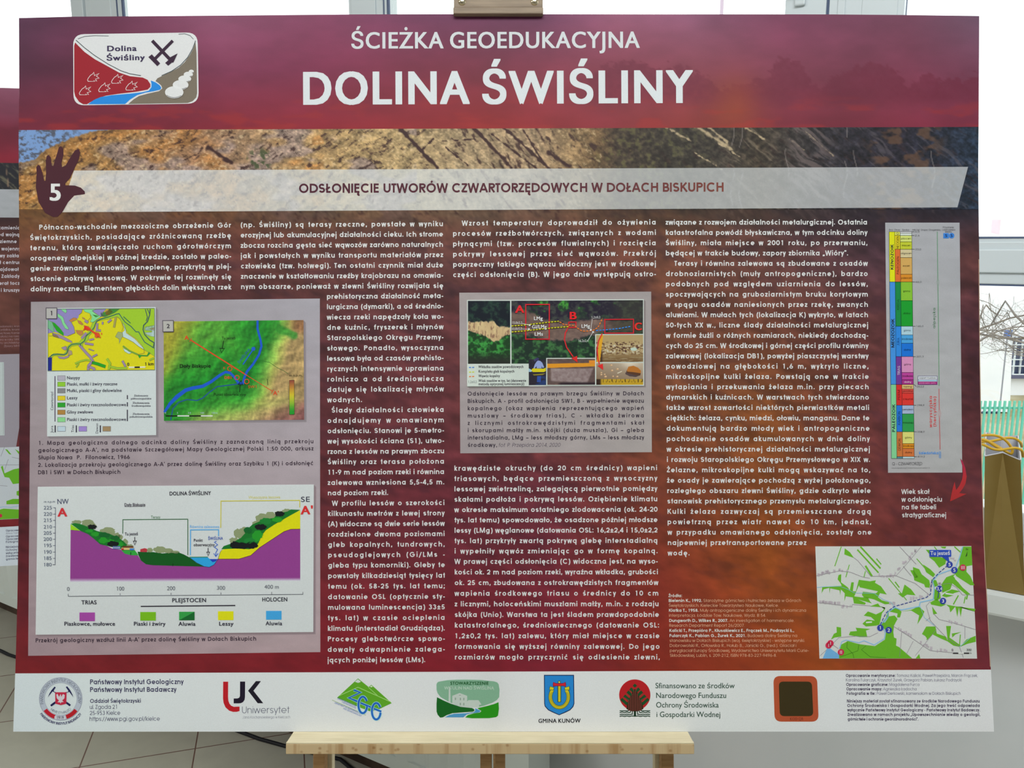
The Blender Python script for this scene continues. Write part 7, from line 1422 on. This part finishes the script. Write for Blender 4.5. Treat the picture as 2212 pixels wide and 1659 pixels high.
# ------------------------------------------------------------------ gift bags on the sill
GOLD = noisy(mat('gold_paper', lin((150, 128, 70)), .38, .5, .35), lin((144, 120, 62)), lin((158, 134, 78)), 5)
BAGIN = mat('white_paper', lin((214, 214, 220)), .7)
ROPE = mat('yellow_cord', lin((222, 176, 50)), .5, .3)
bn = -1.400                                        # near face of the bag, just behind the sill's front edge
sL, sR = on_wall(2126, 1258, bn)[0], on_wall(2216, 1268, bn)[0]
zR = on_wall(2204.8, 994, bn)[1]; sTL, sTR = on_wall(2127, 988, bn)[0], on_wall(2204.8, 994, bn)[0]
blen = .185; z0 = SILLZ + .001
sm = (sTL + sTR) / 2 + .001; smb = (sL + sR) / 2 - .018
def gift_bag(name, label, sL, sR, sTL, sTR, zt, n0, length, M_OUT, fold):
    o = empty(name, W((sL + sR) / 2, n0, z0)); tag(o, label, 'gift bag'); iv = Matrix.Translation(-W((sL + sR) / 2, n0, z0))
    smt, smb_ = (sTL + sTR) / 2, (sL + sR) / 2
    zc = z0 + (zt - z0) * .30; T = .0012
    def shell(off, m, nm):
        mb = MB()
        bl, br = sL + off, sR - off; tl, tr = sTL + off, sTR - off; nn = n0 - off; nf = n0 - length + off
        fd = fold
        p = {'bl': W(bl, nn, z0 + off), 'br': W(br, nn, z0 + off), 'tl': W(tl, nn, zt), 'tr': W(tr, nn, zt), 'c': W(smb_ - .01, nn - fd * .15, zc), 'tm': W(smt, nn - fd, zt + .004),
             'fbl': W(bl, nf, z0 + off), 'fbr': W(br, nf, z0 + off), 'ftl': W(tl, nf, zt), 'ftr': W(tr, nf, zt), 'ftm': W(smt, nf + fd, zt), 'fc': W(smb_, nf + fd * .15, zc)}
        K = list(p); V = [p[k] for k in K]; I = lambda *a: [K.index(k) for k in a]
        F = [I('bl', 'br', 'c'), I('bl', 'c', 'tm', 'tl'), I('br', 'tr', 'tm', 'c'), I('br', 'fbr', 'ftr', 'tr'), I('bl', 'tl', 'ftl', 'fbl'), I('bl', 'fbl', 'fbr', 'br'), I('fbl', 'fc', 'fbr'), I('fbl', 'ftl', 'ftm', 'fc'), I('fbr', 'fc', 'ftm', 'ftr')]
        mb.add(V, F); return mb.build(nm, m, o, inv=iv)
    shell(0, M_OUT, 'paper_body'); shell(.0012, BAGIN, 'lining')
    rim = MB(); q = [W(sTL, n0, zt), W(smt, n0 - fold, zt + .004), W(sTR, n0, zt), W(sTR, n0 - length, zt), W(smt, n0 - length + fold, zt), W(sTL, n0 - length, zt), W(sTL, n0, zt)]
    rim.tube(q, .0009, 6); rim.build('cut_rim', BAGIN, o, inv=iv)
    return o, iv
bag, biv = gift_bag('gift_bag', 'gold paper gift bag with yellow cord handles on the sill right of the board', sL, sR, sTL, sTR, zR, bn, blen, GOLD, .021)
pm = at_depth(2165, 960, 1.26)
def cord(pts, dn):
    out = []
    for (u, v), d in zip(pts, dn): out.append(at_depth(1872 + u / 6.506, 940 + v / 6.506, d))
    # smooth
    P_ = [np.array(p) for p in out]; res = []
    for i in range(len(P_) - 1):
        p0 = P_[max(i - 1, 0)]; p1 = P_[i]; p2 = P_[i + 1]; p3 = P_[min(i + 2, len(P_) - 1)]
        for t in np.linspace(0, 1, 8, endpoint=False): res.append(.5 * ((2 * p1) + (p2 - p0) * t + (2 * p0 - 5 * p1 + 4 * p2 - p3) * t * t + (3 * p1 - p0 - 3 * p2 + p3) * t ** 3))
    res.append(P_[-1]); return [Vector(p) for p in res]
for pts, dn in (([(1480, 60), (1600, 10), (1750, -2), (1870, 22), (1960, 80), (2020, 150), (2050, 215), (2030, 262), (1960, 232), (1880, 180), (1760, 110), (1640, 60), (1500, 90)], [1.24] * 13), ([(1500, 110), (1620, 92), (1740, 85), (1880, 58), (1990, 38), (2090, 50), (2160, 100), (2182, 160)], [1.27] * 7 + [1.285]), ([(1490, 150), (1620, 130), (1760, 190), (1880, 208), (2000, 190), (2100, 182), (2180, 215), (2200, 300)], [1.222] * 7 + [1.235]), ([(1500, 40), (1620, 62), (1700, 85), (1800, 150), (1900, 205)], [1.232] * 5)):
    MB().tube(cord(pts, dn), .0021, 8).build('cord_handle', ROPE, bag, smooth=True, inv=biv)
NAVY = mat('navy_paper', lin((30, 42, 84)), .35, .5)
s2 = on_wall(2207, 1100, bn - .03)[0] + .075
gift_bag('gift_bag', 'dark blue paper bag at the far right edge behind the gold bag', s2, s2 + .13, s2 + .004, s2 + .126, z0 + .13, bn - .05, .12, NAVY, .015)

# ------------------------------------------------------------------ outdoors, seen through the glass
GZ_ = -.9
def ext_mat(name, c, rough=.8): return mat(name, lin(c), rough, .2)
ground = MB(); ground.wbox(-60, 60, -90, WALLN - .32, GZ_ - .2, GZ_)
struct(ground, 'ground', noisy(ext_mat('winter_grass', (150, 140, 96)), lin((132, 124, 84)), lin((178, 168, 140)), 1.4, detail=8))
EWALL = noisy(ext_mat('white_render', (236, 238, 240)), lin((232, 235, 238)), lin((240, 241, 243)), 3)
ROOFM = ext_mat('pale_roof', (206, 206, 212)); DARKG = mat('dark_glass', lin((58, 70, 104)), .25, .5)
X_, Y_, Zz = Vector((1, 0, 0)), Vector((0, 1, 0)), Vector((0, 0, 1))
def xbox(mb, u0, u1, v0, v1, d, depth):
    """A block whose near face fills the given outline at distance d."""
    vm = (v0 + v1) / 2; xa, xb = at_depth(u0, vm, d).x, at_depth(u1, vm, d).x; za, zb = at_depth(u0, v1, d).z, at_depth(u1, v0, d).z
    return mb.box(((xa + xb) / 2, d + depth / 2, (za + zb) / 2), (abs(xb - xa) / 2, depth / 2, abs(zb - za) / 2))
# white shed
D1 = 11.0
sh = empty('garden_shed', at_depth(2140, 895, D1)); sh.location.z = GZ_; tag(sh, 'small white shed with sloping top behind the green fence', 'shed'); siv = Matrix.Translation(-sh.location)
m1 = MB(); a = [at_depth(u, v, D1) for u, v in ((2040, 893), (2181, 893), (2186, 762), (2178, 752), (2120, 741), (2040, 728))]; a[0].z = a[1].z = GZ_ + .02
m1.prism(a, (0, 1.6, 0)); m1.build('body', EWALL, sh, inv=siv)
for u in (2122, 2132, 2142, 2153): m1 = MB(); xbox(m1, u, u + 6.5, 889, 900, D1 - .03, .02); m1.build('vent', DARKG, sh, inv=siv)
# house with barred window
D2 = 12.4
hs_ = empty('house', at_depth(2330, 850, D2)); hs_.location.z = GZ_; tag(hs_, 'white house with a dark barred window at the right edge of the view', 'house'); hiv = Matrix.Translation(-hs_.location)
m1 = MB(); p0 = at_depth(2188, 640, D2); m1.box((p0.x + 4.0, D2 + 2.5, (GZ_ + p0.z) / 2), (4.0, 2.5, (p0.z - GZ_) / 2)); m1.build('wall', EWALL, hs_, inv=hiv)
m1 = MB(); xbox(m1, 2189, 2262, 728, 812, D2 - .03, .06); wn = m1.build('window', DARKG, hs_, inv=hiv)
m1 = MB()
for u in (2192, 2206, 2220, 2235, 2250): xbox(m1, u, u + 2.2, 728, 812, D2 - .08, .03)
for v in (744, 776, 790, 808): xbox(m1, 2188, 2262, v, v + 2.0, D2 - .12, .03)
m1.build('bars', mat('white_bars', lin((214, 220, 222)), .5), wn, inv=hiv)
m1 = MB(); xbox(m1, 2180, 2262, 810, 818, D2 - .12, .1); m1.build('window_ledge', ext_mat('grey_stone', (92, 92, 116)), hs_, inv=hiv)
m1 = MB(); xbox(m1, 2172, 2187, 713, 727, D1 - .5, .03); o = m1.build('street_sign', ext_mat('blue_sign', (70, 120, 206)), None); tag(o, 'small blue street sign among the bare branches', 'sign')
spole = at_depth(2180, 727, D1 - .48); MB().box((spole.x, D1 - .44, (GZ_ + spole.z) / 2 + .04), (.007, .007, (spole.z - GZ_) / 2 + .04)).build('post', ext_mat('sign_post', (150, 152, 160)), o)
# pale building far behind and the roofs on the skyline
D3 = 34.0
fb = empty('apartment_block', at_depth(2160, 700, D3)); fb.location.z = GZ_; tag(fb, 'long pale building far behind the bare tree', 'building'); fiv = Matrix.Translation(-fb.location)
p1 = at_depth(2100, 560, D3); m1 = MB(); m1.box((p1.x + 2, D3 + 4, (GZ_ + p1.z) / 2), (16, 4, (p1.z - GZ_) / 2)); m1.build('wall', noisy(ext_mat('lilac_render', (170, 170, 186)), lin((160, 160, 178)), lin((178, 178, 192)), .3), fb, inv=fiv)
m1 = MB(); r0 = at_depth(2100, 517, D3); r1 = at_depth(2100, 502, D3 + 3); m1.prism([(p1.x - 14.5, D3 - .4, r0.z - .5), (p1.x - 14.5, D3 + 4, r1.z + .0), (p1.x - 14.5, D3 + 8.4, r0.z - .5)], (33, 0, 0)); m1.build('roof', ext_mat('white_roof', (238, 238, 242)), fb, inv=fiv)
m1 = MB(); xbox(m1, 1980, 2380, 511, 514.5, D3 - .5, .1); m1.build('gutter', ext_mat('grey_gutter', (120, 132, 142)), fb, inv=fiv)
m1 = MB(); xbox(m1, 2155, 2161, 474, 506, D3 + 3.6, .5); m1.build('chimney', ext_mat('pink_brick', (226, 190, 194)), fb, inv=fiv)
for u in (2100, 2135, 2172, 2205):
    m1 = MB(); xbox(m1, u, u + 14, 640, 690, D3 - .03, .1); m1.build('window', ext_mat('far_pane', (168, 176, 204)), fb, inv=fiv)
# lamp post beyond the upper panes
lp = empty('lamp_post', at_depth(1559, 20, 9.0)); lp.location.z = GZ_; tag(lp, 'thin pinkish grey lamp post outside above the board', 'lamp post'); liv = Matrix.Translation(-lp.location)
MB().tube([Vector((lp.location.x, 9.0, GZ_)), Vector((lp.location.x, 9.0, 5.2))], [.024, .018], 10).build('pole', ext_mat('post_paint', (190, 172, 184)), lp, smooth=True, inv=liv)
MB().tube([Vector((lp.location.x, 9.0, 5.2)), Vector((lp.location.x - .1, 8.8, 5.5)), Vector((lp.location.x - .5, 8.5, 5.6))], .018, 8).build('arm', ext_mat('post_arm', (190, 172, 184)), lp, smooth=True, inv=liv)
# green picket fence
D4 = 6.0
fo_ = empty('picket_fence', at_depth(2160, 1194, D4)); fo_.location.z = GZ_; tag(fo_, 'turquoise green metal picket fence beyond the window', 'fence'); fiv4 = Matrix.Translation(-fo_.location)
FEN = ext_mat('turquoise_paint', (104, 190, 168)); 
ztop = at_depth(2160, 866, D4).z
pitch_ = (at_depth(2140.5, 900, D4).x - at_depth(2130, 900, D4).x); xk = at_depth(2129, 866, D4).x
for i in range(-14, 26):
    xx = xk + i * pitch_
    MB().box((xx, D4 + .0 * i, (GZ_ + ztop) / 2), (.0072, .006, (ztop - GZ_) / 2)).build('picket', FEN, fo_, inv=fiv4)
for v in (882, 1120): z_r = at_depth(2160, v, D4).z; MB().box((xk + 6 * pitch_, D4 + .016, z_r), (20 * pitch_, .008, .008)).build('rail', FEN, fo_, inv=fiv4)
# bare trees
BARK = noisy(ext_mat('grey_bark', (128, 120, 114)), lin((104, 98, 96)), lin((146, 136, 126)), 9)
def bare_tree(label, base, aim, seed, r0, n_lev, ln, zmax, zmin):
    rd = random.Random(seed); root = empty('bare_tree', base); tag(root, label, 'tree'); iv = Matrix.Translation(-Vector(base))
    trunk, twigs = MB(), MB()
    def grow(p, d, r, lev, L):
        n = 7; pts = [p]; rs = [r]; q = Vector(p); dd = Vector(d)
        for k in range(n):
            dd = (dd + Vector((rd.uniform(-.28, .28), rd.uniform(-.28, .28), rd.uniform(-.22, .26)))).normalized()
            if q.z + dd.z * L / n > zmax + rd.uniform(-.3, 0): dd.z = -.7 * abs(dd.z) - .05; dd.normalize()
            if lev and q.z + dd.z * L / n < zmin + rd.uniform(0, .2): dd.z = abs(dd.z) * .7; dd.normalize()
            q = q + dd * (L / n); pts.append(q.copy()); rs.append(r * (1 - .62 * (k + 1) / n))
        (trunk if lev < 2 else twigs).tube(pts, rs, 6 if lev < 2 else 4, False)
        if lev < n_lev:
            for c in range(rd.choice((3, 4, 5))):
                i = rd.randint(2, n); s_ = (pts[min(i, n)] - pts[i - 1]).normalized(); a = Vector((rd.uniform(-1, 1), rd.uniform(-1, 1), rd.uniform(-.6, .9))).normalized()
                grow(pts[i], (s_ * .75 + a * .75).normalized(), rs[i] * .6, lev + 1, L * rd.uniform(.5, .78))
    top = Vector(base) + Vector((0, 0, aim)); trunk.tube([Vector(base), top], [r0 * 1.25, r0], 10, False)
    for k in range(7):
        a = 2 * math.pi * k / 7 + rd.uniform(-.3, .3); grow(top - Vector((0, 0, rd.uniform(0, .35))), Vector((math.cos(a), math.sin(a), rd.uniform(.1, .7))).normalized(), r0 * .30, 1, ln)
    trunk.build('trunk', BARK, root, smooth=True, inv=iv); t = twigs.build('twigs', BARK, root, inv=iv); t['kind'] = 'stuff'
for (u, D_, aim, seed, r0, ln, lab) in ((2290, 7.4, 1.45, 4, .05, 1.15, 'low crooked bare tree with tangled branches near the fence'), (2090, 9.6, 1.3, 11, .045, 1.35, 'slender bare tree further back, half behind the board')):
    b0 = at_depth(u, 800, D_); bare_tree(lab, (b0.x, D_, GZ_), aim, seed, r0, 4, ln, at_depth(u, 612, D_).z, at_depth(u, 775, D_).z)
